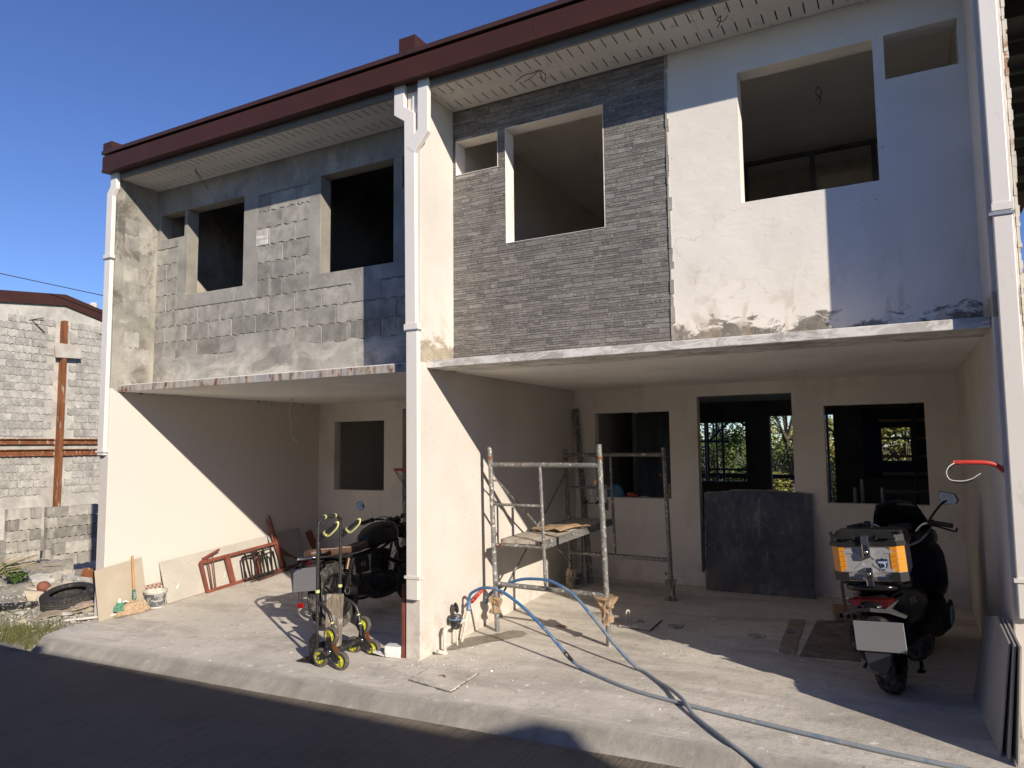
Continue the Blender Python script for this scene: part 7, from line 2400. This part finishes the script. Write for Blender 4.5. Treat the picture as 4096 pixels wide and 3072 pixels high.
for i in range(1700):
    x = -1.05 - abs(rg_.gauss(0, 1.4))
    y = rg_.gauss(.35, .62)
    if y < -.82 or y > 2.4 or (x > -1.75 and y < -.35 and rg_.random() < .7):
        continue
    r = rg_.uniform(.008, .03) * (1.7 if rg_.random() < .1 else 1)
    z = zl(x, y)
    m.hull([(x + rg_.uniform(-r, r), y + rg_.uniform(-r, r), z + rg_.uniform(-.3, 1) * r) for _ in range(7)])
struct('gravel', m, MT['chunk'], 'stuff')
solo('clay_pot', MB().sphere((-3.30, .62, zl(-3.3, .62) + .12), .085, 14, 8, (1, 1, .9)), mat('terracotta', (0.23, 0.085, 0.055), 0.8), 'round red-brown clay lump on the rubble left of the tyre', 'clay lump')

# grass and weeds
def leafmat(name, col, tr=.25):
    n = N(name)
    c = n.mix(n.ramp(n.island(), 0, 1), c3(col, .55), c3(col, 1.5))
    n.fin(c, .6, 0, None, .3)
    n.b.inputs['Transmission Weight'].default_value = 0
    return n.m
MT['grass'] = leafmat('grass_blades', (0.13, 0.135, 0.05))
m = MB()
for i in range(4600):
    x = -.98 - abs(rg_.gauss(0, .95))
    y = -.80 + abs(rg_.gauss(0, .26))
    if rg_.random() < .25:
        x, y = -2.2 - rg_.random() * 2.6, rg_.gauss(-.25, .25)
    if y < -.84:
        continue
    z = zl(x, y)
    h = rg_.uniform(.02, .10) * (1.3 if mnoise.noise(Vector((x * 3, y * 3, 5))) > 0 else .6)
    a = rg_.uniform(0, 6.28)
    b = Vector((math.cos(a), math.sin(a), 0)) * .003
    l = Vector((rg_.gauss(0, .03), rg_.gauss(0, .03), 0))
    p = Vector((x, y, z - .005))
    m.add([p - b, p + b, p + b * .6 + l * .5 + Vector((0, 0, h * .6)), p + l + Vector((0, 0, h)), p - b * .6 + l * .5 + Vector((0, 0, h * .6))], [(0, 1, 2, 3, 4)])
struct('grass', m, MT['grass'], 'stuff')
MT['weed'] = leafmat('weed_leaves', (0.075, 0.13, 0.03))
for k, (x, y, r, h, lab) in enumerate(((-4.75, 1.0, .26, .34, 'leafy green weed in front of the tilted block'), (-5.0, .35, .34, .28, 'straggly weed at the far left picture edge'))):
    t = thing('weed', (x, y, zl(x, y)), lab, 'weed', 'weeds in the rubble')
    m = MB()
    sm = MB()
    for i in range(16):
        a = rg_.uniform(0, 6.28)
        e_ = Vector((x + r * rg_.uniform(.3, 1) * math.cos(a), y + r * rg_.uniform(.3, 1) * math.sin(a), zl(x, y) + h * rg_.uniform(.4, 1)))
        p0 = Vector((x, y, zl(x, y)))
        sm.tube([p0, p0.lerp(e_, .5) + Vector((0, 0, .05)), e_], .004, 5)
        for j in range(18):
            c_ = p0.lerp(e_, rg_.uniform(.35, 1.05)) + Vector((rg_.gauss(0, .03), rg_.gauss(0, .03), rg_.gauss(.02, .02)))
            u = Vector((rg_.gauss(0, 1), rg_.gauss(0, 1), rg_.gauss(0, .5))).normalized() * rg_.uniform(.02, .045)
            v_ = u.cross(Vector((rg_.gauss(0, 1), rg_.gauss(0, 1), rg_.gauss(0, 1)))).normalized() * .014
            m.add([c_ - u, c_ + v_, c_ + u, c_ - v_], [(0, 1, 2, 3)])
    part('stems', sm, MT['weed'], t)
    part('leaves', m, MT['weed'], t, kind='stuff')
MT['dry'] = mat('dry_grass', (0.40, 0.33, 0.20), .9, bump=0)
m = MB()
for i in range(26):
    p = Vector((-5.1 + rg_.uniform(-.1, .1), .55 + rg_.uniform(-.1, .1), zl(-5.1, .55)))
    e_ = p + Vector((rg_.uniform(.2, .9), rg_.uniform(.3, .9), rg_.uniform(.25, .5)))
    m.tube([p, p.lerp(e_, .5) + Vector((0, 0, .1)), e_], .005, 4)
struct('dry_stalks', m, MT['dry'], 'stuff')

# ================================================================ BEHIND THE HOUSE, SEEN THROUGH THE ROOMS
t = thing('propping_scaffold', (4.6, 8.5, -.1), 'dark steel propping frame standing behind the right house door', 'scaffold')
Y8 = 8.5
for x in (4.055, 4.335, 5.03, 5.125):
    part('post', MB().tube([(x, Y8, -.1), (x, Y8, 2.35)], .024, 8), MT['dark_steel'], t)
for z in (1.19, 1.10, 2.10):
    part('rail', MB().tube([(4.05, Y8, z), (5.13, Y8, z)], .02, 8), MT['dark_steel'], t)
for p, q in (((4.06, Y8, 1.70), (4.48, Y8, 2.10)), ((4.62, Y8, 2.10), (5.12, Y8, 1.72)), ((3.86, Y8 + .1, 1.715), (4.44, Y8 + .1, 1.715)), ((4.19, Y8 + .1, -.1), (4.20, Y8 + .1, 2.4)), ((3.98, Y8 + .1, -.1), (3.99, Y8 + .1, 2.4))):
    part('tube', MB().tube([p, q], .022, 8), MT['truck_steel'], t)
t = thing('prop', (6.2, 8.6, -.1), 'grey steel prop with a short arm standing behind the right garage window', 'prop')
part('post', MB().tube([(6.145, 8.6, -.1), (6.125, 8.6, 2.4)], .026, 8), MT['truck_steel'], t)
part('arm', MB().tube([(6.13, 8.6, 1.93), (6.42, 8.6, 1.70)], .018, 8), MT['dark_steel'], t)
t = thing('wire_fence', (4.5, 9.6, -.2), 'low dark wire fence with tangled vines behind the right house', 'fence')
for i in range(8):
    part('post', MB().tube([(1.5 + i, 9.6, -.3), (1.5 + i, 9.6, 1.02)], .03, 8), MT['dark_steel'], t)
part('top_rail', MB().box(1.4, 8.8, 9.57, 9.63, .98, 1.06), MT['dark_steel'], t)
for z in (.15, .32, .49, .66, .83):
    part('strand', MB().tube([(1.4, 9.6, z), (8.8, 9.6, z + .01)], .010, 6), MT['dark_steel'], t)
m = MB()
for i in range(34):
    x = rg_.uniform(1.6, 8.2)
    m.tube(smooth_path([(x + .28 * j + rg_.uniform(-.08, .08), 9.6 + rg_.uniform(-.06, .06), rg_.uniform(.15, 1.0)) for j in range(5)], 3), .009, 4)
part('vines', m, MT['dark_steel'], t, kind='stuff')
leafcols = [('olive_leaves', (0.15, 0.155, 0.035)), ('green_leaves', (0.095, 0.14, 0.03)), ('yellow_green_leaves', (0.21, 0.20, 0.045))]
for nm_, c_ in leafcols:
    MT[nm_] = leafmat(nm_, c_)
MT['bark'] = mat('bark', (0.09, 0.07, 0.05), .95, bump=.6)
def tree(x, y, zb, H, Rr, mt, seed, label):
    rg_ = random.Random(seed)
    t = thing('tree', (x, y, zb), label, 'tree', 'trees behind the houses')
    tk = MB().tube([(x, y, zb), (x + .1, y, zb + H * .3), (x - .05, y, zb + H * .6), (x, y, zb + H * .85)], [.10, .08, .05, .02], 8)
    cl = []
    for i in range(34):
        a = rg_.uniform(0, 6.28)
        hh = rg_.uniform(.08, 1.0)
        rad = Rr * (1 - .55 * abs(hh - .55)) * rg_.uniform(.25, 1)
        c_ = Vector((x + rad * math.cos(a), y + rad * math.sin(a), zb + H * hh))
        cl.append((c_, Rr * rg_.uniform(.18, .40)))
        if i % 2 == 0:
            s0 = Vector((x, y, zb + H * hh * .6))
            tk.tube([s0, s0.lerp(c_, .6) + Vector((0, 0, .1)), c_], [.03, .02, .01], 6)
    part('trunk', tk, MT['bark'], t)
    m = MB()
    for (c_, r) in cl:
        for j in range(230):
            d = Vector((rg_.gauss(0, 1), rg_.gauss(0, 1), rg_.gauss(0, .8))).normalized() * r * (rg_.random() ** .45)
            p = c_ + d
            u = Vector((rg_.gauss(0, 1), rg_.gauss(0, 1), rg_.gauss(0, .6))).normalized() * rg_.uniform(.05, .11)
            w = u.cross(Vector((rg_.gauss(0, 1), rg_.gauss(0, 1), rg_.gauss(0, 1)))).normalized() * rg_.uniform(.02, .04)
            m.add([p - u, p + w, p + u, p - w], [(0, 1, 2, 3)])
    part('crown', m, MT[mt], t, kind='stuff')
tree(1.6, 20, -1.0, 4.6, 2.0, 'green_leaves', 1, 'dark green tree seen at the left of the rear window')
tree(3.0, 24, -1.2, 2.9, 2.0, 'green_leaves', 2, 'low bushy tree seen through the rear window with sky above it')
tree(4.25, 18, -.8, 4.6, 1.55, 'yellow_green_leaves', 3, 'tall yellow-green tree seen through the rear doorway')
tree(5.9, 21, -.9, 3.0, 1.5, 'olive_leaves', 4, 'olive tree seen in the narrow gap right of the rear doorway')
tree(7.4, 19, -.9, 3.6, 1.9, 'olive_leaves', 5, 'bushy olive tree seen through the staircase window')
tree(5.0, 26, -1.2, 2.7, 1.9, 'green_leaves', 6, 'distant low dark tree between the rear doorway trees')
tree(0.2, 22, -1.2, 3.6, 1.9, 'olive_leaves', 7, 'olive tree farthest left behind the houses')
tree(8.9, 23, -1.2, 3.4, 1.9, 'green_leaves', 8, 'green tree farthest right behind the houses')
